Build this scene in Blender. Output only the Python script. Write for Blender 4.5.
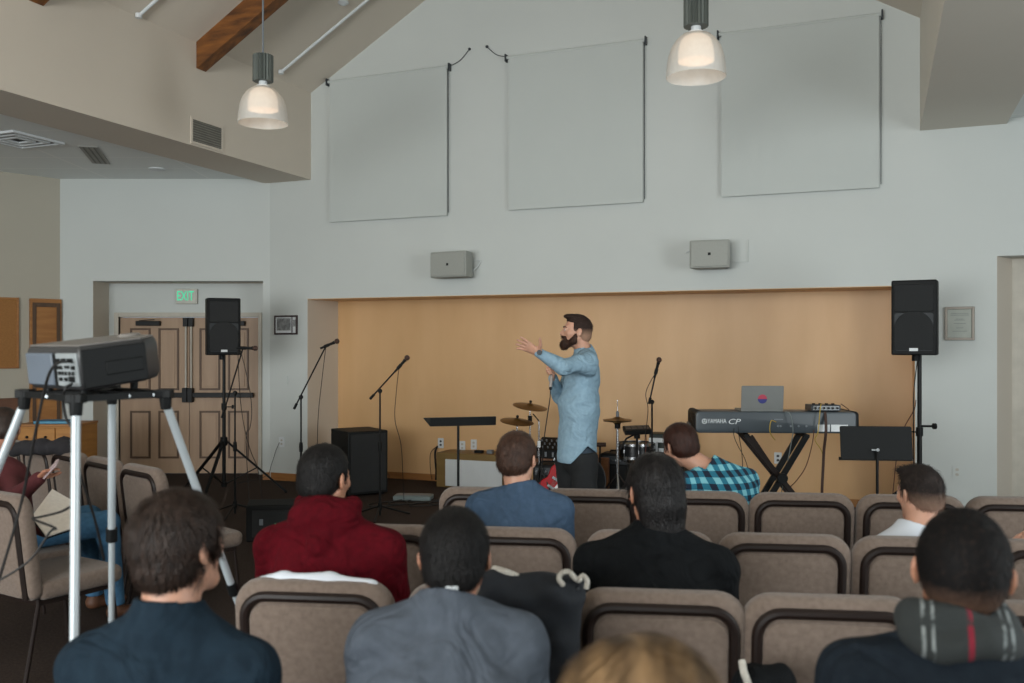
import bpy, math, random
import numpy as np
from mathutils import Vector, Matrix, Euler

PI = math.pi
random.seed(7)
scene = bpy.context.scene
COL = scene.collection
for o in list(bpy.data.objects):
    bpy.data.objects.remove(o)

# ------------------------------------------------------------------ camera
FPX, CAMH, HOR = 910.0, 1.63, 345.0
cam = bpy.data.cameras.new('camera')
cam.sensor_width = 36.0
cam.lens = FPX / 1024 * 36.0
cam.shift_y = (HOR - 341.5) / 1024.0
cam.dof.use_dof = True
cam.dof.focus_distance = 7.0
cam.dof.aperture_fstop = 3.2
cam.clip_start = 0.05
camo = bpy.data.objects.new('camera', cam)
camo.location = (0, 0, CAMH)
camo.rotation_euler = (PI / 2, 0, 0)
COL.objects.link(camo)
scene.camera = camo

# ------------------------------------------------------------------ world + exposure
world = bpy.data.worlds.new('world')
scene.world = world
world.use_nodes = True
world.node_tree.nodes['Background'].inputs['Color'].default_value = (0.62, 0.74, 0.85, 1)
world.node_tree.nodes['Background'].inputs['Strength'].default_value = 0.6
scene.view_settings.view_transform = 'Standard'
scene.view_settings.look = 'None'
scene.view_settings.gamma = 1.0
scene.view_settings.use_curve_mapping = False
scene.view_settings.exposure = 0.32

# ------------------------------------------------------------------ frame of the front wall
PSI = math.radians(22.0)
CS, SN = math.cos(PSI), math.sin(PSI)
BY = CAMH * FPX / (481 - HOR)
BX = (290 - 512) / FPX * BY

def P(px, py, Y):
    """a point of the place seen at this pixel, Y metres ahead of the camera"""
    return Vector(((px - 512) / FPX * Y, Y, CAMH + (HOR - py) / FPX * Y))

def wall_s(px, t=0.0):
    u = (px - 512) / FPX
    return (u * (BY + t * CS) - BX - t * SN) / (CS + u * SN)

def W(s, t, z=0.0):
    return Vector((BX + s * CS + t * SN, BY - s * SN + t * CS, z))

def WP(px, py, t=0.0):
    s = wall_s(px, t)
    w = W(s, t)
    return s, CAMH + (HOR - py) / FPX * w.y

WM = Matrix.Translation((BX, BY, 0)) @ Matrix.Rotation(-PSI, 4, 'Z')

# ------------------------------------------------------------------ lights (daylight through the windows behind and right of the camera; one added fill at left)
def area(name, loc, direction, sx, sy, power, color):
    l = bpy.data.lights.new(name, 'AREA')
    l.shape = 'RECTANGLE'; l.size = sx; l.size_y = sy
    l.energy = power; l.color = color
    o = bpy.data.objects.new(name, l)
    o.location = loc
    o.rotation_euler = Vector(direction).to_track_quat('-Z', 'Z').to_euler()
    COL.objects.link(o)
    return o
SBACK_T = -14.5
SRIGHT = 12.0
area('daylight_back_window', W(3.6, SBACK_T + 0.12, 2.1), W(0, 1, 0) - W(0, 0, 0), 7.4, 2.7, 715, (0.955, 0.997, 0.993))
area('daylight_right_window', W(SRIGHT - 0.12, -6.0, 1.75), W(-1, 0, 0) - W(0, 0, 0), 6.6, 2.3, 315, (0.93, 0.99, 0.995))

area('added_fill_left', W(-7.4, -9.5, 1.9), W(1, 0, 0) - W(0, 0, 0), 4.0, 2.2, 330, (0.97, 0.98, 1.0))  # added fill for the low left ceiling; no window opens on this side

# ------------------------------------------------------------------ materials
def _n(nt, t, **kw):
    n = nt.nodes.new(t)
    for k, v in kw.items():
        if k in n.inputs: n.inputs[k].default_value = v
        else: setattr(n, k, v)
    return n

def lin(c):
    return tuple(((x / 255) / 12.92) if x / 255 <= 0.04045 else ((x / 255 + 0.055) / 1.055) ** 2.4 for x in c)

MATS = {}
def mat(name, rgb, rough=0.6, metal=0.0, var=0.08, nscale=8.0, bump=0.0, bscale=120.0, stretch=(1, 1, 1), rgb2=None,
        spec=0.5, sheen=0.0, crease=0.0, emit=None, estr=0.0, trans=0.0, alpha=1.0, detail=3.0):
    if name in MATS: return MATS[name]
    m = bpy.data.materials.new(name); m.use_nodes = True
    nt = m.node_tree; b = nt.nodes['Principled BSDF']
    c = lin(rgb)
    c2 = lin(rgb2) if rgb2 else tuple(max(0, x * (1 - var * 2)) for x in c)
    tc = _n(nt, 'ShaderNodeTexCoord'); mp = _n(nt, 'ShaderNodeMapping')
    mp.inputs['Scale'].default_value = stretch
    nz = _n(nt, 'ShaderNodeTexNoise'); nz.inputs['Scale'].default_value = nscale; nz.inputs['Detail'].default_value = detail
    nt.links.new(tc.outputs['Object'], mp.inputs['Vector']); nt.links.new(mp.outputs[0], nz.inputs['Vector'])
    rmp = _n(nt, 'ShaderNodeMapRange'); rmp.inputs['From Min'].default_value = 0.3; rmp.inputs['From Max'].default_value = 0.7
    nt.links.new(nz.outputs['Fac'], rmp.inputs['Value'])
    mx = _n(nt, 'ShaderNodeMix', data_type='RGBA')
    mx.inputs['A'].default_value = (*c, 1); mx.inputs['B'].default_value = (*c2, 1)
    nt.links.new(rmp.outputs['Result'], mx.inputs['Factor'])
    nt.links.new(mx.outputs['Result'], b.inputs['Base Color'])
    b.inputs['Roughness'].default_value = rough; b.inputs['Metallic'].default_value = metal
    b.inputs['Specular IOR Level'].default_value = spec
    if sheen: b.inputs['Sheen Weight'].default_value = sheen
    if trans: b.inputs['Transmission Weight'].default_value = trans
    if alpha < 1: b.inputs['Alpha'].default_value = alpha
    if emit:
        b.inputs['Emission Color'].default_value = (*lin(emit), 1); b.inputs['Emission Strength'].default_value = estr
    if bump:
        n2 = _n(nt, 'ShaderNodeTexNoise'); n2.inputs['Scale'].default_value = bscale; n2.inputs['Detail'].default_value = 4
        nt.links.new(mp.outputs[0], n2.inputs['Vector'])
        bp = _n(nt, 'ShaderNodeBump'); bp.inputs['Strength'].default_value = bump; bp.inputs['Distance'].default_value = 0.01
        nt.links.new(n2.outputs['Fac'], bp.inputs['Height']); nt.links.new(bp.outputs['Normal'], b.inputs['Normal'])
        if crease:      # soft folds of cloth
            n3 = _n(nt, 'ShaderNodeTexNoise'); n3.inputs['Scale'].default_value = 7.0; n3.inputs['Detail'].default_value = 2.0; n3.inputs['Distortion'].default_value = 1.6
            nt.links.new(tc.outputs['Object'], n3.inputs['Vector'])
            b3 = _n(nt, 'ShaderNodeBump'); b3.inputs['Strength'].default_value = 1.0; b3.inputs['Distance'].default_value = crease
            nt.links.new(n3.outputs['Fac'], b3.inputs['Height']); nt.links.new(b3.outputs['Normal'], bp.inputs['Normal'])
    MATS[name] = m
    return m

def plaid_mat(name, base, dark, light, scale=18.0):
    m = bpy.data.materials.new(name); m.use_nodes = True
    nt = m.node_tree; b = nt.nodes['Principled BSDF']
    tc = _n(nt, 'ShaderNodeTexCoord'); sp = _n(nt, 'ShaderNodeSeparateXYZ')
    nt.links.new(tc.outputs['Object'], sp.inputs[0])
    def stripe(out, k):
        a = _n(nt, 'ShaderNodeMath', operation='MULTIPLY'); a.inputs[1].default_value = k
        nt.links.new(out, a.inputs[0])
        f = _n(nt, 'ShaderNodeMath', operation='FRACT'); nt.links.new(a.outputs[0], f.inputs[0])
        g = _n(nt, 'ShaderNodeMath', operation='GREATER_THAN'); g.inputs[1].default_value = 0.5
        nt.links.new(f.outputs[0], g.inputs[0]); return g.outputs[0]
    s1, s2 = stripe(sp.outputs['X'], scale), stripe(sp.outputs['Z'], scale)
    ad = _n(nt, 'ShaderNodeMath', operation='ADD'); nt.links.new(s1, ad.inputs[0]); nt.links.new(s2, ad.inputs[1])
    dv = _n(nt, 'ShaderNodeMath', operation='MULTIPLY'); dv.inputs[1].default_value = 0.5; nt.links.new(ad.outputs[0], dv.inputs[0])
    cr = _n(nt, 'ShaderNodeValToRGB'); cr.color_ramp.interpolation = 'CONSTANT'
    e = cr.color_ramp.elements; e[0].color = (*lin(dark), 1); e[1].position = 0.3; e[1].color = (*lin(base), 1)
    x = e.new(0.8); x.color = (*lin(light), 1)
    nt.links.new(dv.outputs[0], cr.inputs[0]); nt.links.new(cr.outputs[0], b.inputs['Base Color'])
    b.inputs['Roughness'].default_value = 0.9
    return m

def wood(name, rgb, rgb2, stretch=(1, 1, 12), nscale=3.0, rough=0.5, bump=0.05):
    return mat(name, rgb, rough, rgb2=rgb2, stretch=stretch, nscale=nscale, bump=bump, bscale=20, detail=8)

def tile_mat(name, rgb, rgb2, s=1.64):
    m = bpy.data.materials.new(name); m.use_nodes = True
    nt = m.node_tree; b = nt.nodes['Principled BSDF']
    tc = _n(nt, 'ShaderNodeTexCoord')
    br = _n(nt, 'ShaderNodeTexBrick'); br.offset = 0; br.squash = 1
    br.inputs['Color1'].default_value = (*lin(rgb), 1); br.inputs['Color2'].default_value = (*lin(rgb), 1)
    br.inputs['Mortar'].default_value = (*lin(rgb2), 1); br.inputs['Scale'].default_value = s
    br.inputs['Mortar Size'].default_value = 0.02; br.inputs['Brick Width'].default_value = 2.0; br.inputs['Row Height'].default_value = 1.0
    nt.links.new(tc.outputs['Object'], br.inputs['Vector']); nt.links.new(br.outputs['Color'], b.inputs['Base Color'])
    b.inputs['Roughness'].default_value = 0.9
    return m

M_wall = mat('wall_paint_cool', (197, 201, 198), 0.75, var=0.015, nscale=1.2, bump=0.04, bscale=150)
M_beige = mat('wall_paint_beige', (208, 198, 184), 0.8, var=0.02, nscale=1.0, bump=0.04, bscale=150)
M_ceil = mat('ceiling_paint', (214, 204, 190), 0.85, var=0.02, nscale=1.0)
M_tile = tile_mat('ceiling_tiles', (226, 230, 229), (236, 238, 236))
M_ply = wood('alcove_veneer', (212, 171, 124), (203, 161, 113), stretch=(1.5, 1.5, 0.35), nscale=2.2, rough=0.45, bump=0.02)
M_oak = wood('oak_trim', (168, 116, 62), (144, 94, 48), stretch=(1, 1, 8))
M_carpet = mat('carpet', (70, 60, 55), 0.95, rgb2=(54, 46, 42), nscale=60, bump=0.6, bscale=300, spec=0.1)
M_beam = wood('beam_timber', (140, 86, 34), (66, 36, 14), stretch=(0.9, 5, 5), nscale=3.2, rough=0.55, bump=0.15)
M_doorw = wood('door_panel_paint', (166, 138, 112), (153, 125, 100), stretch=(5, 5, 0.5))
M_doortrim = wood('door_moulding', (92, 67, 46), (76, 55, 38), stretch=(5, 5, 0.5))
M_frame = mat('frame_paint', (188, 182, 170), 0.6)
M_fabric = mat('chair_fabric', (124, 109, 99), 0.95, rgb2=(110, 96, 86), nscale=55, bump=0.35, bscale=420, spec=0.15, sheen=0.2)
M_brown = mat('brown_frame_metal', (30, 19, 15), 0.5, spec=0.3)
M_black = mat('black_plastic', (14, 16, 17), 0.6, bump=0.1, bscale=300, spec=0.25)
M_blackm = mat('black_metal', (14, 15, 16), 0.45, metal=0.2, spec=0.3)
M_grill = mat('speaker_grille', (20, 23, 25), 0.6, var=0.2, nscale=60, bump=0.5, bscale=500)
M_grill2 = mat('speaker_baffle', (40, 44, 47), 0.6, var=0.1, nscale=60)
M_chrome = mat('chrome', (200, 202, 205), 0.2, metal=1.0, var=0.02)
M_alu = mat('aluminium_tube', (182, 190, 194), 0.35, metal=0.25, var=0.03)
M_white = mat('white_enamel', (212, 216, 218), 0.5, var=0.02)
M_grey = mat('grey_plastic', (118, 124, 130), 0.5, var=0.05)
M_greyd = mat('dark_grey_plastic', (52, 57, 62), 0.45, var=0.08)
M_screen = mat('screen_cloth', (190, 195, 192), 0.9, var=0.01, nscale=2)
M_cord = mat('black_cord', (22, 20, 19), 0.6)
M_brass = mat('cymbal_bronze', (120, 92, 52), 0.35, metal=0.85, var=0.1, nscale=30)

# ------------------------------------------------------------------ mesh builder
class MB:
    def __init__(self, xf=None):
        self.v = []; self.f = []; self.mi = []; self.cur = 0
        self.xf = xf or Matrix.Identity(4)
    def add(self, vs, fs):
        k = len(self.v)
        self.v += [tuple(self.xf @ Vector(v)) for v in vs]
        self.f += [tuple(i + k for i in f) for f in fs]
        self.mi += [self.cur] * len(fs)
        return self
    def box(self, c, s, rot=None):
        hx, hy, hz = s[0] / 2, s[1] / 2, s[2] / 2
        vs = [Vector((x, y, z)) for x in (-hx, hx) for y in (-hy, hy) for z in (-hz, hz)]
        if rot is not None:
            R = rot if isinstance(rot, Matrix) else Euler(rot).to_matrix()
            vs = [R @ v for v in vs]
        vs = [v + Vector(c) for v in vs]
        return self.add(vs, [(0, 1, 3, 2), (4, 6, 7, 5), (0, 4, 5, 1), (2, 3, 7, 6), (0, 2, 6, 4), (1, 5, 7, 3)])
    def bx(self, x0, x1, y0, y1, z0, z1):
        return self.box(((x0 + x1) / 2, (y0 + y1) / 2, (z0 + z1) / 2), (abs(x1 - x0), abs(y1 - y0), abs(z1 - z0)))
    def bar(self, a, b, w, h, up=(0, 0, 1)):
        a, b = Vector(a), Vector(b); d = (b - a); L = d.length; d.normalize()
        u = Vector(up); x = d.cross(u)
        if x.length < 1e-4: x = d.cross(Vector((0, 1, 0)))
        x.normalize(); u = x.cross(d)
        R = Matrix((x, d, u)).transposed()
        return self.box((a + b) / 2, (w, L, h), R)
    def cyl(self, a, b, r0, r1=None, n=14, cap=True):
        return self.tube([a, b], [r0, r0 if r1 is None else r1], n, cap)
    def tube(self, pts, r, n=8, cap=True):
        pts = [Vector(p) for p in pts]; m = len(pts)
        rs = r if isinstance(r, (list, tuple)) else [r] * m
        vs = []; fs = []
        prev = None
        for i, p in enumerate(pts):
            t = (pts[min(i + 1, m - 1)] - pts[max(i - 1, 0)])
            if t.length < 1e-9: t = Vector((0, 0, 1))
            t.normalize()
            if prev is None:
                a = Vector((0, 0, 1)) if abs(t.z) < 0.9 else Vector((1, 0, 0))
                x = t.cross(a).normalized()
            else:
                x = (prev - t * prev.dot(t))
                x = x.normalized() if x.length > 1e-6 else t.orthogonal().normalized()
            prev = x; y = t.cross(x)
            for j in range(n):
                an = 2 * PI * j / n
                vs.append(p + (x * math.cos(an) + y * math.sin(an)) * rs[i])
        for i in range(m - 1):
            for j in range(n):
                k = (j + 1) % n
                fs.append((i * n + j, i * n + k, (i + 1) * n + k, (i + 1) * n + j))
        if cap:
            fs.append(tuple(range(n))[::-1]); fs.append(tuple((m - 1) * n + j for j in range(n)))
        return self.add(vs, fs)
    def lathe(self, prof, c=(0, 0, 0), n=28, axis=None):
        R = Matrix.Identity(3)
        if axis is not None: R = Vector((0, 0, 1)).rotation_difference(Vector(axis)).to_matrix()
        vs = []; fs = []
        for r, z in prof:
            for j in range(n):
                a = 2 * PI * j / n
                vs.append(R @ Vector((r * math.cos(a), r * math.sin(a), z)) + Vector(c))
        for i in range(len(prof) - 1):
            for j in range(n):
                k = (j + 1) % n
                fs.append((i * n + j, i * n + k, (i + 1) * n + k, (i + 1) * n + j))
        return self.add(vs, fs)
    def sphere(self, c, r, n=12, s=(1, 1, 1)):
        pr = [(max(1e-5, math.sin(PI * i / n)), -math.cos(PI * i / n)) for i in range(n + 1)]
        vs = []; fs = []; m = n * 2
        for a, z in pr:
            for j in range(m):
                t = 2 * PI * j / m
                vs.append((c[0] + r * s[0] * a * math.cos(t), c[1] + r * s[1] * a * math.sin(t), c[2] + r * s[2] * z))
        for i in range(n):
            for j in range(m):
                k = (j + 1) % m
                fs.append((i * m + j, i * m + k, (i + 1) * m + k, (i + 1) * m + j))
        return self.add(vs, fs)
    def prism(self, out, y0, y1, plane='xz'):
        """outline of 2-D points, extruded between y0 and y1"""
        n = len(out)
        def V(p, y):
            return (p[0], y, p[1]) if plane == 'xz' else ((p[0], p[1], y) if plane == 'xy' else (y, p[0], p[1]))
        vs = [V(p, y0) for p in out] + [V(p, y1) for p in out]
        fs = [tuple(range(n)), tuple(range(2 * n - 1, n - 1, -1))]
        for i in range(n):
            j = (i + 1) % n
            fs.append((j, i, i + n, j + n))
        return self.add(vs, fs)
    def pillow(self, out, y0, y1, r, k=3):
        """outline (x,z) with rounded edges between y0 and y1"""
        cx = sum(p[0] for p in out) / len(out); cz = sum(p[1] for p in out) / len(out)
        w = max(abs(p[0] - cx) for p in out); h = max(abs(p[1] - cz) for p in out)
        lay = []
        for i in range(k + 1):
            a = PI / 2 * i / k
            lay.append((r * (1 - math.sin(a)), y0 + r * (1 - math.cos(a))))
        lay2 = [(ins, y1 - (y - y0)) for ins, y in reversed(lay)]
        L = lay + lay2
        n = len(out); vs = []; fs = []
        for ins, y in L:
            for p in out:
                vs.append((cx + (p[0] - cx) * (1 - ins / w), y, cz + (p[1] - cz) * (1 - ins / h)))
        for i in range(len(L) - 1):
            for j in range(n):
                q = (j + 1) % n
                fs.append((i * n + q, i * n + j, (i + 1) * n + j, (i + 1) * n + q))
        fs.append(tuple(range(n))); fs.append(tuple((len(L) - 1) * n + j for j in range(n))[::-1])
        return self.add(vs, fs)
    def build(self, name, material, parent=None, bevel=0.0, smooth=True, angle=35, kind=None):
        me = bpy.data.meshes.new(name)
        me.from_pydata(self.v, [], self.f)
        ms = material if isinstance(material, (list, tuple)) else [material]
        for m in ms: me.materials.append(m)
        if len(ms) > 1: me.polygons.foreach_set('material_index', self.mi)
        me.validate()
        import bmesh
        bm = bmesh.new(); bm.from_mesh(me)
        bmesh.ops.recalc_face_normals(bm, faces=bm.faces)
        bm.to_mesh(me); bm.free()
        if smooth:
            me.shade_smooth() if hasattr(me, 'shade_smooth') else None
            me.polygons.foreach_set('use_smooth', [True] * len(me.polygons))
            me.set_sharp_from_angle(angle=math.radians(angle))
        me.update()
        o = bpy.data.objects.new(name, me)
        COL.objects.link(o)
        if parent is not None: o.parent = parent
        if bevel:
            b = o.modifiers.new('bevel', 'BEVEL'); b.width = bevel; b.segments = 2; b.limit_method = 'ANGLE'
        if kind: o['kind'] = kind
        return o

def rrect(w, h, r, cx=0, cz=0, n=6, r2=None):
    """rounded rectangle outline; r top corners, r2 bottom corners"""
    r2 = r if r2 is None else r2
    out = []
    for (sx, sz, rr, a0) in ((1, 1, r, 0), (-1, 1, r, PI / 2), (-1, -1, r2, PI), (1, -1, r2, 1.5 * PI)):
        for i in range(n + 1):
            a = a0 + PI / 2 * i / n
            out.append((cx + sx * (w / 2 - rr) + rr * math.cos(a), cz + sz * (h / 2 - rr) + rr * math.sin(a)))
    return out

def tag(o, label, cat, group=None):
    o['label'] = label; o['category'] = cat
    if group: o['group'] = group
    return o

def thing(name, label, cat, loc=(0, 0, 0), rotz=0.0, group=None):
    o = bpy.data.objects.new(name, None); COL.objects.link(o)
    o.location = loc; o.rotation_euler = (0, 0, rotz); o.empty_display_size = 0.1
    return tag(o, label, cat, group)

def dup(root, loc, rotz, label, group=None):
    r = root.copy(); COL.objects.link(r); r.location = loc; r.rotation_euler = (0, 0, rotz); r['label'] = label
    if group: r['group'] = group
    for ch in list(root.children):
        c = ch.copy(); COL.objects.link(c); c.parent = r
        for g in ch.children:
            d = g.copy(); COL.objects.link(d); d.parent = c
    return r

def smooth_path(pts, n=6):
    pts = [Vector(p) for p in pts]
    if len(pts) < 3: return pts
    out = []
    for i in range(len(pts) - 1):
        p0 = pts[max(i - 1, 0)]; p1 = pts[i]; p2 = pts[i + 1]; p3 = pts[min(i + 2, len(pts) - 1)]
        for k in range(n):
            t = k / n
            out.append(0.5 * ((2 * p1) + (p2 - p0) * t + (2 * p0 - 5 * p1 + 4 * p2 - p3) * t * t + (3 * p1 - p0 - 3 * p2 + p3) * t ** 3))
    out.append(pts[-1]); return out

def cable(pts, label, r=0.0035, m=None, name='cable'):
    pts = smooth_path(pts)
    o = MB().tube(pts, r, 6).build(name, m or M_cord)
    return tag(o, label, 'cable')
# ================================================================== the room
def wall_cells(m, s0, s1, z0, z1, t0, t1, holes):
    xs = sorted({s0, s1, *[h[0] for h in holes], *[h[1] for h in holes]})
    zs = sorted({z0, z1, *[h[2] for h in holes], *[h[3] for h in holes]})
    for i in range(len(xs) - 1):
        for j in range(len(zs) - 1):
            cx, cz = (xs[i] + xs[i + 1]) / 2, (zs[j] + zs[j + 1]) / 2
            if any(h[0] < cx < h[1] and h[2] < cz < h[3] for h in holes): continue
            m.bx(xs[i], xs[i + 1], t0, t1, zs[j], zs[j + 1])

def struct(m, name, material, **k):
    return m.build(name, material, kind='structure', **k)

SL, SR = wall_s(311), wall_s(920)
SC = wall_s(270)                       # corner with the angled door wall
ZU = 3.59                              # underside of the beams
ZLOW = 3.64                            # low side ceilings
ZSP = 4.62                             # where the slopes spring
SMID = (SL + SR) / 2
PITCH = math.tan(math.radians(30.2))
ZRIDGE = ZSP + PITCH * (SMID - SL)
AL, AR = wall_s(307.5), wall_s(915)    # alcove opening
AZ = WP(600, 292.5)[1]
AD = 0.66
DR0 = wall_s(997); DRZ = WP(1000, 256)[1]

# floor and slabs
m = MB(WM); m.bx(-14, SRIGHT + 1, SBACK_T - 0.5, 3.0, -0.12, 0.0); struct(m, 'floor', M_carpet, smooth=False)

# front wall with alcove and right-hand door recess
m = MB(WM)
wall_cells(m, SC, SRIGHT + 0.2, 0, 6.9, 0, 0.2, [(AL, AR, 0, AZ), (DR0, DR0 + 1.25, 0, DRZ)])
struct(m, 'wall_front', M_wall, smooth=False)
# alcove
m = MB(WM)
m.bx(AL - 0.15, AL, 0.2, AD + 0.2, 0, AZ + 0.3)
m.bx(AL - 0.004, AL + 0.001, 0.0005, 0.2, 0, AZ)
struct(m, 'wall_alcove_left', M_beige, smooth=False)
m = MB(WM); m.bx(AR, AR + 0.15, 0.2, AD + 0.2, 0, AZ + 0.3); m.bx(AR - 0.002, AR + 0.004, 0.0005, 0.2, 0, AZ)
struct(m, 'wall_alcove_right', M_ply, smooth=False)
m = MB(WM); m.bx(AL, AR, AD, AD + 0.15, 0, AZ + 0.3); struct(m, 'wall_alcove', M_ply, smooth=False)
m = MB(WM); m.bx(AL, AR, 0.2, AD, AZ, AZ + 0.12); m.bx(AL, AR, 0.0005, 0.2, AZ - 0.004, AZ + 0.004)
struct(m, 'ceiling_alcove', M_ply, smooth=False)
# seams between veneer sheets
m = MB(WM)
for k in range(1, 6):
    s = AL + (AR - AL) * k / 6; m.bx(s - 0.0012, s + 0.0012, AD - 0.001, AD, 0.08, AZ)
struct(m, 'trim_1', M_ply, smooth=False)
# baseboards
m = MB(WM); m.bx(SC + 0.02, AL, -0.014, 0, 0, 0.09); struct(m, 'baseboard_front', M_oak, bevel=0.003)
m = MB(WM); m.bx(AL, AR, AD - 0.014, AD, 0, 0.08); struct(m, 'baseboard_alcove', M_oak, bevel=0.003)
m = MB(WM); m.bx(AR + 0.02, DR0, -0.014, 0, 0, 0.09); struct(m, 'baseboard_right', M_oak, bevel=0.003)
# thin picture of the alcove edge: corner bead lines round the opening
m = MB(WM)
m.bx(AL - 0.006, AR + 0.006, -0.003, 0.002, AZ, AZ + 0.006)
struct(m, 'trim_2', M_beige, smooth=False)

# right-hand door recess with splayed jamb
m = MB(WM)
m.prism([(DR0, 0.0005), (DR0, 0.4), (DR0 + 0.02, 0.4), (DR0 + 0.16, 0.34), (DR0 + 0.001, 0.0005)], 0, DRZ + 0.01, 'xy')
struct(m, 'trim_3', M_beige, smooth=False)
m = MB(WM); m.bx(DR0 - 0.1, DR0 + 1.4, 0.34, 0.44, 0, DRZ + 0.2); m.bx(DR0, DR0 + 1.25, 0.2, 0.36, DRZ, DRZ + 0.15)
m.bx(DR0 + 1.25, DR0 + 1.3, 0.2, 0.36, 0, DRZ)
struct(m, 'wall_right_recess', M_frame, smooth=False)
d = struct(MB(WM).bx(DR0 + 0.33, DR0 + 1.2, 0.30, 0.335, 0.01, 2.05), 'door_3', M_greyd, bevel=0.004)

# angled door wall (square to the view), in plain world axes
YD = W(SC, 0).y; XD1 = W(SC, 0).x; YB = YD + 0.44
def xd(px, Y=None): return (px - 512) / FPX * (Y or YD)
XD0 = xd(60); RX0, RX1 = xd(93), xd(263); RZ = CAMH + (HOR - 281) / FPX * YD
m = MB(); wall_cells(m, XD0 - 0.12, XD1, 0, 4.2, YD, YD + 0.2, [(RX0, RX1, 0, RZ)])
struct(m, 'wall_front_left', M_wall, smooth=False)
m = MB(); m.bx(RX0 - 0.1, RX0, YD + 0.2, YB + 0.1, 0, RZ + 0.2); m.bx(RX0 - 0.003, RX0 + 0.001, YD + 0.0005, YD + 0.2, 0, RZ)
m.bx(RX1, RX1 + 0.06, YD + 0.2, YB + 0.1, 0, RZ + 0.2)
m.bx(RX0, RX1, YD + 0.2, YB, RZ, RZ + 0.1)
struct(m, 'wall_recess_sides', M_beige, smooth=False)
FX0, FX1 = xd(119, YB), xd(258.5, YB); FZ = CAMH + (HOR - 317) / FPX * YB
m = MB(); wall_cells(m, RX0 - 0.1, RX1 + 0.06, 0, RZ + 0.2, YB, YB + 0.12, [(FX0, FX1, 0, FZ)])
struct(m, 'wall_recess_back', M_wall, smooth=False)
m = MB()
m.bx(FX0 - 0.055, FX0, YB - 0.02, YB + 0.05, 0, FZ + 0.055); m.bx(FX1, FX1 + 0.045, YB - 0.02, YB + 0.05, 0, FZ + 0.055)
m.bx(FX0, FX1, YB - 0.02, YB + 0.05, FZ, FZ + 0.055)
struct(m, 'trim_4', M_frame, bevel=0.004)
m = MB(); m.bx(RX1, XD1, YD - 0.014, YD, 0, 0.09); m.bx(XD0, RX0, YD - 0.014, YD, 0, 0.09); struct(m, 'baseboard_left', M_oak, bevel=0.003)

def door_leaf(name, x0, x1, flip):
    w = x1 - x0
    o = struct(MB().bx(x0 + 0.004, x1 - 0.004, YB + 0.03, YB + 0.075, 0.012, FZ - 0.006), name, M_doorw)
    # four raised mouldings
    mm = MB()
    def frame(a, b, c, d, q=0.024):
        y0, y1 = YB + 0.016, YB + 0.031
        mm.bx(a, b, y0, y1, c, c + q); mm.bx(a, b, y0, y1, d - q, d); mm.bx(a, a + q, y0, y1, c + q, d - q); mm.bx(b - q, b, y0, y1, c + q, d - q)
    cx = (x0 + x1) / 2
    for (a, b) in ((x0 + 0.13, cx - 0.05), (cx + 0.05, x1 - 0.13)):
        frame(a, b, 0.20, 0.80); frame(a, b, 1.06, FZ - 0.14)
    mm.build('door_moulding', M_doortrim, o, bevel=0.003)
    fill = MB()
    for (a, b) in ((x0 + 0.13, cx - 0.05), (cx + 0.05, x1 - 0.13)):
        for (c, d_) in ((0.20, 0.80), (1.06, FZ - 0.14)):
            fill.bx(a + 0.05, b - 0.05, YB + 0.022, YB + 0.031, c + 0.05, d_ - 0.05)
    fill.build('raised_panel', M_doorw, o, bevel=0.006)
    # panic bar
    pb = MB(); zc = CAMH + (HOR - 395) / FPX * YB
    pb.bx(x0 + 0.06, x1 - 0.06, YB - 0.045, YB - 0.005, zc - 0.03, zc + 0.03)
    e = x1 - 0.034 if not flip else x0 + 0.034
    pb.bx(e - 0.03, e + 0.03, YB - 0.06, YB + 0.03, zc - 0.09, zc + 0.09)
    pb.bx(x0 + 0.08, x0 + 0.12, YB - 0.02, YB + 0.03, zc - 0.02, zc + 0.02)
    pb.build('panic_bar', M_blackm, o, bevel=0.004)
    rd = MB(); rd.cyl((e, YB + 0.0, zc + 0.08), (e, YB + 0.0, FZ - 0.09), 0.012); rd.build('latch_rod', M_frame, o)
    lb = MB(); lb.bx(e - 0.03, e + 0.03, YB - 0.03, YB + 0.03, FZ - 0.12, FZ - 0.01); lb.build('latch_box', M_blackm, o, bevel=0.004)
    cl = MB(); c0 = x0 + 0.22 if not flip else x1 - 0.47
    cl.bx(c0, c0 + 0.3, YB - 0.035, YB + 0.03, FZ - 0.11, FZ - 0.05)
    cl.bar((c0 + 0.05, YB - 0.03, FZ - 0.045), (c0 + 0.28, YB - 0.14, FZ - 0.035), 0.02, 0.008)
    cl.build('door_closer', M_blackm, o, bevel=0.004)
    return o
XM = xd(188.5, YB)
door_leaf('door_1', FX0, XM, False)
door_leaf('door_2', XM, FX1, True)

# left wall running towards the camera at an angle
LD = Vector((-0.68, -0.733, 0)).normalized()
ang = math.atan2(LD.y, LD.x)
LM = Matrix.Translation((XD0, YD, 0)) @ Matrix.Rotation(ang, 4, 'Z')      # +x towards camera-left; room on the +y side... thickness on -y
m = MB(LM); m.bx(-0.1, 7.0, -0.2, 0, 0, 4.2); M_beige_left = mat('wall_paint_olive_beige', (176, 170, 156), 0.8, var=0.02, nscale=1.0)
wl = struct(m, 'wall_left', M_beige_left, smooth=False)
E1 = LM @ Vector((7.0, 0, 0))
bp = WM.inverted() @ E1
m = MB(WM); m.bx(bp.x - 0.2, bp.x, SBACK_T - 0.2, bp.y, 0, 4.2); struct(m, 'wall_left_rear', M_beige, smooth=False)
def left_x(px):      # distance along the left wall of a pixel column
    u = (px - 512) / FPX
    return (u * YD - XD0) / (LD.x - u * LD.y)
def left_z(px, py):
    L = left_x(px); return CAMH + (HOR - py) / FPX * (YD + LD.y * L)
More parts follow.
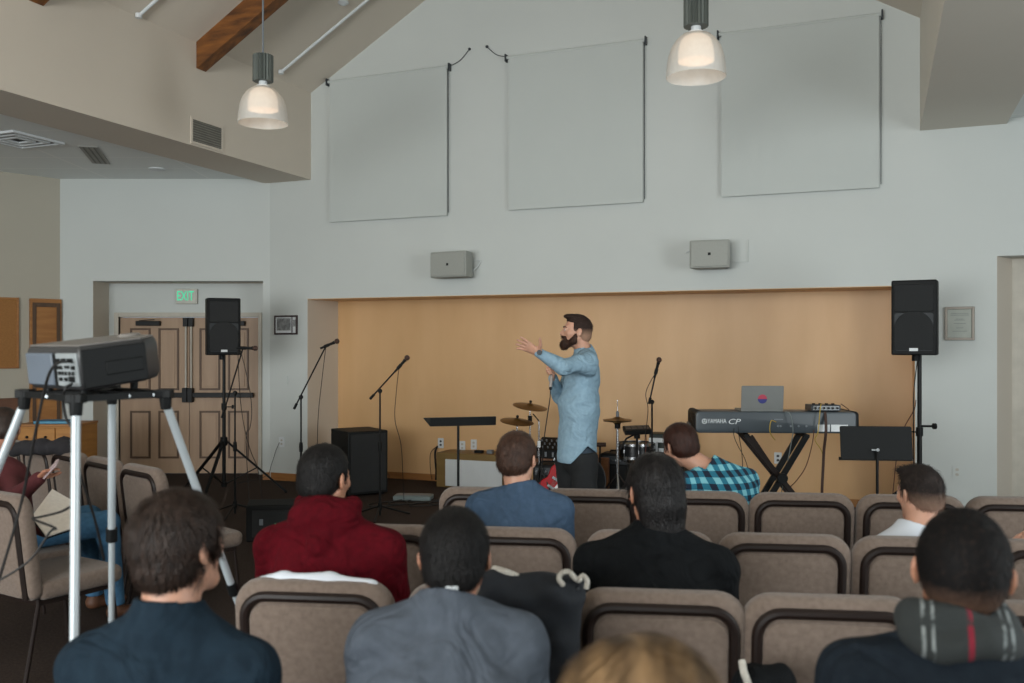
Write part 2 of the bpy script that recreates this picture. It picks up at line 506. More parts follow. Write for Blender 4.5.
# cork board and wood door on that wall
a, b = left_x(61) + 0.01, left_x(29)
o = struct(MB(LM).bx(a, b, 0.002, 0.05, 0.0, left_z(45, 299)), 'door_4', M_oak, bevel=0.004)
mm = MB(LM); mm.bx(a + 0.02, a + 0.06, 0.051, 0.062, 0.1, left_z(45, 303)); mm.bx(b - 0.06, b - 0.02, 0.051, 0.062, 0.1, left_z(45, 303)); mm.bx(a + 0.06, b - 0.06, 0.051, 0.062, left_z(45, 303) - 0.05, left_z(45, 303))
mm.build('door_moulding', M_doortrim, o, bevel=0.003)
a, b = left_x(17), left_x(-40)
t = thing('notice_board', 'brown cork board with oak frame on the left wall', 'board', LM @ Vector(((a + b) / 2, 0.002, left_z(8, 333))), ang)
hw = (b - a) / 2; hz = (left_z(8, 298) - left_z(8, 367)) / 2
MB().bx(-hw, hw, 0, 0.02, -hz, hz).build('cork_panel', mat('cork', (160, 112, 62), 0.9, rgb2=(140, 96, 52), nscale=90), t)
mm = MB()
for zz in (-hz, hz): mm.bx(-hw, hw, 0, 0.03, zz - 0.012, zz + 0.012)
for xx in (-hw, hw): mm.bx(xx - 0.012, xx + 0.012, 0, 0.03, -hz - 0.012, hz + 0.012)
mm.build('frame', M_oak, t, bevel=0.003)
m = MB(LM); m.bx(left_x(20), 6.5, 0.0, 0.03, 0.0, left_z(8, 398)); struct(m, 'trim_5', wood('wainscot_wood', (112, 74, 52), (92, 60, 42), stretch=(5, 5, 0.6)), bevel=0.004)

# beams (deep boxed soffits) and the walls above them
m = MB(WM); m.bx(SL - 0.66, SL, SBACK_T, 0, ZU, ZSP + 0.4); struct(m, 'wall_upper_left', M_beige, smooth=False)
m = MB(WM); m.bx(SR, SR + 0.70, SBACK_T, 0, ZU, ZSP + 0.4); struct(m, 'wall_upper_right', mat('upper_right_lit_beige', (214, 208, 196), 0.8, var=0.02, nscale=1.0), smooth=False)  # beige made paler: the brighter light on this face is in the colour
m = MB(WM); m.bx(-14, SL - 0.66, SBACK_T, 2.5, ZLOW, ZLOW + 0.1); struct(m, 'ceiling_left', M_tile, smooth=False)
m = MB(WM); m.bx(SR + 0.70, SRIGHT + 0.2, SBACK_T, 0, ZLOW, ZLOW + 0.1); struct(m, 'ceiling_right', M_tile, smooth=False)
# sloping ceiling
th = 0.15
def slope_z(s): return ZSP + PITCH * (s - SL if s < SMID else SR - s)
m = MB(WM)
for (a, b) in ((SL - 0.3, SMID), (SMID, SR + 0.3)):
    za, zb = slope_z(a), slope_z(b)
    m.add([(a, SBACK_T, za), (b, SBACK_T, zb), (b, 0, zb), (a, 0, za), (a, SBACK_T, za + th), (b, SBACK_T, zb + th), (b, 0, zb + th), (a, 0, za + th)],
          [(0, 1, 2, 3), (4, 7, 6, 5), (0, 4, 5, 1), (1, 5, 6, 2), (2, 6, 7, 3), (3, 7, 4, 0)])
struct(m, 'ceiling', M_ceil, smooth=False)

# back wall and right wall with windows behind the camera
m = MB(WM); wall_cells(m, bp.x - 0.2, SRIGHT + 0.2, 0, 6.9, SBACK_T - 0.2, SBACK_T, [(-0.2, 7.4, 0.75, 3.45)])
struct(m, 'wall_back', M_wall, smooth=False)
m = MB(WM @ Matrix.Rotation(0, 4, 'Z'))
for (t0, t1, z0, z1) in ((SBACK_T, -9.3, 0, 4.2), (-2.7, 0, 0, 4.2), (-9.3, -2.7, 0, 0.6), (-9.3, -2.7, 2.9, 4.2)):
    m.bx(SRIGHT, SRIGHT + 0.2, t0, t1, z0, z1)
struct(m, 'wall_right', M_wall, smooth=False)
def window(n, build):
    o = struct(build(MB(WM), 'f'), 'window_%d' % n, M_white, bevel=0.004)
    g = mat('window_glass', (235, 240, 242), 0.02, trans=1.0, spec=0.5, var=0.0)
    return o
def wb(m, _):
    t0 = SBACK_T - 0.12; t1 = SBACK_T - 0.06
    for z in (0.75, 2.55, 3.41): m.bx(-0.2, 7.4, t0, t1, z, z + 0.04)
    for k in range(7):
        s = -0.2 + 7.56 * k / 6; m.bx(s, s + 0.05, t0, t1, 0.75, 3.45)
    return m
def wr(m, _):
    for z in (0.6, 2.86): m.bx(SRIGHT + 0.06, SRIGHT + 0.12, -9.3, -2.7, z, z + 0.04)
    for k in range(6):
        t = -9.3 + 6.55 * k / 5; m.bx(SRIGHT + 0.06, SRIGHT + 0.12, t, t + 0.05, 0.6, 2.9)
    return m
window(1, wb); window(2, wr)

# timber beams under the slope
def timber(px_end, t_pos, label):
    s0 = SL
    t = thing('timber_beam', label, 'beam', W(SL, t_pos, 0), -PSI, 'timber beams under the sloping ceiling')
    a, b = 0.0, SMID - SL
    mm = MB()
    z0 = ZSP - 0.26; k = PITCH
    w = 0.14
    mm.add([(a, -w / 2, z0), (b, -w / 2, z0 + k * b), (b, w / 2, z0 + k * b), (a, w / 2, z0),
            (a, -w / 2, z0 + 0.28), (b, -w / 2, z0 + 0.28 + k * b), (b, w / 2, z0 + 0.28 + k * b), (a, w / 2, z0 + 0.28)],
           [(0, 1, 2, 3), (4, 7, 6, 5), (0, 4, 5, 1), (1, 5, 6, 2), (2, 6, 7, 3), (3, 7, 4, 0)])
    bm_ = mm.build('rafter', M_beam, t, bevel=0.006)
    return t
# distance down the hall of the first beam: its end shows at pixel column ~200
def hall_t(px, s):
    u = (px - 512) / FPX
    # X = BX + s*CS + t*SN ; Y = BY - s*SN + t*CS ; X = uY
    return (u * (BY - s * SN) - BX - s * CS) / (SN - u * CS)
TB = hall_t(201, SL)
timber(200, TB, 'honey-brown timber beam rising beyond the left pendant lamp')
timber(35, hall_t(36, SL), 'timber beam tip showing at the top left corner')

# conduits on the slope
def pipe(pts, label):
    mm = MB(); mm.tube(pts, 0.016, 10); mm.lathe([(0.0, 0), (0.03, 0), (0.03, 0.04), (0.0, 0.04)], pts[0] - Vector((0, 0, 0.02)), 12)
    return tag(mm.build('conduit_pipe', M_white), label, 'pipe', 'white pipes under the ceiling')
def slope_pt(px, py, drop=0.04):
    """point on the left slope seen at this pixel"""
    best = None
    for i in range(4000):
        t = SBACK_T + i * (-SBACK_T) / 4000
        s = None
        u = (px - 512) / FPX
        s_ = (u * (BY + t * CS) - BX - t * SN) / (CS + u * SN)
        w = W(s_, t); z = CAMH + (HOR - py) / FPX * w.y
        zc = ZSP + PITCH * (s_ - SL) - drop
        e = abs(z - zc)
        if w.y > 1 and (best is None or e < best[0]): best = (e, Vector((w.x, w.y, z)), s_, t)
    return best
p0 = slope_pt(281, 72); p1s = p0[2] + 2.0
q0 = W(p0[2], p0[3], slope_z(p0[2]) - 0.04); q1 = W(p1s, p0[3], slope_z(p1s) - 0.04)
pipe([q0, q1], 'white conduit running up the slope beside the left pendant lamp')
p0 = slope_pt(143, 13); p1s = p0[2] + 1.6
pipe([W(p0[2] - 0.05, p0[3], slope_z(p0[2]) - 0.06), W(p1s, p0[3], slope_z(p1s) - 0.06)], 'short white conduit at the top left, left of the timber beam')
p0 = slope_pt(343, 3, 0.02)
mm = MB(); mm.lathe([(0.001, 0.03), (0.05, 0.03), (0.06, 0.0), (0.03, -0.02), (0.001, -0.03)], p0[1], 20)
tag(mm.build('smoke_detector', M_white), 'small round white detector on the slope at the top edge', 'detector')

# grille in the upper left wall
s_g, = (SL,)
t0g, t1g = hall_t(192, SL), hall_t(221, SL)
za = CAMH + (HOR - 119) / FPX * W(SL, t0g).y; zb = CAMH + (HOR - 141) / FPX * W(SL, t0g).y
t = thing('air_grille', 'grey louvred air grille in the upper left wall', 'vent', W(SL + 0.001, (t0g + t1g) / 2, (za + zb) / 2), -PSI)
hw = (t1g - t0g) / 2; hz = (za - zb) / 2
mm = MB(); q = 0.025
mm.bx(0, 0.012, -hw - q, hw + q, hz, hz + q); mm.bx(0, 0.012, -hw - q, hw + q, -hz - q, -hz); mm.bx(0, 0.012, -hw - q, -hw, -hz, hz); mm.bx(0, 0.012, hw, hw + q, -hz, hz)
mm.build('frame', M_beige, t)
mm = MB(); mm.bx(0, 0.004, -hw, hw, -hz, hz); mm.build('backing', mat('vent_dark', (112, 110, 102), 0.8), t)
mm = MB()
for k in range(9):
    z = -hz + 2 * hz * (k + 0.5) / 9; mm.box((0.008, 0, z), (0.012, 2 * hw, 0.004), (0, 0.6, 0))
mm.build('louvre', mat('vent_slat', (150, 147, 138), 0.7), t)

# low ceiling fittings
def lowc(px, py):
    Y = (ZLOW - CAMH) * FPX / (HOR - py); return Vector(((px - 512) / FPX * Y, Y, ZLOW))
c = lowc(18, 139)
t = thing('ceiling_diffuser', 'square white air diffuser with dark slots in the low left ceiling', 'vent', c, -PSI)
mm = MB()
for r in (0.29, 0.20, 0.11):
    q = 0.035
    mm.bx(-r, r, r - q, r, -0.02, 0); mm.bx(-r, r, -r, -r + q, -0.02, 0); mm.bx(-r, -r + q, -r + q, r - q, -0.02, 0); mm.bx(r - q, r, -r + q, r - q, -0.02, 0)
mm.build('frame', M_white, t)
MB().bx(-0.25, 0.25, -0.25, 0.25, -0.006, -0.001).build('slot', mat('vent_black', (40, 42, 42), 0.9), t)
c = lowc(95, 155)
t = thing('linear_diffuser', 'long flat slot diffuser in the low left ceiling', 'vent', c, -PSI - 0.9)
mm = MB(); mm.bx(-0.45, 0.45, -0.09, 0.09, -0.008, 0); mm.build('frame', mat('vent_flat', (158, 158, 152), 0.7), t)
mm = MB()
for y in (-0.05, 0.0, 0.05): mm.bx(-0.42, 0.42, y - 0.006, y + 0.006, -0.012, -0.006)
mm.build('slot', mat('vent_slot', (120, 120, 115), 0.8), t)
c = lowc(157, 168.5)
mm = MB(); mm.lathe([(0.001, 0), (0.09, 0), (0.09, -0.012), (0.06, -0.018), (0.001, -0.018)], c, 24)
tag(mm.build('ceiling_sensor', M_white), 'small flat white disc fitting on the low left ceiling above the doors', 'fitting')

# ------------------------------------------------------------------ roller screens
def roller(px0, px1, pt0, pb0, label):
    s0 = wall_s(px0); s1 = wall_s(px1)
    zt = WP(px0, pt0)[1]; zb = WP(px0, pb0)[1]
    t = thing('roller_screen', label, 'screen', W((s0 + s1) / 2, -0.03, zb), -PSI, 'roller screens high on the front wall')
    w = (s1 - s0) / 2; H = zt - zb
    w -= 0.03
    MB().bx(-w + 0.02, w - 0.012, -0.012, -0.008, 0.0, H - 0.01).build('cloth', M_screen, t, smooth=False)
    mm = MB(); mm.cyl((-w - 0.01, 0, H), (w + 0.01, 0, H), 0.018, n=16); mm.build('roller_tube', M_screen, t)
    mm = MB(); mm.bx(-w + 0.02, w - 0.012, -0.018, -0.004, 0.0, 0.014); mm.build('hem_bar', M_screen, t)
    for sx in (-1, 1):
        mm = MB(); mm.bx(sx * (w + 0.015) - 0.008, sx * (w + 0.015) + 0.008, -0.035, 0.03, H - 0.045, H + 0.035); mm.build('bracket', M_greyd, t, bevel=0.003)
    mm = MB(); mm.tube([(w + 0.004, -0.012, H - 0.03), (w + 0.004, -0.012, 0.03)], 0.004, 6); mm.build('chain', M_greyd, t)
    return t
roller(328, 452, 83, 223, 'leftmost pale grey roller screen on the front wall')
roller(506, 648, 59, 211, 'middle pale grey roller screen on the front wall')
roller(717, 884, 36, 198, 'right-hand pale grey roller screen on the front wall, widest of three')
for (px, py, qx, qy, lab) in ((470, 49.5, 452, 66, 'small hook with a cord, above the left roller screen end'), (487.5, 47, 505, 57, 'small hook with a cord, beside the middle roller screen')):
    s, z = WP(px, py); s2, z2 = WP(qx, qy)
    mm = MB(); mm.sphere(W(s, -0.015, z), 0.016); mm.tube(smooth_path([W(s, -0.015, z), W((s + s2) / 2, -0.015, (z + z2) / 2 - 0.03), W(s2, -0.02, z2)]), 0.004, 6)
    tag(mm.build('wall_hook', M_greyd), lab, 'hook')

# ------------------------------------------------------------------ pendants
M_lampglass = mat('ribbed_glass', (222, 221, 216), 0.3, alpha=0.72, spec=0.5, var=0.03, nscale=30)
M_lampin = mat('lamp_diffuser_glow', (240, 220, 195), 0.5, emit=(255, 226, 196), estr=0.75)
M_ribbed = mat('ribbed_grey_metal', (92, 98, 94), 0.45, metal=0.3)
def pendant(px, Y, label, ztop):
    zb = 3.45
    t = thing('pendant_lamp', label, 'lamp', (((px - 512) / FPX * Y), Y, zb), 0, 'bell-shaped pendant lamps')
    prof = [(0.205, 0.0), (0.203, 0.03), (0.198, 0.10), (0.188, 0.17), (0.168, 0.24), (0.135, 0.30), (0.095, 0.34), (0.06, 0.355)]
    prof = [(r_, 0.355 - (0.355 - z_) * 0.87) for r_, z_ in prof]
    n = 72; vs = []; fs = []
    for (r, z) in prof:
        for j in range(n):
            rr = r * (1 + (0.018 if j % 2 else -0.018)); a = 2 * PI * j / n
            vs.append((rr * math.cos(a), rr * math.sin(a), z))
    for i in range(len(prof) - 1):
        for j in range(n):
            k = (j + 1) % n; fs.append((i * n + j, i * n + k, (i + 1) * n + k, (i + 1) * n + j))
    MB().add(vs, fs).build('glass_shade', M_lampglass, t, angle=60)
    MB().lathe([(0.125, 0.16), (0.12, 0.25), (0.10, 0.31), (0.07, 0.335)], n=30).build('inner_diffuser', M_lampin, t)
    MB().lathe([(0.001, 0.345), (0.055, 0.345), (0.055, 0.365), (0.035, 0.37), (0.035, 0.41), (0.001, 0.41)], n=20).build('neck', M_white, t)
    mm = MB(); vs = []; n = 40
    for z in (0.40, 0.62):
        for j in range(n):
            r = 0.086 if j % 2 else 0.076; a = 2 * PI * j / n; vs.append((r * math.cos(a), r * math.sin(a), z))
    mm.add(vs, [(j, (j + 1) % n, (j + 1) % n + n, j + n) for j in range(n)] + [tuple(range(n))[::-1], tuple(range(n, 2 * n))])
    mm.build('ballast_housing', M_ribbed, t, angle=20)
    MB().cyl((0, 0, 0.62), (0, 0, ztop - zb), 0.008).build('suspension_rod', M_grey, t)
def ceil_at(x, y):
    v = WM.inverted() @ Vector((x, y, 0)); return slope_z(v.x)
pendant(263, 7.67, 'pendant lamp with ribbed glass bell, hanging at the left before the timber beam', ceil_at(-249 / FPX * 7.67, 7.67))
pendant(696, 6.35, 'pendant lamp with ribbed glass bell, hanging between the middle and right screens', ceil_at(184 / FPX * 6.35, 6.35))

# ------------------------------------------------------------------ wall loudspeakers
M_wspk = mat('wall_speaker_grey', (158, 160, 154), 0.7, var=0.03, nscale=80)
def wall_speaker(px0, px1, py0, py1, turn, label, ext):
    s = wall_s((px0 + px1) / 2, -0.2); s0, s1 = wall_s(px0, -0.2), wall_s(px1, -0.2)
    w = (s1 - s0); z = WP((px0 + px1) / 2, (py0 + py1) / 2)[1]; h = abs(WP(px0, py0)[1] - WP(px0, py1)[1]) 
    t = thing('wall_speaker', label, 'speaker', W(s, -0.16, z), -PSI, 'pale grey loudspeakers above the alcove')
    R = Matrix.Rotation(turn, 4, 'Z')
    mm = MB(R @ Matrix.Rotation(0.0, 4, 'X'))
    mm.prism([(-w / 2, -0.10), (w / 2, -0.10), (w / 2 * 0.8, 0.10), (-w / 2 * 0.8, 0.10)], -h / 2, h / 2, 'xy')
    mm.build('cabinet', M_wspk, t, bevel=0.01)
    mm = MB(R); mm.bx(-w / 2 + 0.015, w / 2 - 0.015, -0.112, -0.100, -h / 2 + 0.015, h / 2 - 0.015); mm.build('grille', M_wspk, t, bevel=0.006)
    mm = MB(R); mm.bx(-0.013, 0.013, -0.115, -0.111, -0.013, 0.013); mm.build('badge', M_black, t)
    mm = MB(); mm.cyl((0, 0.05, 0), (0, 0.16, 0), 0.02); mm.bx(-0.05, 0.05, 0.148, 0.159, -0.06, 0.06); mm.build('wall_bracket', M_grey, t)
    mm = MB(); mm.tube(smooth_path(ext), 0.004, 6); mm.build('cord', M_white, t)
wall_speaker(432, 471, 254, 279, -0.15, 'pale grey wall loudspeaker above the left part of the alcove',
             [(0.15, 0.08, -0.1), (0.23, 0.12, -0.02), (0.26, 0.15, 0.05), (0.18, 0.15, 0.06)])
wall_speaker(690, 730, 243, 270, 0.05, 'pale grey wall loudspeaker above the right part of the alcove',
             [(-0.15, 0.08, 0.03), (-0.22, 0.12, 0.06), (-0.28, 0.15, 0.04)])
s0, z0 = WP(733, 262); s1, z1 = WP(748, 240)
mm = MB(WM); mm.bx(s0, s1, -0.012, 0, z0 - 0.005, z0 + 0.005); mm.bx(s1 - 0.005, s1 + 0.005, -0.012, 0, z0, z1)
tag(mm.build('surface_conduit', M_wall), 'thin white surface conduit beside the right wall loudspeaker', 'conduit')

# ------------------------------------------------------------------ pictures, outlets, exit sign
s, z = WP(286.5, 325)
t = thing('framed_picture', 'small dark-framed black and white picture beside the doors', 'picture', W(s, -0.012, z), -PSI)
w, h = 0.155, 0.105
mm = MB()
for zz in (-h, h): mm.bx(-w, w, -0.012, 0.012, zz - 0.01, zz + 0.01)
for xx in (-w, w): mm.bx(xx - 0.01, xx + 0.01, -0.012, 0.012, -h - 0.01, h + 0.01)
mm.bx(0.085, 0.097, -0.01, 0.012, -h, h)
mm.build('frame', mat('dark_red_frame', (52, 34, 36), 0.4), t, bevel=0.003)
MB().bx(-w, w, -0.003, 0.01, -h, h).build('mat_board', M_white, t)
MB().bx(-w + 0.03, 0.07, -0.005, -0.003, -h + 0.04, h - 0.025).build('print', mat('grey_print', (150, 152, 152), 0.6, rgb2=(90, 92, 94), nscale=22), t)
MB().bx(0.105, w - 0.015, -0.005, -0.003, -0.02, 0.06).build('small_print', mat('grey_print2', (170, 172, 172), 0.6, rgb2=(110, 112, 114), nscale=30), t)
s, z = WP(959.5, 323.5)
s0, _ = WP(945, 323); s1, _ = WP(974, 323)
t = thing('framed_certificate', 'silver-framed certificate on the wall right of the right loudspeaker', 'certificate', W(s, -0.012, z), -PSI)
w = (s1 - s0) / 2 - 0.008; h = abs(WP(959, 307)[1] - WP(959, 340)[1]) / 2 - 0.01
mm = MB()
for zz in (-h, h): mm.bx(-w, w, -0.012, 0.012, zz - 0.012, zz + 0.012)
for xx in (-w, w): mm.bx(xx - 0.012, xx + 0.012, -0.012, 0.012, -h - 0.012, h + 0.012)
mm.build('frame', mat('pewter_frame', (150, 142, 132), 0.4, metal=0.2), t, bevel=0.004)
MB().bx(-w, w, -0.003, 0.01, -h, h).build('paper', mat('certificate_paper', (176, 180, 172), 0.7), t)
mm = MB()
for k, (ww, zz) in enumerate(((0.07, 0.09), (0.075, 0.075), (0.03, 0.04), (0.045, 0.03), (0.05, 0.0), (0.03, -0.04), (0.06, -0.07))): mm.bx(-ww, ww, -0.005, -0.003, zz - 0.0025, zz + 0.0025)
mm.build('print', mat('certificate_ink', (140, 146, 142), 0.7), t)

def outlet(loc, rotz, label, plug=False, pm=None):
    t = thing('wall_outlet', label, 'outlet', loc, rotz, 'white wall outlets')
    MB().prism(rrect(0.075, 0.118, 0.008), -0.008, 0.0).build('cover_plate', pm or M_white, t)
    mm = MB()
    for zz in (-0.022, 0.022):
        MB().prism(rrect(0.028, 0.024, 0.010, 0, zz), -0.010, -0.008).build('socket', M_greyd if plug else M_frame, t)
    return t
for (px, py, lab, pl) in ((441, 443, 'white outlet with two black plugs behind the left music stand', True),
                          (462.5, 446, 'white outlet just right of the left music stand pole', False),
                          (474, 444.5, 'white outlet above the white-fronted box', False),
                          (778, 458, 'white outlet seen through the crossed keyboard legs', True)):
    s, z = WP(px, py, AD)
    outlet(W(s, AD - 0.001, z), -PSI, lab, pl)
s, z = WP(282, 442); outlet(W(s, -0.001, z), -PSI, 'white outlet low on the wall below the framed picture', False)
s, z = WP(957, 472); outlet(W(s, -0.001, z), -PSI, 'wall-coloured outlet on the front wall near the right door', False, M_wall)
s, z = WP(284, 380)
tag(MB(Matrix.Translation(W(s, -0.001, z)) @ Matrix.Rotation(-PSI, 4, 'Z')).prism(rrect(0.11, 0.1, 0.008), -0.008, 0).build('switch_plate', M_wall), 'pale switch plate on the wall below the framed picture', 'switch')
# fat plug in the outlet below the picture, with its cord
s, z = WP(281, 442)
cable([W(s, -0.03, z), W(s - 0.03, -0.06, z - 0.1), W(s - 0.06, -0.1, z - 0.25), W(s - 0.12, -0.15, 0.06), W(s - 0.3, -0.5, 0.012)], 'black cord hanging from the outlet below the framed picture')

# exit sign
zc = CAMH + (HOR - 296.5) / FPX * YB; xc = xd(187.5, YB)
t = thing('exit_sign', 'white exit sign with green lettering above the double doors', 'sign', (xc, YB - 0.03, zc), 0)
MB().bx(-0.135, 0.135, -0.015, 0.03, -0.095, 0.095).build('housing', mat('exit_housing', (196, 194, 184), 0.5), t, bevel=0.006)
def text(body, size, parent, loc, material, name='lettering', rot=(PI / 2, 0, 0), extrude=0.001, sx=1.0, shear=0.0):
    cu = bpy.data.curves.new(name, 'FONT'); cu.body = body; cu.size = size; cu.extrude = extrude; cu.align_x = 'CENTER'; cu.align_y = 'CENTER'; cu.shear = shear
    cu.resolution_u = 3
    tmp = bpy.data.objects.new(name, cu); COL.objects.link(tmp)
    dg = bpy.context.evaluated_depsgraph_get()
    me = bpy.data.meshes.new_from_object(tmp.evaluated_get(dg))
    bpy.data.objects.remove(tmp)
    me.materials.clear(); me.materials.append(material)
    o = bpy.data.objects.new(name, me); COL.objects.link(o); o.parent = parent; o.location = loc; o.rotation_euler = rot; o.scale = (sx, 1, 1)
    return o
text('EXIT', 0.17, t, (-0.012, -0.018, 0), mat('exit_green', (20, 150, 105), 0.5, emit=(60, 225, 170), estr=0.6), sx=0.62)
# ================================================================== chairs
def build_chair(label, loc, rotz, group):
    t = thing('upholstered_chair', label, 'chair', loc, rotz, group)
    tilt = Matrix.Translation((0, -0.20, 0.453)) @ Matrix.Rotation(math.radians(7), 4, 'X') @ Matrix.Translation((0, 0.20, -0.44))
    back = MB(tilt)
    back.pillow(rrect(0.50, 0.52, 0.085, 0, 0.645, r2=0.04), -0.262, -0.185, 0.03, 4)
    back.build('backrest', M_fabric, t, angle=60)
    bp_ = MB(tilt); bp_.pillow(rrect(0.39, 0.44, 0.055, 0, 0.62, r2=0.03), -0.272, -0.255, 0.008, 2); bp_.build('back_panel', M_fabric, t, angle=60)
    fr = MB(tilt)
    w, zt, r = 0.210, 0.864, 0.07
    pts = [(-w, -0.262, 0.40)] + [(-w + r - r * math.cos(a), -0.262, zt - r + r * math.sin(a)) for a in [PI / 2 * k / 6 for k in range(7)]]
    pts += [(w - r + r * math.sin(a), -0.262, zt - r + r * math.cos(a)) for a in [PI / 2 * k / 6 for k in range(7)]] + [(w, -0.262, 0.40)]
    fr.tube(pts, 0.0165, 10); fr.build('back_frame', M_brown, t)
    st = MB(); 
    o = [(x, y) for x, y in rrect(0.50, 0.47, 0.07, 0, 0.03, r2=0.03)]
    # cushion: reuse pillow with the outline turned flat
    st2 = MB(Matrix(((1, 0, 0, 0), (0, 0, 1, 0), (0, 1, 0, 0), (0, 0, 0, 1))))
    st2.pillow(o, 0.385, 0.475, 0.032, 4); st2.build('seat', M_fabric, t, angle=60)
    sf = MB()
    for x in (-0.21, 0.21): sf.bar((x, -0.20, 0.372), (x, 0.21, 0.372), 0.022, 0.022)
    for y in (-0.19, 0.20): sf.bar((-0.21, y, 0.372), (0.21, y, 0.372), 0.022, 0.022)
    sf.build('seat_frame', M_brown, t)
    for sx in (-1, 1):
        MB().tube([(sx * 0.215, 0.20, 0.365), (sx * 0.225, 0.235, 0.012)], 0.011, 10).build('leg', M_brown, t)
        MB().tube([(sx * 0.215, -0.205, 0.46), (sx * 0.215, -0.20, 0.365), (sx * 0.225, -0.27, 0.012)], 0.011, 10).build('leg', M_brown, t)
    return t

THR = math.radians(-6.7)
def row_pt(px, Yref, Xref, off=0.0):
    """point on a seating row whose depth is Yref at X = Xref; rows turn 6.7 degrees"""
    u = (px - 512) / FPX; k = math.tan(-THR)
    Y = (Yref + k * Xref) / (1 + k * u)
    return Vector((u * Y, Y, 0))
chair_proto = [None]
def chair(x, y, rz, label, group):
    if chair_proto[0] is None:
        chair_proto[0] = build_chair(label, (x, y, 0), rz, group); return chair_proto[0]
    return dup(chair_proto[0], (x, y, 0), rz, label, group)
FW = Vector((math.sin(-THR), math.cos(-THR), 0))
def row_chair(px, Yb, Xr, label, group):
    p = row_pt(px, Yb, Xr) + FW * 0.27
    return chair(p.x, p.y, THR, label, group)
ROW1 = (4.48, 0.9); ROW2 = (3.54, 0.4); ROW3 = (2.70, 0.2)
for px, lab in ((488, 'taupe upholstered chair at the left end of the frontmost row'),
                (591, 'taupe upholstered chair in the frontmost row, next to the left end'),
                (697, 'taupe upholstered chair in the frontmost row, under the plaid shirt person'),
                (801, 'empty taupe upholstered chair in the frontmost row, below the crossed keyboard legs'),
                (910, 'taupe upholstered chair in the frontmost row, below the right music stand'),
                (1020, 'taupe upholstered chair in the frontmost row, cut by the right picture edge')):
    row_chair(px, *ROW1, lab, 'taupe chairs of the frontmost row')
for px, lab in ((379, 'taupe upholstered chair in the second row, right of the maroon hoodie'),
                (514, 'taupe upholstered chair in the second row, holding the blue T-shirt man'),
                (650, 'taupe upholstered chair in the second row, just beyond the black coat person'),
                (783, 'empty taupe upholstered chair in the second row, whole back in clear view'),
                (920, 'taupe upholstered chair in the second row, holding the boy in the white shirt'),
                (1060, 'taupe upholstered chair in the second row, cut by the right picture edge')):
    row_chair(px, *ROW2, lab, 'taupe chairs of the second row')
for px, lab in ((315, 'taupe upholstered chair in the third row, holding the person in the maroon hoodie'),
                (488, 'taupe upholstered chair in the third row, under the dark coat with white trim'),
                (660, 'taupe upholstered chair in the third row, holding the person in the black coat'),
                (830, 'empty taupe upholstered chair in the third row, left of the plaid scarf man'),
                (1002, 'taupe upholstered chair in the third row, beyond the plaid scarf man')):
    row_chair(px, *ROW3, lab, 'taupe chairs of the third row')

# angled side section
AN = math.radians(-43)
RD = Vector((-math.cos(math.radians(43)), math.sin(math.radians(43)), 0)); FD = Vector((math.sin(math.radians(43)), math.cos(math.radians(43)), 0))
backA = Vector((-2.18, 5.44, 0))
labsA = ('angled chair at the right end of the far side row, nearest the floor monitor', 'angled side-section chair second from the right end, behind the rear projector leg',
         'angled side-section chair third from the right, behind the front projector leg', 'angled side-section chair fourth from the right, under the dark coat',
         'angled side-section chair at the far left end of the row')
for k in range(5):
    p = backA + RD * 0.54 * k + FD * 0.25
    chair(p.x, p.y, AN, labsA[k], 'angled chairs at the left')
backB = Vector((-2.50, 4.52, 0))
for k, lab in enumerate(('empty angled chair nearest the camera at the left, seat in clear view', 'angled chair at the left edge holding the person with the phone')):
    p = backB + RD * 0.66 * k + FD * 0.25 - Vector((0.05 * (1 - k), 0, 0))
    chair(p.x, p.y, AN + (0.2 if k == 0 else 0.0), lab, 'angled chairs at the left')
CHB = backB + RD * 0.66 + FD * 0.25

# ================================================================== loudspeakers, stands
def speaker_box(loc, rotz, label, w=0.35, h=0.62, dp=0.35, tilt=0.0):
    t = thing('loudspeaker', label, 'speaker', loc, rotz, 'black loudspeakers on tripod stands')
    X = Matrix.Rotation(tilt, 4, 'X')
    mm = MB(X)
    mm.prism([(-w / 2, -dp / 2), (w / 2, -dp / 2), (w / 2, 0.02), (w / 2 * 0.62, dp / 2), (-w / 2 * 0.62, dp / 2), (-w / 2, 0.02)], 0, h, 'xy')
    mm.build('cabinet', M_black, t, bevel=0.012)
    y = -dp / 2
    mm = MB(X); mm.prism(rrect(w - 0.05, h * 0.36, 0.02, 0, h * 0.76), y - 0.012, y); mm.build('horn_grille', M_grill, t, bevel=0.004)
    mm = MB(X); mm.prism(rrect(w - 0.05, h * 0.50, 0.02, 0, h * 0.31), y - 0.006, y); mm.build('baffle', M_grill2, t)
    out = []
    R = (w - 0.05) / 2
    for i in range(25):
        a = PI * i / 24; out.append((R * math.cos(a), h * 0.36 + 0.94 * R * math.sin(a)))
    out += [(-R, h * 0.07), (R, h * 0.07)]
    mm = MB(X); mm.prism(out, y - 0.014, y - 0.004); mm.build('woofer_grille', M_grill, t, bevel=0.004)
    mm = MB(X); mm.bx(-0.032, 0.032, y - 0.018, y - 0.013, h * 0.055, h * 0.055 + 0.024); mm.build('badge', M_white, t)
    mm = MB(X); mm.lathe([(0.001, 0), (0.03, 0), (0.03, -0.05), (0.001, -0.05)], (0, 0.0, 0)); mm.build('pole_socket', M_black, t)
    return t
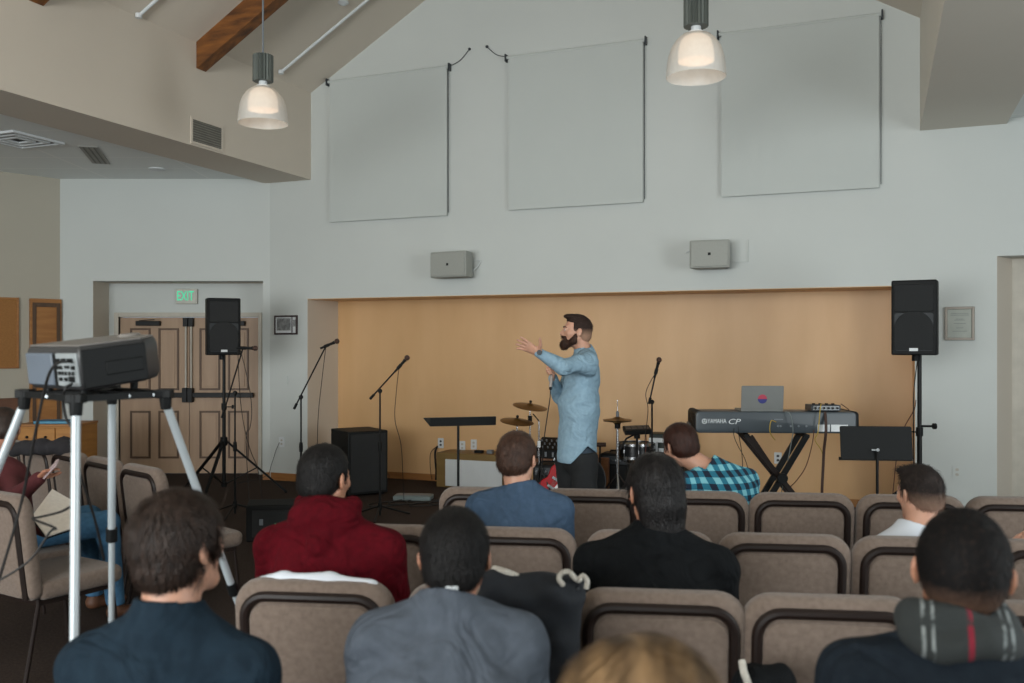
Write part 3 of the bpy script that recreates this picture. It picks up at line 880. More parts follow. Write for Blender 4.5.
def tripod(loc, top, rotz, label, spread=0.55, hub=0.62, knob=0.9):
    t = thing('speaker_stand', label, 'stand', loc, rotz, 'black tripod speaker stands')
    MB().cyl((0, 0, 0.12), (0, 0, hub + 0.4), 0.0195).build('lower_tube', M_blackm, t)
    MB().cyl((0, 0, hub + 0.35), (0, 0, top), 0.017).build('upper_tube', M_blackm, t)
    mm = MB(); mm.lathe([(0.001, 0), (0.035, 0), (0.04, 0.04), (0.035, 0.09), (0.001, 0.09)], (0, 0, hub - 0.04), 16); mm.build('hub', M_black, t)
    mm = MB(); mm.lathe([(0.001, 0), (0.028, 0), (0.028, 0.07), (0.001, 0.07)], (0, 0, hub + 0.34), 16); mm.cyl((0.02, 0, hub + 0.37), (0.08, 0, hub + 0.37), 0.006); mm.lathe([(0.001, 0), (0.02, 0), (0.02, 0.02), (0.001, 0.02)], (0.08, 0, hub + 0.37), 10, axis=(1, 0, 0)); mm.build('clamp', M_black, t)
    mm = MB(); mm.lathe([(0.001, 0), (0.03, 0), (0.03, 0.05), (0.001, 0.05)], (0, 0, 0.12), 16); mm.build('lower_collar', M_black, t)
    for k in range(3):
        a = 2 * PI * k / 3 + 0.35; c, s_ = math.cos(a), math.sin(a)
        lg = MB().bar((0.03 * c, 0.03 * s_, hub), (spread * c, spread * s_, 0.02), 0.03, 0.022).build('leg', M_blackm, t)
        MB().sphere((spread * c, spread * s_, 0.018), 0.018, 6).build('rubber_foot', M_black, lg)
        MB().bar((0.02 * c, 0.02 * s_, 0.15), (spread * 0.52 * c, spread * 0.52 * s_, hub * 0.5), 0.012, 0.012).build('brace', M_blackm, t)
    return t
# left loudspeaker
YL = 9.7
pL = P(224, 355, YL)
tripod((pL.x, YL, 0), pL.z, 0.15, 'black tripod stand under the left loudspeaker, before the double doors', 0.66, 0.60)
speaker_box((pL.x - 0.02, YL, pL.z), 0.42, 'black loudspeaker on the left tripod, before the double doors', 0.34, 0.60, 0.34)
# right loudspeaker
YR = 7.4
pR = P(919.5, 355, YR)
tripod((pR.x, YR, 0), pR.z, 2.2, 'black tripod stand under the right loudspeaker, at the right end of the alcove', 0.6, 0.55, 1.0)
speaker_box((pR.x - 0.03, YR, pR.z), -PSI - 0.12, 'black loudspeaker on the right tripod, beside the framed certificate', 0.335, 0.60, 0.34)
mm = MB(); kz = P(934, 426, YR).z; mm.cyl((pR.x + 0.01, YR - 0.01, kz), (pR.x + 0.10, YR - 0.02, kz), 0.009); mm.lathe([(0.001, 0), (0.024, 0), (0.024, 0.025), (0.001, 0.025)], (pR.x + 0.10, YR - 0.02, kz), 8, axis=(1, 0, 0))
kn = mm.build('clamp_knob', M_black)
rs = [o for o in bpy.data.objects if o.name.startswith('speaker_stand')][-1]
kn.parent = rs; kn.matrix_parent_inverse = (Matrix.Translation(rs.location) @ Matrix.Rotation(2.2, 4, 'Z')).inverted()

def mic_head(m, p, d, L=0.15):
    d = Vector(d).normalized(); p = Vector(p)
    m.tube([p, p + d * L * 0.62, p + d * L * 0.72], [0.011, 0.016, 0.018], 12)
    return p + d * L * 0.86
def mic_stand(px_pole, Y, py_joint, boom_a, boom_b, label, mic_dir, dy=0.0, micpx=None, with_mic=True, tri=True):
    """boom_a/boom_b: pixel of the tail and the front end of the boom"""
    base = P(px_pole, HOR, Y); j = P(px_pole, py_joint, Y)
    t = thing('microphone_stand', label, 'stand', (base.x, Y, 0), 0, 'black boom microphone stands')
    o = Vector((base.x, Y, 0))
    MB().cyl((0, 0, 0.02), (0, 0, j.z * 0.55), 0.011).build('lower_tube', M_blackm, t)
    MB().cyl((0, 0, j.z * 0.5), (0, 0, j.z), 0.0085).build('upper_tube', M_blackm, t)
    MB().lathe([(0.001, 0), (0.018, 0), (0.02, 0.05), (0.016, 0.09), (0.001, 0.09)], (0, 0, j.z * 0.55 - 0.03), 12).build('height_clutch', M_black, t)
    a = P(*boom_a, Y) - o; b = P(*boom_b, Y + dy) - o
    MB().tube([a, b], 0.0075, 8).build('boom', M_blackm, t)
    mm = MB(); mm.sphere((0, 0, j.z), 0.022, 8); mm.cyl((0, -0.03, j.z), (0, 0.03, j.z), 0.014); mm.build('boom_joint', M_black, t); MB().tube([a, a + (b - a).normalized() * 0.06], 0.013, 10).build('counterweight', M_black, t)
    for k in range(3):
        an = 2 * PI * k / 3 + 0.5
        MB().tube([(0, 0, 0.11), (0.30 * math.cos(an), 0.30 * math.sin(an), 0.012)], 0.009, 8).build('leg', M_blackm, t)
    MB().lathe([(0.001, 0), (0.02, 0), (0.02, 0.07), (0.001, 0.07)], (0, 0, 0.07), 12).build('hub', M_black, t)
    mt = None
    if with_mic:
        w = o + b; d = Vector(mic_dir).normalized()
        mt = thing('microphone', label.replace('stand', 'boom end').replace('boom microphone boom end', 'microphone on the stand'), 'microphone', w, 0, 'microphones on boom stands')
        m1 = MB(); m1.tube([-d * 0.06, d * 0.07, d * 0.09], [0.010, 0.014, 0.018], 12); m1.build('handle', M_black, mt)
        m2 = MB(); m2.sphere(d * 0.115, 0.026, 10); m2.build('mic_grille', mat('mic_grille', (92, 70, 62), 0.4, metal=0.6, nscale=200, bump=0.5, bscale=900), mt)
        m3 = MB(); m3.tube([-d * 0.02, d * 0.03], [0.017, 0.017], 10); m3.build('clip', M_black, mt)
    return t, o + b, mt
M1 = mic_stand(235, 8.7, 393, (222, 418), (243, 348), 'boom microphone stand just right of the left loudspeaker', (1, 0.1, -0.02))
M2 = mic_stand(301, 8.9, 397, (294, 409), (326, 346), 'boom microphone stand in front of the alcove left jamb', (1, 0.2, 0.45))
M3 = mic_stand(380, 8.6, 391, (370, 399), (399, 367), 'boom microphone stand in front of the black subwoofer', (0.65, 0.1, 0.75))
M4 = mic_stand(652, 8.4, 402, (649, 404), (656, 372), 'steep microphone stand between the speaker and the keyboard', (0.25, 0, 1))
for o, lab in ((M1[2], 'microphone held level beside the left loudspeaker'), (M2[2], 'microphone pointing up right before the alcove left jamb'),
               (M3[2], 'microphone above the black subwoofer, tilted up'), (M4[2], 'microphone between the standing man and the keyboard')):
    o['label'] = lab
def drop(a, b, sag=0.05, n=5, side=(0, 0, 0)):
    a, b = Vector(a), Vector(b); out = []
    for i in range(n + 1):
        t = i / n; p = a.lerp(b, t); p += Vector(side) * math.sin(PI * t); p.z -= sag * math.sin(PI * t); out.append(p)
    return out
e = M1[1]
cable(drop(e + Vector((-0.05, 0, 0)), P(258, 470, 9.2), 0.1, side=(-0.05, 0, 0)) + [P(262, 500, 9.1)], 'black microphone cable left of the two beside the left loudspeaker')
cable(drop(e + Vector((-0.03, 0.02, -0.02)), P(246, 440, 8.8), 0.1, side=(0.08, 0, 0)) + [P(250, 515, 8.72)], 'black microphone cable right of the two beside the left loudspeaker')
e = M2[1]; cable([e, e + Vector((-0.04, 0.02, -0.3)), P(318, 420, 8.95), P(317, 480, 8.95), P(314, 508, 8.9)], 'black microphone cable hanging before the alcove left jamb')
e = M3[1]; cable([e, P(396, 395, 8.7), P(395, 420, 8.75), P(401, 445, 8.9), P(403, 478, 9.2), P(404, 503, 9.35)], 'black microphone cable hanging right of the subwoofer')
e = M4[1]; cable([e, P(646, 392, 8.4), P(648, 410, 8.4), P(645, 440, 8.5), P(643, 480, 8.6)], 'black microphone cable on the stand between the man and the keyboard')

# subwoofer
ps = P(360, 492, 9.95)
t = thing('subwoofer', 'tall black subwoofer standing left in the alcove opening', 'speaker', (P(359, HOR, 10.05).x, 10.05, 0), 0.55)
MB().bx(-0.23, 0.23, -0.26, 0.26, 0.02, 0.70).build('cabinet', M_black, t, bevel=0.01)
MB().bx(-0.205, 0.205, -0.275, -0.262, 0.05, 0.67).build('grille', M_grill, t, bevel=0.004)
MB().bx(-0.245, -0.232, -0.10, 0.10, 0.42, 0.52).build('handle', M_black, t, bevel=0.004)
for sx in (-0.19, 0.19):
    for sy in (-0.2, 0.2): MB().lathe([(0.001, 0), (0.02, 0), (0.02, 0.02), (0.001, 0.02)], (sx, sy, 0.0), 10).build('foot', M_black, t)
cable([P(385, 472, 10.3), P(389, 475, 10.2), P(388, 479, 10.2), P(384, 478, 10.2)], 'short cable loop at the foot of the subwoofer')

# floor monitor
fm = P(272, 540, 7.6)
t = thing('floor_monitor', 'black wedge floor monitor beyond the maroon hoodie', 'speaker', (fm.x + 0.05, 7.75, 0), 0.12)
mm = MB(); mm.prism([(-0.2, 0.0), (0.2, 0.0), (0.2, 0.17), (-0.05, 0.33), (-0.2, 0.30)], -0.27, 0.27, 'yz')
mm2 = MB(Matrix.Rotation(0, 4, 'Z')); 
mm.build('cabinet', M_black, t, bevel=0.01)
mm = MB(); mm.bx(-0.22, 0.22, -0.212, -0.201, 0.04, 0.26); mm.build('connection_panel', M_grill, t)
mm = MB(); mm.bx(-0.16, -0.13, -0.218, -0.213, 0.14, 0.19); mm.build('switch', M_grey, t)
mm = MB()
for (x, z) in ((0.0, 0.14), (0.03, 0.12), (0.02, 0.09), (-0.03, 0.15)): mm.bx(x - 0.006, x + 0.006, -0.217, -0.212, z - 0.004, z + 0.004)
mm.build('indicator_light', mat('green_led', (20, 120, 90), 0.5, emit=(30, 160, 110), estr=0.5), t)

# floor clutter: pale flat stage box and loops of cable
pf = P(422, 499, 9.5)
t = thing('stage_box', 'low pale grey stage box on the floor right of the subwoofer', 'box', (pf.x - 0.1, 9.6, 0), -0.1)
MB().bx(-0.2, 0.2, -0.1, 0.1, 0, 0.05).build('case', mat('stage_box_grey', (110, 122, 122), 0.5), t, bevel=0.01)
MB().bx(-0.17, 0.17, -0.07, 0.07, 0.051, 0.056).build('top_plate', M_grey, t)
random.seed(3)
for k in range(4):
    pts = []
    x0, y0 = P(380 + 25 * k, HOR, 9.4).x, 9.3 + 0.12 * k
    for i in range(12):
        a = i * 0.9 + k; pts.append((x0 + 0.3 * math.cos(a) + 0.06 * i, y0 + 0.16 * math.sin(a * 1.3), 0.008 + 0.004 * (i % 2)))
    cable(pts, ('tangled black cable on the floor right of the subwoofer, leftmost coil', 'tangled black cable on the floor behind the pale stage box', 'tangled black cable on the floor between stage box and music stand', 'tangled black cable on the floor left of the white-fronted box')[k], 0.006)

# music stands
def music_stand(px, Y, pyc, w, h, tilt, rz, label, pz):
    base = P(px, HOR, Y); z = P(px, pyc, Y).z
    t = thing('music_stand', label, 'stand', (base.x, Y, 0), rz, 'black music stands')
    X = Matrix.Translation((0, 0, z)) @ Matrix.Rotation(tilt, 4, 'X')
    mm = MB(X); mm.pillow(rrect(w, h, 0.012), 0.0, 0.006, 0.002, 1); mm.bx(-w / 2, w / 2, -0.055, 0.004, -h / 2 - 0.004, -h / 2 + 0.001); mm.bx(-w / 2, w / 2, -0.058, -0.054, -h / 2 - 0.004, -h / 2 + 0.02)
    mm.build('desk', M_black, t)
    mm = MB(X); mm.lathe([(0.001, 0), (0.02, 0), (0.012, 0.03), (0.001, 0.03)], (0, 0.006, pz), 12, axis=(0, 1, 0)); mm.bx(-0.012, 0.04, 0.02, 0.03, pz - 0.006, pz + 0.006); mm.build('tilt_knob', M_chrome if pz else M_black, t)
    zt = z + pz
    MB().cyl((0, 0.03, zt), (0, 0.03, 0.45), 0.010).build('upper_tube', M_blackm, t)
    MB().cyl((0, 0.03, 0.5), (0, 0.03, 0.08), 0.0145).build('lower_tube', M_blackm, t)
    for k in range(3):
        a = 2 * PI * k / 3 + 0.9
        MB().tube([(0, 0.03, 0.14), (0.14 * math.cos(a), 0.03 + 0.14 * math.sin(a), 0.07), (0.28 * math.cos(a), 0.03 + 0.28 * math.sin(a), 0.012)], 0.009, 8).build('leg', M_blackm, t)
    return t
# left stand: desk lies almost flat; right one seen from behind
music_stand(459, 6.95, 421, 0.50, 0.33, math.radians(-84), 0.25, 'black music stand with its desk nearly flat, left of the standing man', 0.0)
t = music_stand(876, 6.4, 443, 0.49, 0.235, math.radians(9), PI - 0.1, 'black music stand seen from behind, right of the keyboard', -0.05)

# low wooden box with white front against the alcove wall
s0, s1 = wall_s(440, AD - 0.3), wall_s(506, AD - 0.3)
zt = CAMH + (HOR - 453) / FPX * W(wall_s(470, AD - 0.3), AD - 0.3).y
t = thing('low_cabinet', 'low wooden cabinet with a white front panel under the outlets', 'cabinet', W((s0 + s1) / 2, AD - 0.21, 0), -PSI)
w = (s1 - s0) / 2
MB().bx(-w, w, -0.18, 0.18, 0.0, zt).build('carcass', wood('olive_wood', (128, 102, 56), (120, 94, 50), stretch=(1, 1, 6)), t, bevel=0.004)
MB().bx(-w + 0.12, w - 0.005, -0.20, -0.181, 0.02, zt - 0.07).build('front_panel', M_white, t, bevel=0.004)
for (dx, ww, hh, mt, lab) in ((0.16, 0.10, 0.03, M_black, 'small black device on top of the low white-fronted cabinet'), (0.30, 0.07, 0.04, M_grey, 'small grey device on top of the low white-fronted cabinet')):
    c = W((s0 + s1) / 2 - 0.1 + dx, AD - 0.25, zt)
    tag(MB(Matrix.Translation(c) @ Matrix.Rotation(-PSI, 4, 'Z')).prism(rrect(ww, 0.07, 0.012), 0, hh, 'xy').build('small_device', mt, bevel=0.003), lab, 'device')
s, z = WP(438, 445, AD)
for k, (dx, dz) in enumerate(((-0.05, 0.25), (0.0, 0.1))):
    cable([W(s, AD - 0.02, z - 0.01), W(s + dx - 0.02 + 0.01 * k, AD - 0.06, z - 0.1), W(s + dx * 1.5, AD - 0.05, z - 0.3), W(s + dx, AD - 0.06, 0.02)], ('thin cord looping left from the plugged outlet left of the low cabinet', 'thick cord dropping straight down from the plugged outlet left of the low cabinet')[k], 0.004 + 0.008 * k)

# ================================================================== drums and amps in the alcove
def cymbal(m, c, r, tilt, n=36):
    R = Euler(tilt).to_matrix()
    pr = [(0.004, 0.028), (0.02, 0.026), (0.035, 0.014), (0.05, 0.010), (r * 0.7, 0.003), (r, -0.008), (r, -0.010), (r * 0.7, 0.0), (0.05, 0.006), (0.004, 0.02)]
    m.lathe(pr, c, n, axis=R @ Vector((0, 0, 1)))
def cym_stand(px, py, Y, wpx, tilt, label):
    c = P(px, py, Y)
    t = thing('cymbal_stand', label, 'cymbal', (c.x, Y, 0), 0, 'cymbals of the drum kit')
    mm = MB(); cymbal(mm, (0, 0, c.z), wpx / 2 / FPX * Y, tilt); mm.build('cymbal', M_brass, t)
    R = Euler(tilt).to_matrix() @ Vector((0, 0, 1))
    mm = MB(); mm.tube([Vector((0, 0, c.z)) - R * 0.03, Vector((0, 0, c.z)) + R * 0.06], 0.006, 8); mm.lathe([(0.001, 0), (0.014, 0), (0.014, 0.02), (0.001, 0.02)], Vector((0, 0, c.z)) + R * 0.035, 10, axis=R); mm.build('wing_nut', M_black, t)
    MB().lathe([(0.001, 0), (0.022, 0), (0.022, 0.10), (0.001, 0.10)], (0, 0, c.z - 0.2), 12).build('tilter', M_black, t)
    MB().cyl((0, 0, c.z - 0.02), (0, 0, 0.5), 0.008).build('upper_tube', M_chrome, t)
    MB().cyl((0, 0, 0.55), (0, 0, 0.08), 0.013).build('lower_tube', M_chrome, t)
    for k in range(3):
        a = 2 * PI * k / 3 + px
        MB().tube([(0, 0, 0.42), (0.26 * math.cos(a), 0.26 * math.sin(a), 0.012)], 0.009, 8).build('leg', M_chrome, t)
    return t
cym_stand(530, 406, 9.35, 35, (0.15, 0.14, 0), 'upper crash cymbal on a stand left of the standing man')
cym_stand(517, 421, 9.1, 34, (0.15, 0.10, 0), 'lower ride cymbal on a stand left of the standing man')
# hi-hat
Yh = 9.0; c = P(617.5, 420, Yh)
t = thing('hi_hat', 'hi-hat cymbals on a chrome stand right of the standing man', 'cymbal', (c.x, Yh, 0))
r = 14.6 / FPX * Yh
for sg, z in ((1, c.z + 0.004), (-1, c.z - 0.012)):
    mm = MB(); mm.lathe([(0.004, sg * 0.03), (0.03, sg * 0.026), (0.045, sg * 0.014), (r, sg * 0.0), (r, sg * -0.002), (0.045, sg * 0.011), (0.004, sg * 0.026)], (0, 0, z), 36); mm.build('cymbal', M_brass, t)
MB().cyl((0, 0, c.z - 0.1), (0, 0, c.z + 0.20), 0.004).build('pull_rod', M_chrome, t)
MB().lathe([(0.001, 0), (0.016, 0), (0.016, 0.05), (0.008, 0.06), (0.001, 0.06)], (0, 0, c.z + 0.03), 12).build('clutch', M_grey, t)
MB().lathe([(0.001, 0), (0.028, 0), (0.028, 0.06), (0.001, 0.06)], (0, 0, c.z - 0.085), 12).build('lower_cup', M_black, t)
MB().cyl((0, 0, c.z - 0.09), (0, 0, 0.06), 0.014).build('tube', M_chrome, t)
MB().bx(-0.045, 0.045, -0.28, 0.02, 0.02, 0.05).build('pedal', M_chrome, t)
for k in range(3):
    a = 2 * PI * k / 3 + 0.5
    MB().tube([(0, 0, 0.36), (0.28 * math.cos(a), 0.28 * math.sin(a), 0.012)], 0.010, 8).build('leg', M_chrome, t)
# straight chrome stand with small boom
c = P(539, 421, 9.0)
t = thing('straight_stand', 'slim chrome stand between the cymbals and the standing man', 'stand', (c.x, 9.0, 0))
MB().cyl((0, 0, 0.03), (0, 0, c.z), 0.008).build('tube', M_chrome, t)
MB().lathe([(0.001, 0), (0.018, 0), (0.018, 0.06), (0.001, 0.06)], (0, 0, P(539, 447, 9.0).z), 12).build('clamp', M_white, t)
MB().tube([(0, 0, c.z), P(533, 414, 9.0) - Vector((c.x, 9.0, 0))], 0.006, 8).build('arm', M_black, t)
for k in range(3):
    a = 2 * PI * k / 3 + 0.2
    MB().tube([(0, 0, 0.2), (0.2 * math.cos(a), 0.2 * math.sin(a), 0.012)], 0.008, 8).build('leg', M_chrome, t)

M_drum = mat('drum_shell_black', (22, 24, 26), 0.25)
M_drumhead = mat('drum_head', (60, 74, 64), 0.5)
def drum(c, r, h, axis, label, name='drum', hm=None):
    t = thing(name, label, 'drum', c, 0, 'drums of the kit')
    A = Vector(axis).normalized()
    mm = MB(); mm.lathe([(r - 0.004, 0), (r, 0), (r, h), (r - 0.004, h)], (0, 0, 0), 36, axis=A); mm.build('shell', M_drum, t)
    for z0 in (-0.008, h - 0.018):
        mm = MB(); mm.lathe([(r, 0), (r + 0.01, 0), (r + 0.01, 0.026), (r, 0.026)], A * z0, 36, axis=A); mm.build('hoop', M_chrome, t)
        mm = MB(); mm.lathe([(0.001, 0), (r, 0)], A * (z0 + (0.012 if z0 > 0 else 0.006)), 36, axis=A); mm.build('drum_head', hm or M_drumhead, t)
    q = Vector((0, 0, 1)).rotation_difference(A).to_matrix()
    mm = MB()
    for k in range(8):
        a = 2 * PI * k / 8; v = q @ Vector(((r + 0.012) * math.cos(a), (r + 0.012) * math.sin(a), 0))
        mm.tube([v + A * 0.0, v + A * h], 0.004, 6); mm.tube([v + A * (h * 0.4), v + A * (h * 0.6)], 0.010, 8)
    mm.build('lug', M_chrome, t)
    return t
ds = P(636, 452, 9.15)
drum((ds.x, 9.15, ds.z - 0.05), 0.178, 0.14, (0, 0, 1), 'snare drum with chrome lugs right of the hi-hat', 'snare_drum')
mm = MB(); cc = Vector((ds.x, 9.15, 0))
t = thing('snare_stand', 'chrome folding stand under the snare drum', 'stand', (ds.x, 9.15, 0))
MB().cyl((0, 0, 0.08), (0, 0, ds.z - 0.12), 0.013).build('tube', M_chrome, t)
for k in range(3):
    a = 2 * PI * k / 3 + 1.0
    MB().tube([(0, 0, 0.3), (0.24 * math.cos(a), 0.24 * math.sin(a), 0.012)], 0.009, 8).build('leg', M_chrome, t)
    MB().tube([(0, 0, ds.z - 0.16), (0.15 * math.cos(a), 0.15 * math.sin(a), ds.z - 0.075), (0.185 * math.cos(a), 0.185 * math.sin(a), ds.z - 0.06)], 0.007, 8).build('basket_arm', M_chrome, t)
db = P(575, 470, 9.25)
drum((db.x, 8.9, 0.30), 0.27, 0.34, (0, 1, 0), 'black bass drum behind the standing man legs', 'bass_drum', M_drum)
dt = P(600, 470, 9.2)
# sample pad on a stand
c = P(637, 430, 8.6)
t = thing('sample_pad', 'flat black percussion pad on its own stand, right of the hi-hat', 'pad', (c.x, 8.6, 0))
X = Matrix.Translation((0, 0, c.z)) @ Matrix.Rotation(0.15, 4, 'X') @ Matrix.Rotation(-0.04, 4, 'Y')
mm = MB(X); mm.bx(-0.125, 0.125, -0.10, 0.10, -0.022, 0.022); mm.build('case', M_black, t, bevel=0.006)
mm = MB(X)
for i in range(4):
    for j in range(2): mm.bx(-0.11 + i * 0.057, -0.06 + i * 0.057, -0.07 + j * 0.075, -0.005 + j * 0.075, 0.022, 0.028)
mm.build('pad', M_greyd, t, bevel=0.003)
MB().cyl((0, 0, 0.06), (0, 0, c.z - 0.02), 0.012).build('tube', M_blackm, t)
MB().tube([(-0.16, 0, c.z - 0.18), (-0.10, 0, c.z - 0.08), (-0.02, 0, c.z - 0.04)], 0.009, 8).build('arm', M_blackm, t)
MB().lathe([(0.001, 0), (0.03, 0), (0.03, 0.05), (0.001, 0.05)], (0, 0, c.z - 0.08), 12).build('mount', M_black, t)
for k in range(3):
    a = 2 * PI * k / 3 + 0.2
    MB().tube([(0, 0, 0.25), (0.25 * math.cos(a), 0.25 * math.sin(a), 0.012)], 0.009, 8).build('leg', M_blackm, t)
cable([P(646, 433, 8.6), P(646, 445, 8.65), P(644, 470, 8.7), P(642, 500, 8.8)], 'red-brown cable hanging from the percussion pad', 0.004, mat('red_brown_cord', (110, 52, 40), 0.6))

# wooden table with mixer
c = P(552, 457, 9.55)
t = thing('wooden_table', 'small brown wooden table behind the standing man, holding a mixer', 'table', (P(560, HOR, 9.55).x, 9.55, 0), -PSI)
zt = c.z; MW = wood('table_brown', (140, 92, 60), (116, 74, 48), stretch=(4, 1, 1))
MB().bx(-0.25, 0.25, -0.15, 0.15, zt - 0.07, zt).build('table_top', MW, t, bevel=0.004)
for sx in (-0.22, 0.22):
    for sy in (-0.12, 0.12): MB().bx(sx - 0.02, sx + 0.02, sy - 0.02, sy + 0.02, 0, zt - 0.07).build('leg', MW, t)
t = thing('mixer', 'black audio mixer with white knobs on the brown table left of the standing man', 'mixer', (P(556, HOR, 9.5).x, 9.5, zt), -PSI)
MB().add([(-0.2, -0.12, 0), (0.2, -0.12, 0), (0.2, 0.12, 0), (-0.2, 0.12, 0), (-0.2, -0.12, 0.09), (0.2, -0.12, 0.09), (0.2, 0.12, 0.2), (-0.2, 0.12, 0.2)],
         [(0, 3, 2, 1), (4, 5, 6, 7), (0, 1, 5, 4), (1, 2, 6, 5), (2, 3, 7, 6), (3, 0, 4, 7)]).build('case', M_black, t, bevel=0.006)
mm = MB()
for i in range(7):
    for j in range(3):
        MB().cyl((-0.17 + i * 0.055, -0.08 + j * 0.06, 0.10 + j * 0.028), (-0.17 + i * 0.055, -0.09 + j * 0.06, 0.125 + j * 0.028), 0.008, n=8).build('knob', M_grey, t)
mm = MB()
for i in range(5): mm.bx(-0.16 + i * 0.08, -0.14 + i * 0.08, -0.127, -0.12, 0.02, 0.07)
mm.build('jack', M_grey, t)

def amp(loc, rotz, w, h, dp, label, logo=True, plate=False):
    t = thing('guitar_amplifier', label, 'amplifier', loc, rotz, 'black amplifiers in the alcove')
    MB().bx(-w / 2, w / 2, -dp / 2, dp / 2, 0.015, h).build('cabinet', M_black, t, bevel=0.012)
    MB().bx(-w / 2 + 0.03, w / 2 - 0.03, -dp / 2 - 0.006, -dp / 2, 0.04, h * 0.74).build('grille_cloth', M_grill, t)
    MB().bx(-w / 2 + 0.02, w / 2 - 0.02, -dp / 2 - 0.008, -dp / 2, h * 0.78, h - 0.03).build('control_panel', M_greyd, t)
    mm = MB()
    for i in range(6): mm.cyl((-w * 0.38 + i * w * 0.15, -dp / 2 - 0.008, h * 0.86), (-w * 0.38 + i * w * 0.15, -dp / 2 - 0.025, h * 0.86), 0.011, n=10)
    mm.build('knob', M_chrome, t)
    if logo: MB().prism(rrect(0.11, 0.03, 0.014, -0.02, h * 0.62), -dp / 2 - 0.010, -dp / 2 - 0.005).build('badge', M_white, t)
    if plate:
        mm = MB(); mm.bx(-w * 0.4, w * 0.4, -dp / 2 - 0.012, -dp / 2 - 0.005, h * 0.52, h * 0.70); mm.bx(-w * 0.2, w * 0.2, -dp / 2 - 0.012, -dp / 2 - 0.005, h * 0.2, h * 0.52); mm.build('front_plate', M_white, t)
    MB().tube([(-0.08, 0, h), (-0.07, 0, h + 0.02), (0.07, 0, h + 0.02), (0.08, 0, h)], 0.008, 8).build('handle', M_black, t)
    for sx in (-1, 1): MB().bx(sx * w * 0.4 - 0.02, sx * w * 0.4 + 0.02, -0.1, 0.1, 0, 0.015).build('foot', M_black, t)
    return t
am = P(549, 466, 9.0)
amp((am.x + 0.0, 9.05, 0), -0.1, 0.30, am.z + 0.02, 0.22, 'small black amplifier with a white script badge, left of the standing man')
a2 = P(614, 453, 9.55); amp((a2.x + 0.04, 9.6, 0), -PSI, 0.30, a2.z, 0.22, 'black amplifier cabinet behind the hi-hat stand', False)
a3 = P(664, 433, 9.3); 
t = thing('equipment_rack', 'black equipment case standing behind the steep microphone stand', 'case', (P(668, HOR, 9.3).x, 9.3, 0), -PSI)
zr = P(664, 452, 9.3).z
MB().bx(-0.19, 0.19, -0.14, 0.14, 0, zr).build('case', M_black, t, bevel=0.008)
MB().bx(-0.16, 0.16, -0.148, -0.141, 0.05, zr - 0.05).build('front', M_grill, t)
t = thing('amplifier_head', 'small amplifier with green-black top and white front plate, on the equipment case', 'amplifier', (P(666, HOR, 9.3).x, 9.3, zr), -PSI)
hh = a3.z - zr
MB().bx(-0.15, 0.15, -0.11, 0.11, 0, hh).build('cabinet', mat('green_black', (26, 38, 32), 0.5), t, bevel=0.008)
mm = MB(); mm.bx(-0.15, 0.02, -0.118, -0.111, hh * 0.55, hh * 0.78); mm.bx(-0.13, -0.06, -0.118, -0.111, 0.01, hh * 0.55); mm.bx(-0.05, 0.0, -0.118, -0.111, 0.01, hh * 0.25); mm.build('front_plate', M_white, t)
# cajon
c = P(597, 459, 9.4)
t = thing('cajon', 'brown wooden box drum behind the standing man, right side', 'drum', (P(600, HOR, 9.6).x, 9.66, 0), -PSI)
MB().bx(-0.14, 0.14, -0.14, 0.14, 0.01, c.z).build('body', MW, t, bevel=0.006)
MB().bx(-0.135, 0.135, -0.147, -0.141, 0.015, c.z - 0.01).build('tapping_plate', wood('ply_brown', (150, 102, 66), (130, 86, 54)), t)
for sx in (-0.1, 0.1):
    for sy in (-0.1, 0.1): MB().lathe([(0.001, 0), (0.015, 0), (0.015, 0.01), (0.001, 0.01)], (sx, sy, 0), 8).build('foot', M_black, t)
# dark brown keyboard-like slab behind the man (horizontal dark bar)
c = P(605, 448, 9.0)
t = thing('percussion_bar', 'dark brown horizontal percussion bar between the man and the hi-hat', 'bar', (P(600, HOR, 9.3).x, 9.3, 0), 0)
MB().cyl((-0.10, 0, c.z), (0.06, 0, c.z), 0.022).build('bar', mat('dark_brown', (56, 34, 26), 0.5), t)
MB().cyl((0.0, 0, c.z), (0.0, 0, 0.05), 0.010).build('tube', M_blackm, t)
for k in range(3):
    a = 2 * PI * k / 3 + 0.2
    MB().tube([(0, 0, 0.2), (0.16 * math.cos(a), 0.16 * math.sin(a), 0.012)], 0.008, 8).build('leg', M_blackm, t)
# red electric guitar leaning
c = P(543, 482, 8.95)
t = thing('electric_guitar', 'red electric guitar on a stand left of the standing man', 'guitar', (c.x - 0.02, 8.8, 0), 0.15)
T = Matrix.Translation((0, 0, 0.12)) @ Matrix.Rotation(-0.14, 4, 'X') @ Matrix.Rotation(0.6, 4, 'Y')
out = []
for i in range(40):
    a = 2 * PI * i / 40; r = 0.15 + 0.035 * math.cos(2 * a) * 1.2
    x = r * math.sin(a) * (0.92 if math.cos(a) > 0 else 1.08); z = 0.19 - 0.21 * math.cos(a + PI)
    out.append((x * (1 - 0.22 * math.exp(-((z - 0.24) / 0.07) ** 2)), z))
mm = MB(T); mm.prism(out, -0.02, 0.02); mm.build('body', mat('guitar_red', (170, 24, 32), 0.25), t, bevel=0.008)
mm = MB(T); mm.prism([(0.0, 0.06), (0.08, 0.08), (0.09, 0.16), (0.04, 0.22), (0.02, 0.12)], -0.024, -0.020); mm.build('pickguard', M_white, t)
mm = MB(T)
for z in (0.16, 0.25): mm.bx(-0.04, 0.04, -0.032, -0.024, z - 0.012, z + 0.012)
mm.bx(-0.045, 0.045, -0.034, -0.024, 0.09, 0.11); mm.build('pickup', M_chrome, t)
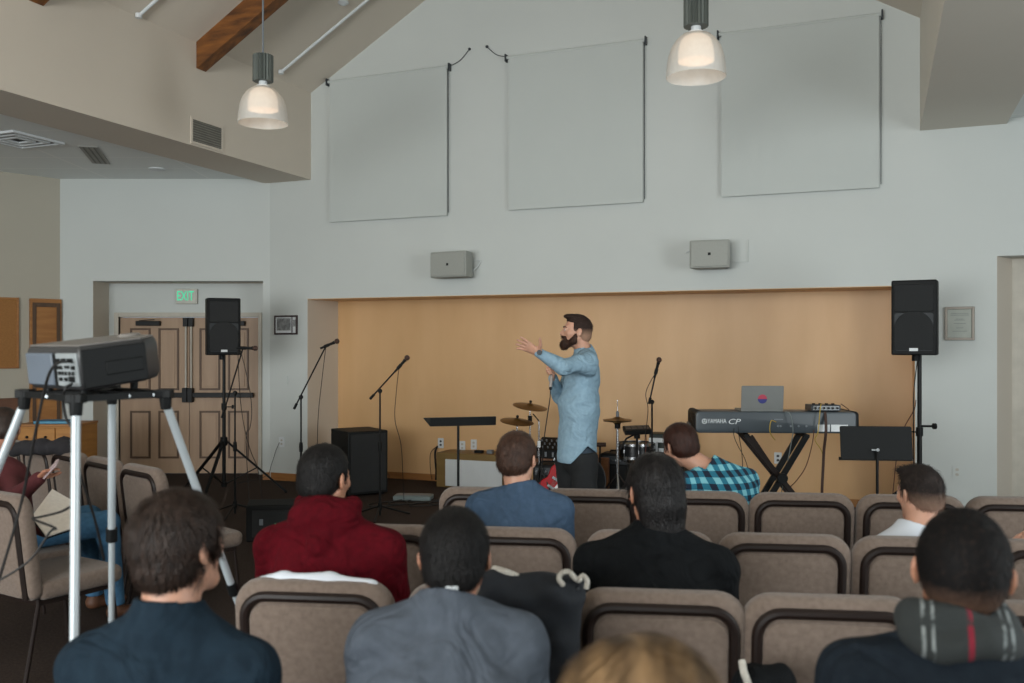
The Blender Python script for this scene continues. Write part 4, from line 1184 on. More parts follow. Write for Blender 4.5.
mm = MB(T); mm.bx(-0.026, 0.026, -0.028, -0.004, 0.33, 0.86); mm.build('neck', mat('maple', (176, 120, 78), 0.5), t, bevel=0.004)
mm = MB(T); mm.prism([(-0.03, 0.86), (0.03, 0.86), (0.045, 0.95), (0.03, 1.02), (-0.035, 1.0), (-0.045, 0.92)], -0.022, -0.006)
mm.build('headstock', mat('maple', (176, 120, 78)), t)
mm = MB(T)
for i in range(6): mm.tube([(-0.016 + i * 0.0065, -0.034, 0.1), (-0.016 + i * 0.0065, -0.031, 0.94)], 0.0008, 4)
mm.build('strings', M_chrome, t)
t2 = thing('guitar_stand', 'black folding stand under the red guitar', 'stand', (c.x - 0.02, 8.8, 0), 0.15)
mm = MB(); mm.tube([(0, 0.18, 0.012), (0, 0.05, 0.55)], 0.009, 8); mm.tube([(-0.16, -0.1, 0.012), (0, 0.07, 0.45)], 0.009, 8); mm.tube([(0.16, -0.1, 0.012), (0, 0.07, 0.45)], 0.009, 8)
for sx in (-0.1, 0.1): mm.tube([(sx, 0.0, 0.11), (sx, -0.06, 0.10), (sx, -0.07, 0.13)], 0.008, 8)
mm.tube([(-0.1, 0.0, 0.11), (0.1, 0.0, 0.11)], 0.008, 8); mm.build('frame', M_blackm, t2)

# ================================================================== keyboard, laptop, stand
YK = 7.15
kz = P(770, 434, YK).z; kzt = P(770, 411, YK).z
kx0, kx1 = P(696, 0, YK).x, P(861, 0, YK).x
kc = Vector(((kx0 + kx1) / 2, YK, 0)); KR = -0.045
kL = (kx1 - kx0); kh = (kzt - kz) 
t = thing('stage_keyboard', 'dark grey stage keyboard with white lettering on its back, on crossed legs', 'keyboard', (kc.x, kc.y + 0.15, kz), KR)
M_kb = mat('keyboard_grey', (62, 70, 76), 0.4, var=0.05)
mm = MB(); mm.pillow(rrect(kL - 0.05, kh * 0.93, 0.03, -0.015, kh / 2), -0.16, 0.14, 0.012, 2); mm.build('body', M_kb, t)
mm = MB()
for k in range(52): mm.bx(-0.56 + k * 0.0212, -0.5403 + k * 0.0212, 0.14, 0.26, kh * 0.35, kh * 0.52)
mm.build('white_keys', M_white, t)
mm = MB(); mm.bx(-kL / 2, kL / 2, 0.13, 0.28, kh * 0.12, kh * 0.34); mm.build('keybed', M_kb, t, bevel=0.006)
for sx in (-1, 1):
    mm = MB(); mm.pillow(rrect(0.07, kh * 0.95, 0.03, sx * (kL / 2 - 0.045), kh / 2), -0.13, 0.28, 0.012, 2); mm.build('end_cheek', M_black, t)
text('YAMAHA', 0.05, t, (-0.475, -0.162, kh * 0.55), M_white, sx=0.72)
text('CP', 0.058, t, (-0.345, -0.162, kh * 0.53), M_white, sx=1.35, shear=0.25)
mm = MB(); 
ring = [(-0.572 + 0.018 * math.cos(2 * PI * i / 20), -0.163, kh * 0.55 + 0.018 * math.sin(2 * PI * i / 20)) for i in range(21)]
mm.tube(ring, 0.003, 6, False)
for a in (PI / 2, PI / 2 + 2 * PI / 3, PI / 2 + 4 * PI / 3): mm.tube([(-0.572, -0.163, kh * 0.55), (-0.572 + 0.018 * math.cos(a), -0.163, kh * 0.55 + 0.018 * math.sin(a))], 0.0025, 6)
mm.build('emblem', M_white, t)
mm = MB(); mm.bx(0.305, 0.40, -0.164, -0.160, kh * 0.12, kh * 0.42); mm.bx(0.41, 0.54, -0.164, -0.160, kh * 0.12, kh * 0.42); mm.build('label_plate', M_white, t)
mm = MB()
for x in (0.0, 0.02, 0.10, 0.16, 0.22): MB().lathe([(0.001, 0), (0.008, 0), (0.008, 0.006), (0.001, 0.006)], (x, -0.160, kh * 0.35), 10, axis=(0, -1, 0)).build('socket', M_grey, t)
MB().bx(-0.03, 0.04, -0.163, -0.160, kh * 0.62, kh * 0.66).build('marking', M_grey, t)
# crossed stand
t = thing('keyboard_stand', 'black double-braced crossed stand under the keyboard', 'stand', (kc.x - 0.03, YK + 0.12, 0), KR)
zc = P(770, 477, YK).z
xl, xr = P(747, 0, YK).x - kc.x + 0.03, P(806, 0, YK).x - kc.x + 0.03
ccx = P(781, 0, YK).x - kc.x + 0.03
def xline(x0, y):
    k = (x0 - ccx) / (kz - zc)
    return [(x0, y, kz - 0.012), (ccx - k * (zc - 0.03), y, 0.03)]
for y in (-0.10, 0.10):
    for x0, yy in ((xl, y), (xr, y - 0.04)):
        a, b = xline(x0, yy)
        MB().bar(a, b, 0.028, 0.045).build('leg', M_brown if x0 == xl else M_blackm, t, bevel=0.003)
    a, b = xline(xl + 0.045, y - 0.005); MB().bar(a, b, 0.02, 0.02).build('leg', M_brown, t, bevel=0.003)
for x0 in (xl, xr): MB().bar((x0, -0.16, kz - 0.012), (x0, 0.18, kz - 0.012), 0.04, 0.022).build('support_arm', M_black, t)
k = (xl - ccx) / (kz - zc)
for sg in (1, -1):
    b = xline(xl if sg > 0 else xr, 0)[1]; MB().bar((b[0], -0.2, 0.02), (b[0], 0.2, 0.02), 0.035, 0.03).build('foot', M_black, t)
MB().lathe([(0.001, 0), (0.04, 0), (0.04, 0.03), (0.001, 0.03)], (ccx, -0.17, zc), 16, axis=(0, -1, 0)).build('hub', M_black, t)
MB().cyl((ccx, -0.17, zc), (ccx, 0.12, zc), 0.012).build('axle', M_blackm, t)
# laptop
pa, pb = P(742, 410, YK), P(784, 410, YK)
lw = pb.x - pa.x; lc = (pa.x + pb.x) / 2
t = thing('laptop', 'grey laptop with a round red and blue sticker, open on the keyboard', 'laptop', (lc, YK + 0.13, kz + kh * 0.97), KR + 0.02)
M_lap = mat('laptop_grey', (122, 124, 122), 0.4, metal=0.2, var=0.03)
MB().bx(-lw / 2, lw / 2, -0.11, 0.12, 0, 0.014).build('base', M_lap, t, bevel=0.003)
lh = (410 - 385.5) / FPX * YK
X = Matrix.Translation((0, -0.11, 0.012)) @ Matrix.Rotation(0.12, 4, 'X')
mm = MB(X); mm.pillow(rrect(lw, lh, 0.01, 0, lh / 2), -0.004, 0.004, 0.002, 1); mm.build('lid', M_lap, t)
mm = MB(X); mm.bx(-lw / 2 + 0.01, lw / 2 - 0.01, 0.0045, 0.006, 0.01, lh - 0.01); mm.build('display', M_black, t)
mm = MB(Matrix.Translation((0, 0.0, 0))); mm.bx(-lw / 2 + 0.02, lw / 2 - 0.02, -0.09, 0.02, 0.0145, 0.016); mm.build('key_area', M_black, t)
out_t = [(0.036 * math.cos(PI * i / 16), lh * 0.46 + 0.036 * math.sin(PI * i / 16)) for i in range(17)]
mm = MB(X); mm.cur = 0; mm.prism(out_t, -0.0055, -0.004); mm.cur = 1
mm.prism([(0.036 * math.cos(-PI * i / 16), lh * 0.46 + 0.036 * math.sin(-PI * i / 16)) for i in range(17)], -0.0055, -0.004)
mm.build('sticker', [mat('sticker_red', (176, 62, 84), 0.5), mat('sticker_blue', (52, 54, 120), 0.5)], t)
# audio interface on a holder at right end of keyboard
c = P(827, 408, YK)
t = thing('audio_interface', 'small black and silver audio interface on the right end of the keyboard', 'interface', (c.x, YK + 0.1, kz + kh * 0.97), KR)
MB().bx(-0.115, 0.115, -0.09, 0.09, 0.004, 0.05).build('case', M_greyd, t, bevel=0.004)
MB().bx(-0.10, 0.10, -0.096, -0.09, 0.012, 0.044).build('front_plate', M_chrome, t)
mm = MB()
for i in range(6): mm.cyl((-0.085 + i * 0.034, -0.096, 0.028), (-0.085 + i * 0.034, -0.108, 0.028), 0.008, n=10)
for i in range(4): mm.cyl((-0.08 + i * 0.05, -0.03, 0.05), (-0.08 + i * 0.05, -0.03, 0.062), 0.012, n=10)
mm.build('knob', M_black, t)
for sx in (-0.09, 0.09): MB().bx(sx - 0.01, sx + 0.01, -0.07, 0.07, 0, 0.004).build('foot', M_black, t)
M_yel = mat('yellow_cord', (180, 150, 60), 0.6); M_gr = mat('grey_cord', (120, 128, 128), 0.6); M_bro = mat('brown_cord', (96, 56, 38), 0.6)
cable([P(821, 404, YK - 0.02), P(820, 411, YK - 0.06), P(818, 432, YK - 0.06), P(815, 440, YK - 0.04), P(822, 452, YK), P(824, 470, YK + 0.05)], 'yellow cord from the audio interface across the keyboard back', 0.004, M_yel)
cable([P(785, 412, YK - 0.03), P(790, 414, YK - 0.06), P(793, 430, YK - 0.06), P(791, 444, YK - 0.03), P(786, 470, YK + 0.0), P(780, 500, YK + 0.1)], 'grey cord from the laptop over the keyboard back', 0.004, M_gr)
cable([P(776, 422, YK - 0.05), P(771, 421, YK - 0.07), P(770, 432, YK - 0.06), P(775, 440, YK)], 'short yellow cord loop in the middle of the keyboard back', 0.004, M_yel)
cable([P(738, 426, YK - 0.05), P(739, 436, YK - 0.03), P(742, 455, YK + 0.1), P(743, 480, YK + 0.2), P(744, 520, YK + 0.3)], 'dark cord hanging below the left half of the keyboard, right one', 0.003)
cable([P(734, 428, YK - 0.04), P(734, 436, YK - 0.02), P(738, 446, YK + 0.1), P(746, 462, YK + 0.2), P(756, 500, YK + 0.3)], 'dark cord hanging below the left half of the keyboard, left one', 0.003)
cable([P(814, 430, YK - 0.04), P(812, 445, YK), P(806, 466, YK + 0.1), P(797, 480, YK + 0.2), P(789, 488, YK + 0.3)], 'brown cord curving from the keyboard down left to the crossed legs', 0.0035, M_bro)
cable([P(825, 412, YK - 0.02), P(826, 430, YK - 0.07), P(824, 450, YK - 0.02), P(823, 470, YK), P(822, 492, YK), P(822, 530, YK + 0.05)], 'thick dark cord hanging straight below the right end of the keyboard', 0.011, mat('dark_brown_cord', (66, 44, 36), 0.6))
cable([P(841, 404, YK), P(848, 409, YK + 0.1), P(852, 414, YK + 0.15), P(858, 420, YK + 0.2)], 'short cord arching from the audio interface to the right', 0.0035, M_bro)
cable([P(916, 400, YR + 0.03), P(914, 410, YR + 0.05), P(906, 424, YR + 0.2), P(899, 440, YR + 0.2), P(896, 462, YR + 0.2), P(893, 492, YR + 0.2), P(890, 520, YR + 0.2)], 'brown cord running from the right loudspeaker pole behind the music stand', 0.004, M_bro)
cable([P(918, 356, YR + 0.03), P(914, 390, YR + 0.04), P(913.5, 430, YR + 0.05), P(914, 480, YR + 0.04), P(915, 540, YR + 0.05)], 'black cord running down the right loudspeaker pole', 0.004)

# ================================================================== projector and its stand
A_, B_, C_, D_ = P(25, 398, 2.66), P(76, 399, 2.42), P(165, 398, 2.66), P(112, 397, 2.90)
zt = 1.487
cx = (A_.x + B_.x + C_.x + D_.x) / 4; cy = (A_.y + B_.y + C_.y + D_.y) / 4
t = thing('projector_stand', 'tall four-legged aluminium projector stand with black joints', 'stand', (cx, cy, 0))
O = Vector((cx, cy, 0))
cors = [Vector((p.x, p.y, zt)) - O for p in (A_, B_, C_, D_)]
def leg_end(px, py, pxt, pyt, Y0, Yf):   # extend pixel line to the floor at depth Yf
    pass
ends = []
for c, (ex, ey, q) in zip(cors, ((-0.60, 0.05, 0), (0.095, -0.22, 0), (0.21, 0.75, 0), (-0.135, 0.30, 0))):
    ends.append(Vector((c.x + ex, c.y + ey, 0.02)))
for i, (c, e) in enumerate(zip(cors, ends)):
    mid = c.lerp(e, (0.45, 0.50, 0.45, 0.33)[i])
    lg = MB(); lg.tube([c - Vector((0, 0, 0.02)), mid], 0.0122, 14); lg.tube([mid, e], 0.0100, 14); lo = lg.build('leg', M_alu, t)
    mm = MB(); d = (e - c).normalized(); mm.tube([mid - d * 0.025, mid + d * 0.02], 0.018, 12); mm.build('leg_clamp', M_black, lo)
    MB().sphere(e, 0.016, 6).build('rubber_foot', M_black, lo)
    mm = MB(); mm.tube([c + Vector((0, 0, 0.012)), c - Vector((0, 0, 0.036)) + (e - c).normalized() * 0.01], [0.021, 0.016], 8); mm.bx(c.x - 0.022, c.x + 0.022, c.y - 0.018, c.y + 0.018, zt - 0.012, zt + 0.014)
    mm.build('corner_joint', M_black, t, bevel=0.003)
mm = MB()
for i in range(4): mm.bar(cors[i], cors[(i + 1) % 4], 0.016, 0.018)
mm.bar(cors[0], cors[2], 0.03, 0.014); mm.bar(cors[1], cors[3], 0.03, 0.014)
mm.build('top_frame', M_black, t)
mm = MB()
for p in (cors[0].lerp(cors[1], 0.5), cors[1].lerp(cors[2], 0.6), cors[2].lerp(cors[1], 0.12)): MB().lathe([(0.001, 0), (0.004, 0), (0.004, 0.004), (0.001, 0.004)], p + Vector((0, -0.012, 0)), 10, axis=(0, -1, 0)).build('rivet', M_alu, t)
# projector
ax = Vector((0.60, 0.80, 0)); rz = math.atan2(-ax.x, ax.y)
crn = P(83, 393, 2.50)
w_, l_, h_ = 0.30, 0.28, 0.124
ctr = Vector((crn.x, 2.50, 0)) + Vector((-0.8, 0.6, 0)) * (w_ / 2) + ax * (l_ / 2)
t = thing('projector', 'grey video projector with a port panel at its rear, on the aluminium stand', 'projector', (ctr.x, ctr.y, zt + 0.014), rz)
X = Matrix.Translation((0, 0, 0.012)) @ Matrix.Rotation(math.radians(5.5), 4, 'X') 
X = Matrix.Translation((0, -l_ / 2, 0.001)) @ Matrix.Rotation(math.radians(7), 4, 'X') @ Matrix.Translation((0, l_ / 2, 0))
mm = MB(X)
out = [(-w_ / 2, -l_ / 2), (w_ / 2, -l_ / 2), (w_ / 2 + 0.004, l_ * 0.2), (w_ / 2 - 0.05, l_ / 2 - 0.01), (w_ / 2 - 0.10, l_ / 2), (-w_ / 2 + 0.03, l_ / 2), (-w_ / 2, l_ / 2 - 0.03)]
def lay(sc, z): return [(x * sc, y * sc, z) for x, y in out]
L = [lay(0.93, 0), lay(1.0, 0.02), lay(1.0, h_ - 0.03), lay(0.985, h_ - 0.012), lay(0.95, h_)]
n = len(out); vs = sum(L, []); fs = [tuple(range(n))[::-1], tuple((len(L) - 1) * n + j for j in range(n))]
for i in range(len(L) - 1):
    for j in range(n): fs.append((i * n + j, i * n + (j + 1) % n, (i + 1) * n + (j + 1) % n, (i + 1) * n + j))
M_proj = mat('projector_grey', (50, 50, 51), 0.4, var=0.04)
mm.add(vs, fs); mm.build('housing', M_proj, t, bevel=0.006)
M_ptop = mat('projector_top_grey', (116, 112, 108), 0.4, var=0.04)
mm = MB(X); mm.bx(w_ / 2 - 0.002, w_ / 2 + 0.006, -l_ / 2 + 0.004, l_ * 0.2, 0.006, h_ - 0.010); mm.build('side_panel', M_black, t, bevel=0.003)
mm = MB(X); mm.bx(w_ / 2 + 0.004, w_ / 2 + 0.010, -0.07, 0.045, 0.035, h_ - 0.05)
mm.build('vent_panel', M_black, t, bevel=0.004)
yb = -l_ / 2 
mm = MB(X); mm.bx(-w_ / 2 + 0.01, 0.012, yb - 0.008, yb + 0.004, 0.014, h_ - 0.018); mm.build('rear_cover', mat('rear_grey', (98, 107, 118), 0.45), t, bevel=0.004)
mm = MB(X); mm.bx(0.012, 0.03, yb - 0.004, yb + 0.01, 0.012, h_ - 0.02); mm.build('rear_groove', M_black, t)
mm = MB(X); mm.bx(0.03, w_ / 2 - 0.008, yb - 0.005, yb + 0.006, 0.014, h_ - 0.018); mm.build('port_panel', mat('port_panel_silver', (150, 156, 158), 0.4), t, bevel=0.002)
mm = MB(X); random.seed(5)
for (x, z, ww, hh) in ((0.045, 0.085, 0.02, 0.012), (0.075, 0.088, 0.022, 0.008), (0.11, 0.086, 0.03, 0.012), (0.05, 0.066, 0.028, 0.01), (0.09, 0.068, 0.024, 0.008), (0.122, 0.066, 0.018, 0.01), (0.045, 0.05, 0.01, 0.01), (0.062, 0.05, 0.01, 0.01), (0.08, 0.05, 0.01, 0.01), (0.1, 0.05, 0.01, 0.01), (0.12, 0.05, 0.012, 0.01), (0.05, 0.033, 0.016, 0.01), (0.078, 0.033, 0.016, 0.01), (0.11, 0.034, 0.03, 0.016)):
    mm.bx(x - ww / 2, x + ww / 2, yb - 0.008, yb - 0.004, z - hh / 2, z + hh / 2)
mm.build('port', M_black, t)
mm = MB(X); mm.lathe([(0.001, 0.014), (0.028, 0.014), (0.034, 0.008), (0.036, 0.0)], (0.02, 0.09, h_ - 0.002), 20); mm.bx(-0.09, -0.02, 0.02, 0.06, h_ - 0.002, h_ + 0.002)
mm.build('top_control', M_ptop, t)
mm = MB(X); mm.add([(x * 0.94, y * 0.94, z) for z in (h_ - 0.001, h_ + 0.004) for x, y in out], [tuple(range(n))[::-1], tuple(range(n, 2 * n))] + [(j, (j + 1) % n, (j + 1) % n + n, j + n) for j in range(n)]); mm.build('top_cover', M_ptop, t, bevel=0.002)
mm = MB(X); mm.lathe([(0.001, 0), (0.038, 0), (0.042, -0.02), (0.034, -0.03), (0.001, -0.03)], (-0.05, l_ / 2 + 0.02, h_ / 2), 24, axis=(0, 1, 0)); mm.build('lens', M_black, t)
for sx in (-0.1, 0.1): MB().lathe([(0.001, 0), (0.012, 0), (0.012, 0.02), (0.001, 0.02)], (sx, -0.11, -0.016), 10).build('foot', M_black, t)
MB().lathe([(0.001, 0), (0.011, 0), (0.011, 0.05), (0.001, 0.05)], (0, 0.10, -0.006), 10).build('foot', M_black, t)
# cables of the projector
cable([P(66, 362, 2.50), P(58, 363, 2.44), P(50, 372, 2.44), P(44, 392, 2.48), P(38, 420, 2.5), P(30, 460, 2.55), P(22, 500, 2.6), P(5, 560, 2.6), P(-20, 640, 2.6)], 'black cable hanging left from the projector port panel', 0.004)
cable([P(72, 384, 2.50), P(66, 388, 2.46), P(63, 398, 2.48), P(66, 418, 2.5), P(73, 430, 2.5), P(74, 450, 2.62), P(82, 480, 2.7), P(95, 520, 2.8), P(104, 560, 2.9)], 'black cable hanging between the front and rear projector legs', 0.004)
cable([P(73, 505, 2.47), P(60, 512, 2.6), P(40, 517, 2.7), P(33, 519, 2.7), P(55, 528, 2.6), P(50, 532, 2.6), P(30, 560, 2.6), P(0, 580, 2.6), P(-20, 590, 2.6)], 'thin cable crossing the open notebook from the front projector leg', 0.0035)

# ================================================================== cabinet at the left wall with blue folder
cb = P(62, 418, 9.3)
t = thing('wooden_cabinet', 'orange-brown wooden cabinet with drawers at the left wall', 'cabinet', (P(58, HOR, 9.5).x, 9.5, 0), 0.0)
ww = (P(91, 0, 9.5).x - P(33, 0, 9.5).x) / 2; hz = CAMH + (HOR - 424) / FPX * 9.3
M_cab = wood('cabinet_wood', (178, 124, 58), (156, 104, 44), stretch=(1, 1, 8))
MB().bx(-ww, ww, -0.22, 0.24, 0.02, hz - 0.025).build('carcass', M_cab, t, bevel=0.004)
MB().bx(-ww - 0.01, ww + 0.01, -0.24, 0.24, hz - 0.025, hz).build('worktop', M_oak, t, bevel=0.004)
for k in range(3):
    x0 = -ww + 0.02 + k * (2 * ww - 0.04) / 3; x1 = x0 + (2 * ww - 0.04) / 3 - 0.01
    d = MB().bx(x0, x1, -0.238, -0.221, hz - 0.22, hz - 0.04).build('drawer', M_cab, t, bevel=0.003)
    MB().sphere(((x0 + x1) / 2, -0.25, hz - 0.13), 0.014, 6).build('knob', M_brown, d)
    d = MB().bx(x0, x1, -0.238, -0.221, 0.06, hz - 0.24).build('cabinet_door', M_cab, t, bevel=0.003)
    MB().sphere((x1 - 0.03, -0.25, hz - 0.32), 0.012, 6).build('knob', M_brown, d)
x0 = P(38, 0, 9.4).x; x1 = P(74, 0, 9.4).x
t = thing('blue_folder', 'flat blue folder lying on the wooden cabinet at the left', 'folder', ((x0 + x1) / 2, 9.42, hz), 0.05)
MB().bx(-(x1 - x0) / 2, (x1 - x0) / 2, -0.12, 0.12, 0.0, 0.03).build('cover', mat('folder_blue', (28, 110, 150), 0.5), t, bevel=0.004)
MB().bx(-(x1 - x0) / 2 + 0.01, (x1 - x0) / 2 + 0.003, -0.125, 0.11, 0.006, 0.024).build('pages', mat('blue_pages', (90, 150, 176), 0.6), t)
# ================================================================== organic surfaces: distance field -> surface nets
class Field:
    def __init__(s, lo, hi, h):
        s.h = h; s.lo = np.array(lo, np.float32)
        s.n = [int(math.ceil((hi[i] - lo[i]) / h)) + 1 for i in range(3)]
        s.v = np.full(s.n, 0.5, np.float32)
        s.ax = [s.lo[i] + h * np.arange(s.n[i], dtype=np.float32) for i in range(3)]
    def apply(s, f, blo, bhi, M=None, k=0.01, op='u'):
        M = M or Matrix.Identity(4)
        cs = [M @ Vector((x, y, z)) for x in (blo[0], bhi[0]) for y in (blo[1], bhi[1]) for z in (blo[2], bhi[2])]
        pad = k + 2.5 * s.h
        sl = []
        for i in range(3):
            a = int(math.floor((min(c[i] for c in cs) - pad - s.lo[i]) / s.h)); b = int(math.ceil((max(c[i] for c in cs) + pad - s.lo[i]) / s.h)) + 1
            a = max(a, 0); b = min(b, s.n[i])
            if b <= a: return s
            sl.append(slice(a, b))
        X = s.ax[0][sl[0]][:, None, None]; Y = s.ax[1][sl[1]][None, :, None]; Z = s.ax[2][sl[2]][None, None, :]
        I = M.inverted()
        x = I[0][0] * X + I[0][1] * Y + I[0][2] * Z + I[0][3]
        y = I[1][0] * X + I[1][1] * Y + I[1][2] * Z + I[1][3]
        z = I[2][0] * X + I[2][1] * Y + I[2][2] * Z + I[2][3]
        d = f(x, y, z).astype(np.float32)
        v = s.v[sl[0], sl[1], sl[2]]
        if op == 'u':
            hh = np.maximum(k - np.abs(v - d), 0) / max(k, 1e-6); s.v[sl[0], sl[1], sl[2]] = np.minimum(v, d) - hh * hh * k * 0.25
        elif op == 's':
            d = -d; hh = np.maximum(k - np.abs(v - d), 0) / max(k, 1e-6); s.v[sl[0], sl[1], sl[2]] = np.maximum(v, d) + hh * hh * k * 0.25
        elif op == 'add':
            s.v[sl[0], sl[1], sl[2]] = v + d
        return s
    def cone(s, a, b, ra, rb=None, M=None, k=0.02, op='u'):
        rb = ra if rb is None else rb
        a = Vector(a); b = Vector(b); d = b - a; L2 = max(d.length_squared, 1e-9); R = max(ra, rb)
        def f(x, y, z):
            px, py, pz = x - a.x, y - a.y, z - a.z
            t = np.clip((px * d.x + py * d.y + pz * d.z) / L2, 0, 1)
            return np.sqrt((px - t * d.x) ** 2 + (py - t * d.y) ** 2 + (pz - t * d.z) ** 2) - (ra + (rb - ra) * t)
        lo = [min(a[i], b[i]) - R for i in range(3)]; hi = [max(a[i], b[i]) + R for i in range(3)]
        return s.apply(f, lo, hi, M, k, op)
    def ell(s, c, r, M=None, k=0.02, op='u', rot=None):
        if rot is not None:
            M = (M or Matrix.Identity(4)) @ Matrix.Translation(c) @ Euler(rot).to_matrix().to_4x4(); c = (0, 0, 0)
        def f(x, y, z):
            px, py, pz = x - c[0], y - c[1], z - c[2]
            k0 = np.sqrt((px / r[0]) ** 2 + (py / r[1]) ** 2 + (pz / r[2]) ** 2)
            k1 = np.sqrt((px / r[0] ** 2) ** 2 + (py / r[1] ** 2) ** 2 + (pz / r[2] ** 2) ** 2)
            return np.where(k0 < 0.2, -min(r) * (1 - k0), k0 * (k0 - 1) / np.maximum(k1, 1e-6))
        return s.apply(f, [c[i] - r[i] for i in range(3)], [c[i] + r[i] for i in range(3)], M, k, op)
    def ecap(s, a, b, wa, wb, xd=(1, 0, 0), M=None, k=0.03, op='u'):
        a = Vector(a); b = Vector(b); d = b - a; L = d.length; d.normalize(); X = Vector(xd); X = (X - d * X.dot(d)).normalized(); Yv = d.cross(X)
        R = max(*wa, *wb)
        def f(x, y, z):
            px, py, pz = x - a.x, y - a.y, z - a.z
            h = px * d.x + py * d.y + pz * d.z; t = np.clip(h / L, 0, 1)
            u = px * X.x + py * X.y + pz * X.z; v = px * Yv.x + py * Yv.y + pz * Yv.z; e = h - t * L
            w = wa[0] + (wb[0] - wa[0]) * t; q = wa[1] + (wb[1] - wa[1]) * t; m = np.minimum(w, q)
            return (np.sqrt((u / w) ** 2 + (v / q) ** 2 + (e / m) ** 2) - 1) * m
        lo = [min(a[i], b[i]) - R for i in range(3)]; hi = [max(a[i], b[i]) + R for i in range(3)]
        return s.apply(f, lo, hi, M, k, op)
    def keep(s, g):
        """intersect everything with region g(x,y,z) <= 0"""
        X, Y, Z = s.ax[0][:, None, None], s.ax[1][None, :, None], s.ax[2][None, None, :]
        s.v = np.maximum(s.v, g(X, Y, Z).astype(np.float32)); return s
    def fold(s, amp, fr=1.0, seed=0):
        X, Y, Z = s.ax[0][:, None, None], s.ax[1][None, :, None], s.ax[2][None, None, :]
        w = 1.3 * np.sin(9 * Z * fr + seed) + 0.9 * np.sin(7 * Y * fr + 2 * seed)
        s.v = s.v + amp * (np.sin(31 * fr * X + 22 * fr * Z + w + seed) + 0.7 * np.sin(-27 * fr * X + 37 * fr * Z + 18 * fr * Y + 1.7 * w) + 0.4 * np.sin(64 * fr * Z + 30 * Y + seed)) * 0.5
        return s
    def mesh(s):
        v = s.v; n = s.n
        v = v.copy(); v[0] = v[-1] = 0.5; v[:, 0] = v[:, -1] = 0.5; v[:, :, 0] = v[:, :, -1] = 0.5
        inside = v < 0
        c = [inside[i:n[0] - 1 + i, j:n[1] - 1 + j, k:n[2] - 1 + k] for i in (0, 1) for j in (0, 1) for k in (0, 1)]
        cnt = sum(a.astype(np.int8) for a in c)
        act = (cnt > 0) & (cnt < 8)
        ids = np.full(act.shape, -1, np.int64); idx = np.argwhere(act); ids[act] = np.arange(len(idx))
        P0 = np.zeros((len(idx), 3)); W0 = np.zeros(len(idx))
        corner = [(i, j, k) for i in (0, 1) for j in (0, 1) for k in (0, 1)]
        vals = {q: v[idx[:, 0] + q[0], idx[:, 1] + q[1], idx[:, 2] + q[2]] for q in corner}
        for q in corner:
            for a in range(3):
                if q[a]: continue
                r = list(q); r[a] = 1; r = tuple(r)
                va, vb = vals[q], vals[r]; m = (va < 0) != (vb < 0)
                t = np.where(m, va / np.where(m, va - vb, 1), 0)
                p = np.zeros((len(idx), 3)); p[:] = q; p[:, a] = t
                P0[m] += p[m]; W0[m] += 1
        pts = (idx + P0 / W0[:, None]) * s.h + s.lo
        F = []
        for a in range(3):
            b, c_ = (a + 1) % 3, (a + 2) % 3
            sl0 = [slice(None)] * 3; sl1 = [slice(None)] * 3
            sl0[a] = slice(0, n[a] - 1); sl1[a] = slice(1, n[a])
            A = inside[tuple(sl0)]; B = inside[tuple(sl1)]
            e = np.argwhere(A != B)
            e = e[(e[:, b] > 0) & (e[:, c_] > 0) & (e[:, b] < n[b] - 1) & (e[:, c_] < n[c_] - 1)]
            def cell(db, dc):
                q = e.copy(); q[:, b] -= db; q[:, c_] -= dc
                return ids[q[:, 0], q[:, 1], q[:, 2]]
            q = np.stack([cell(1, 1), cell(0, 1), cell(0, 0), cell(1, 0)], 1)
            fl = ~A[e[:, 0], e[:, 1], e[:, 2]]
            q[fl] = q[fl][:, ::-1]
            F.append(q)
        F = np.concatenate(F)
        F = F[(F >= 0).all(1)]
        return pts, F

def relax(pts, F, it=1, lam=0.5):
    e = np.concatenate([F[:, [0, 1]], F[:, [1, 2]], F[:, [2, 3]], F[:, [3, 0]]])
    e = np.concatenate([e, e[:, ::-1]])
    for _ in range(it):
        acc = np.zeros_like(pts); cn = np.zeros(len(pts))
        np.add.at(acc, e[:, 0], pts[e[:, 1]]); np.add.at(cn, e[:, 0], 1)
        pts = pts * (1 - lam) + lam * acc / np.maximum(cn, 1)[:, None]
    return pts

def skin_obj(field, name, material, parent, rel=1, extra=None):
    pts, F = field.mesh()
    if rel: pts = relax(pts, F, rel)
    me = bpy.data.meshes.new(name)
    V = pts; faces = F.tolist()
    if extra is not None:
        ev, ef = extra(pts, F)
        faces += [tuple(i + len(V) for i in f) for f in ef]; V = np.concatenate([V, ev])
    me.from_pydata(V.tolist(), [], faces)
    me.materials.append(material)
    me.polygons.foreach_set('use_smooth', [True] * len(me.polygons))
    me.update()
    o = bpy.data.objects.new(name, me); COL.objects.link(o); o.parent = parent
    return o

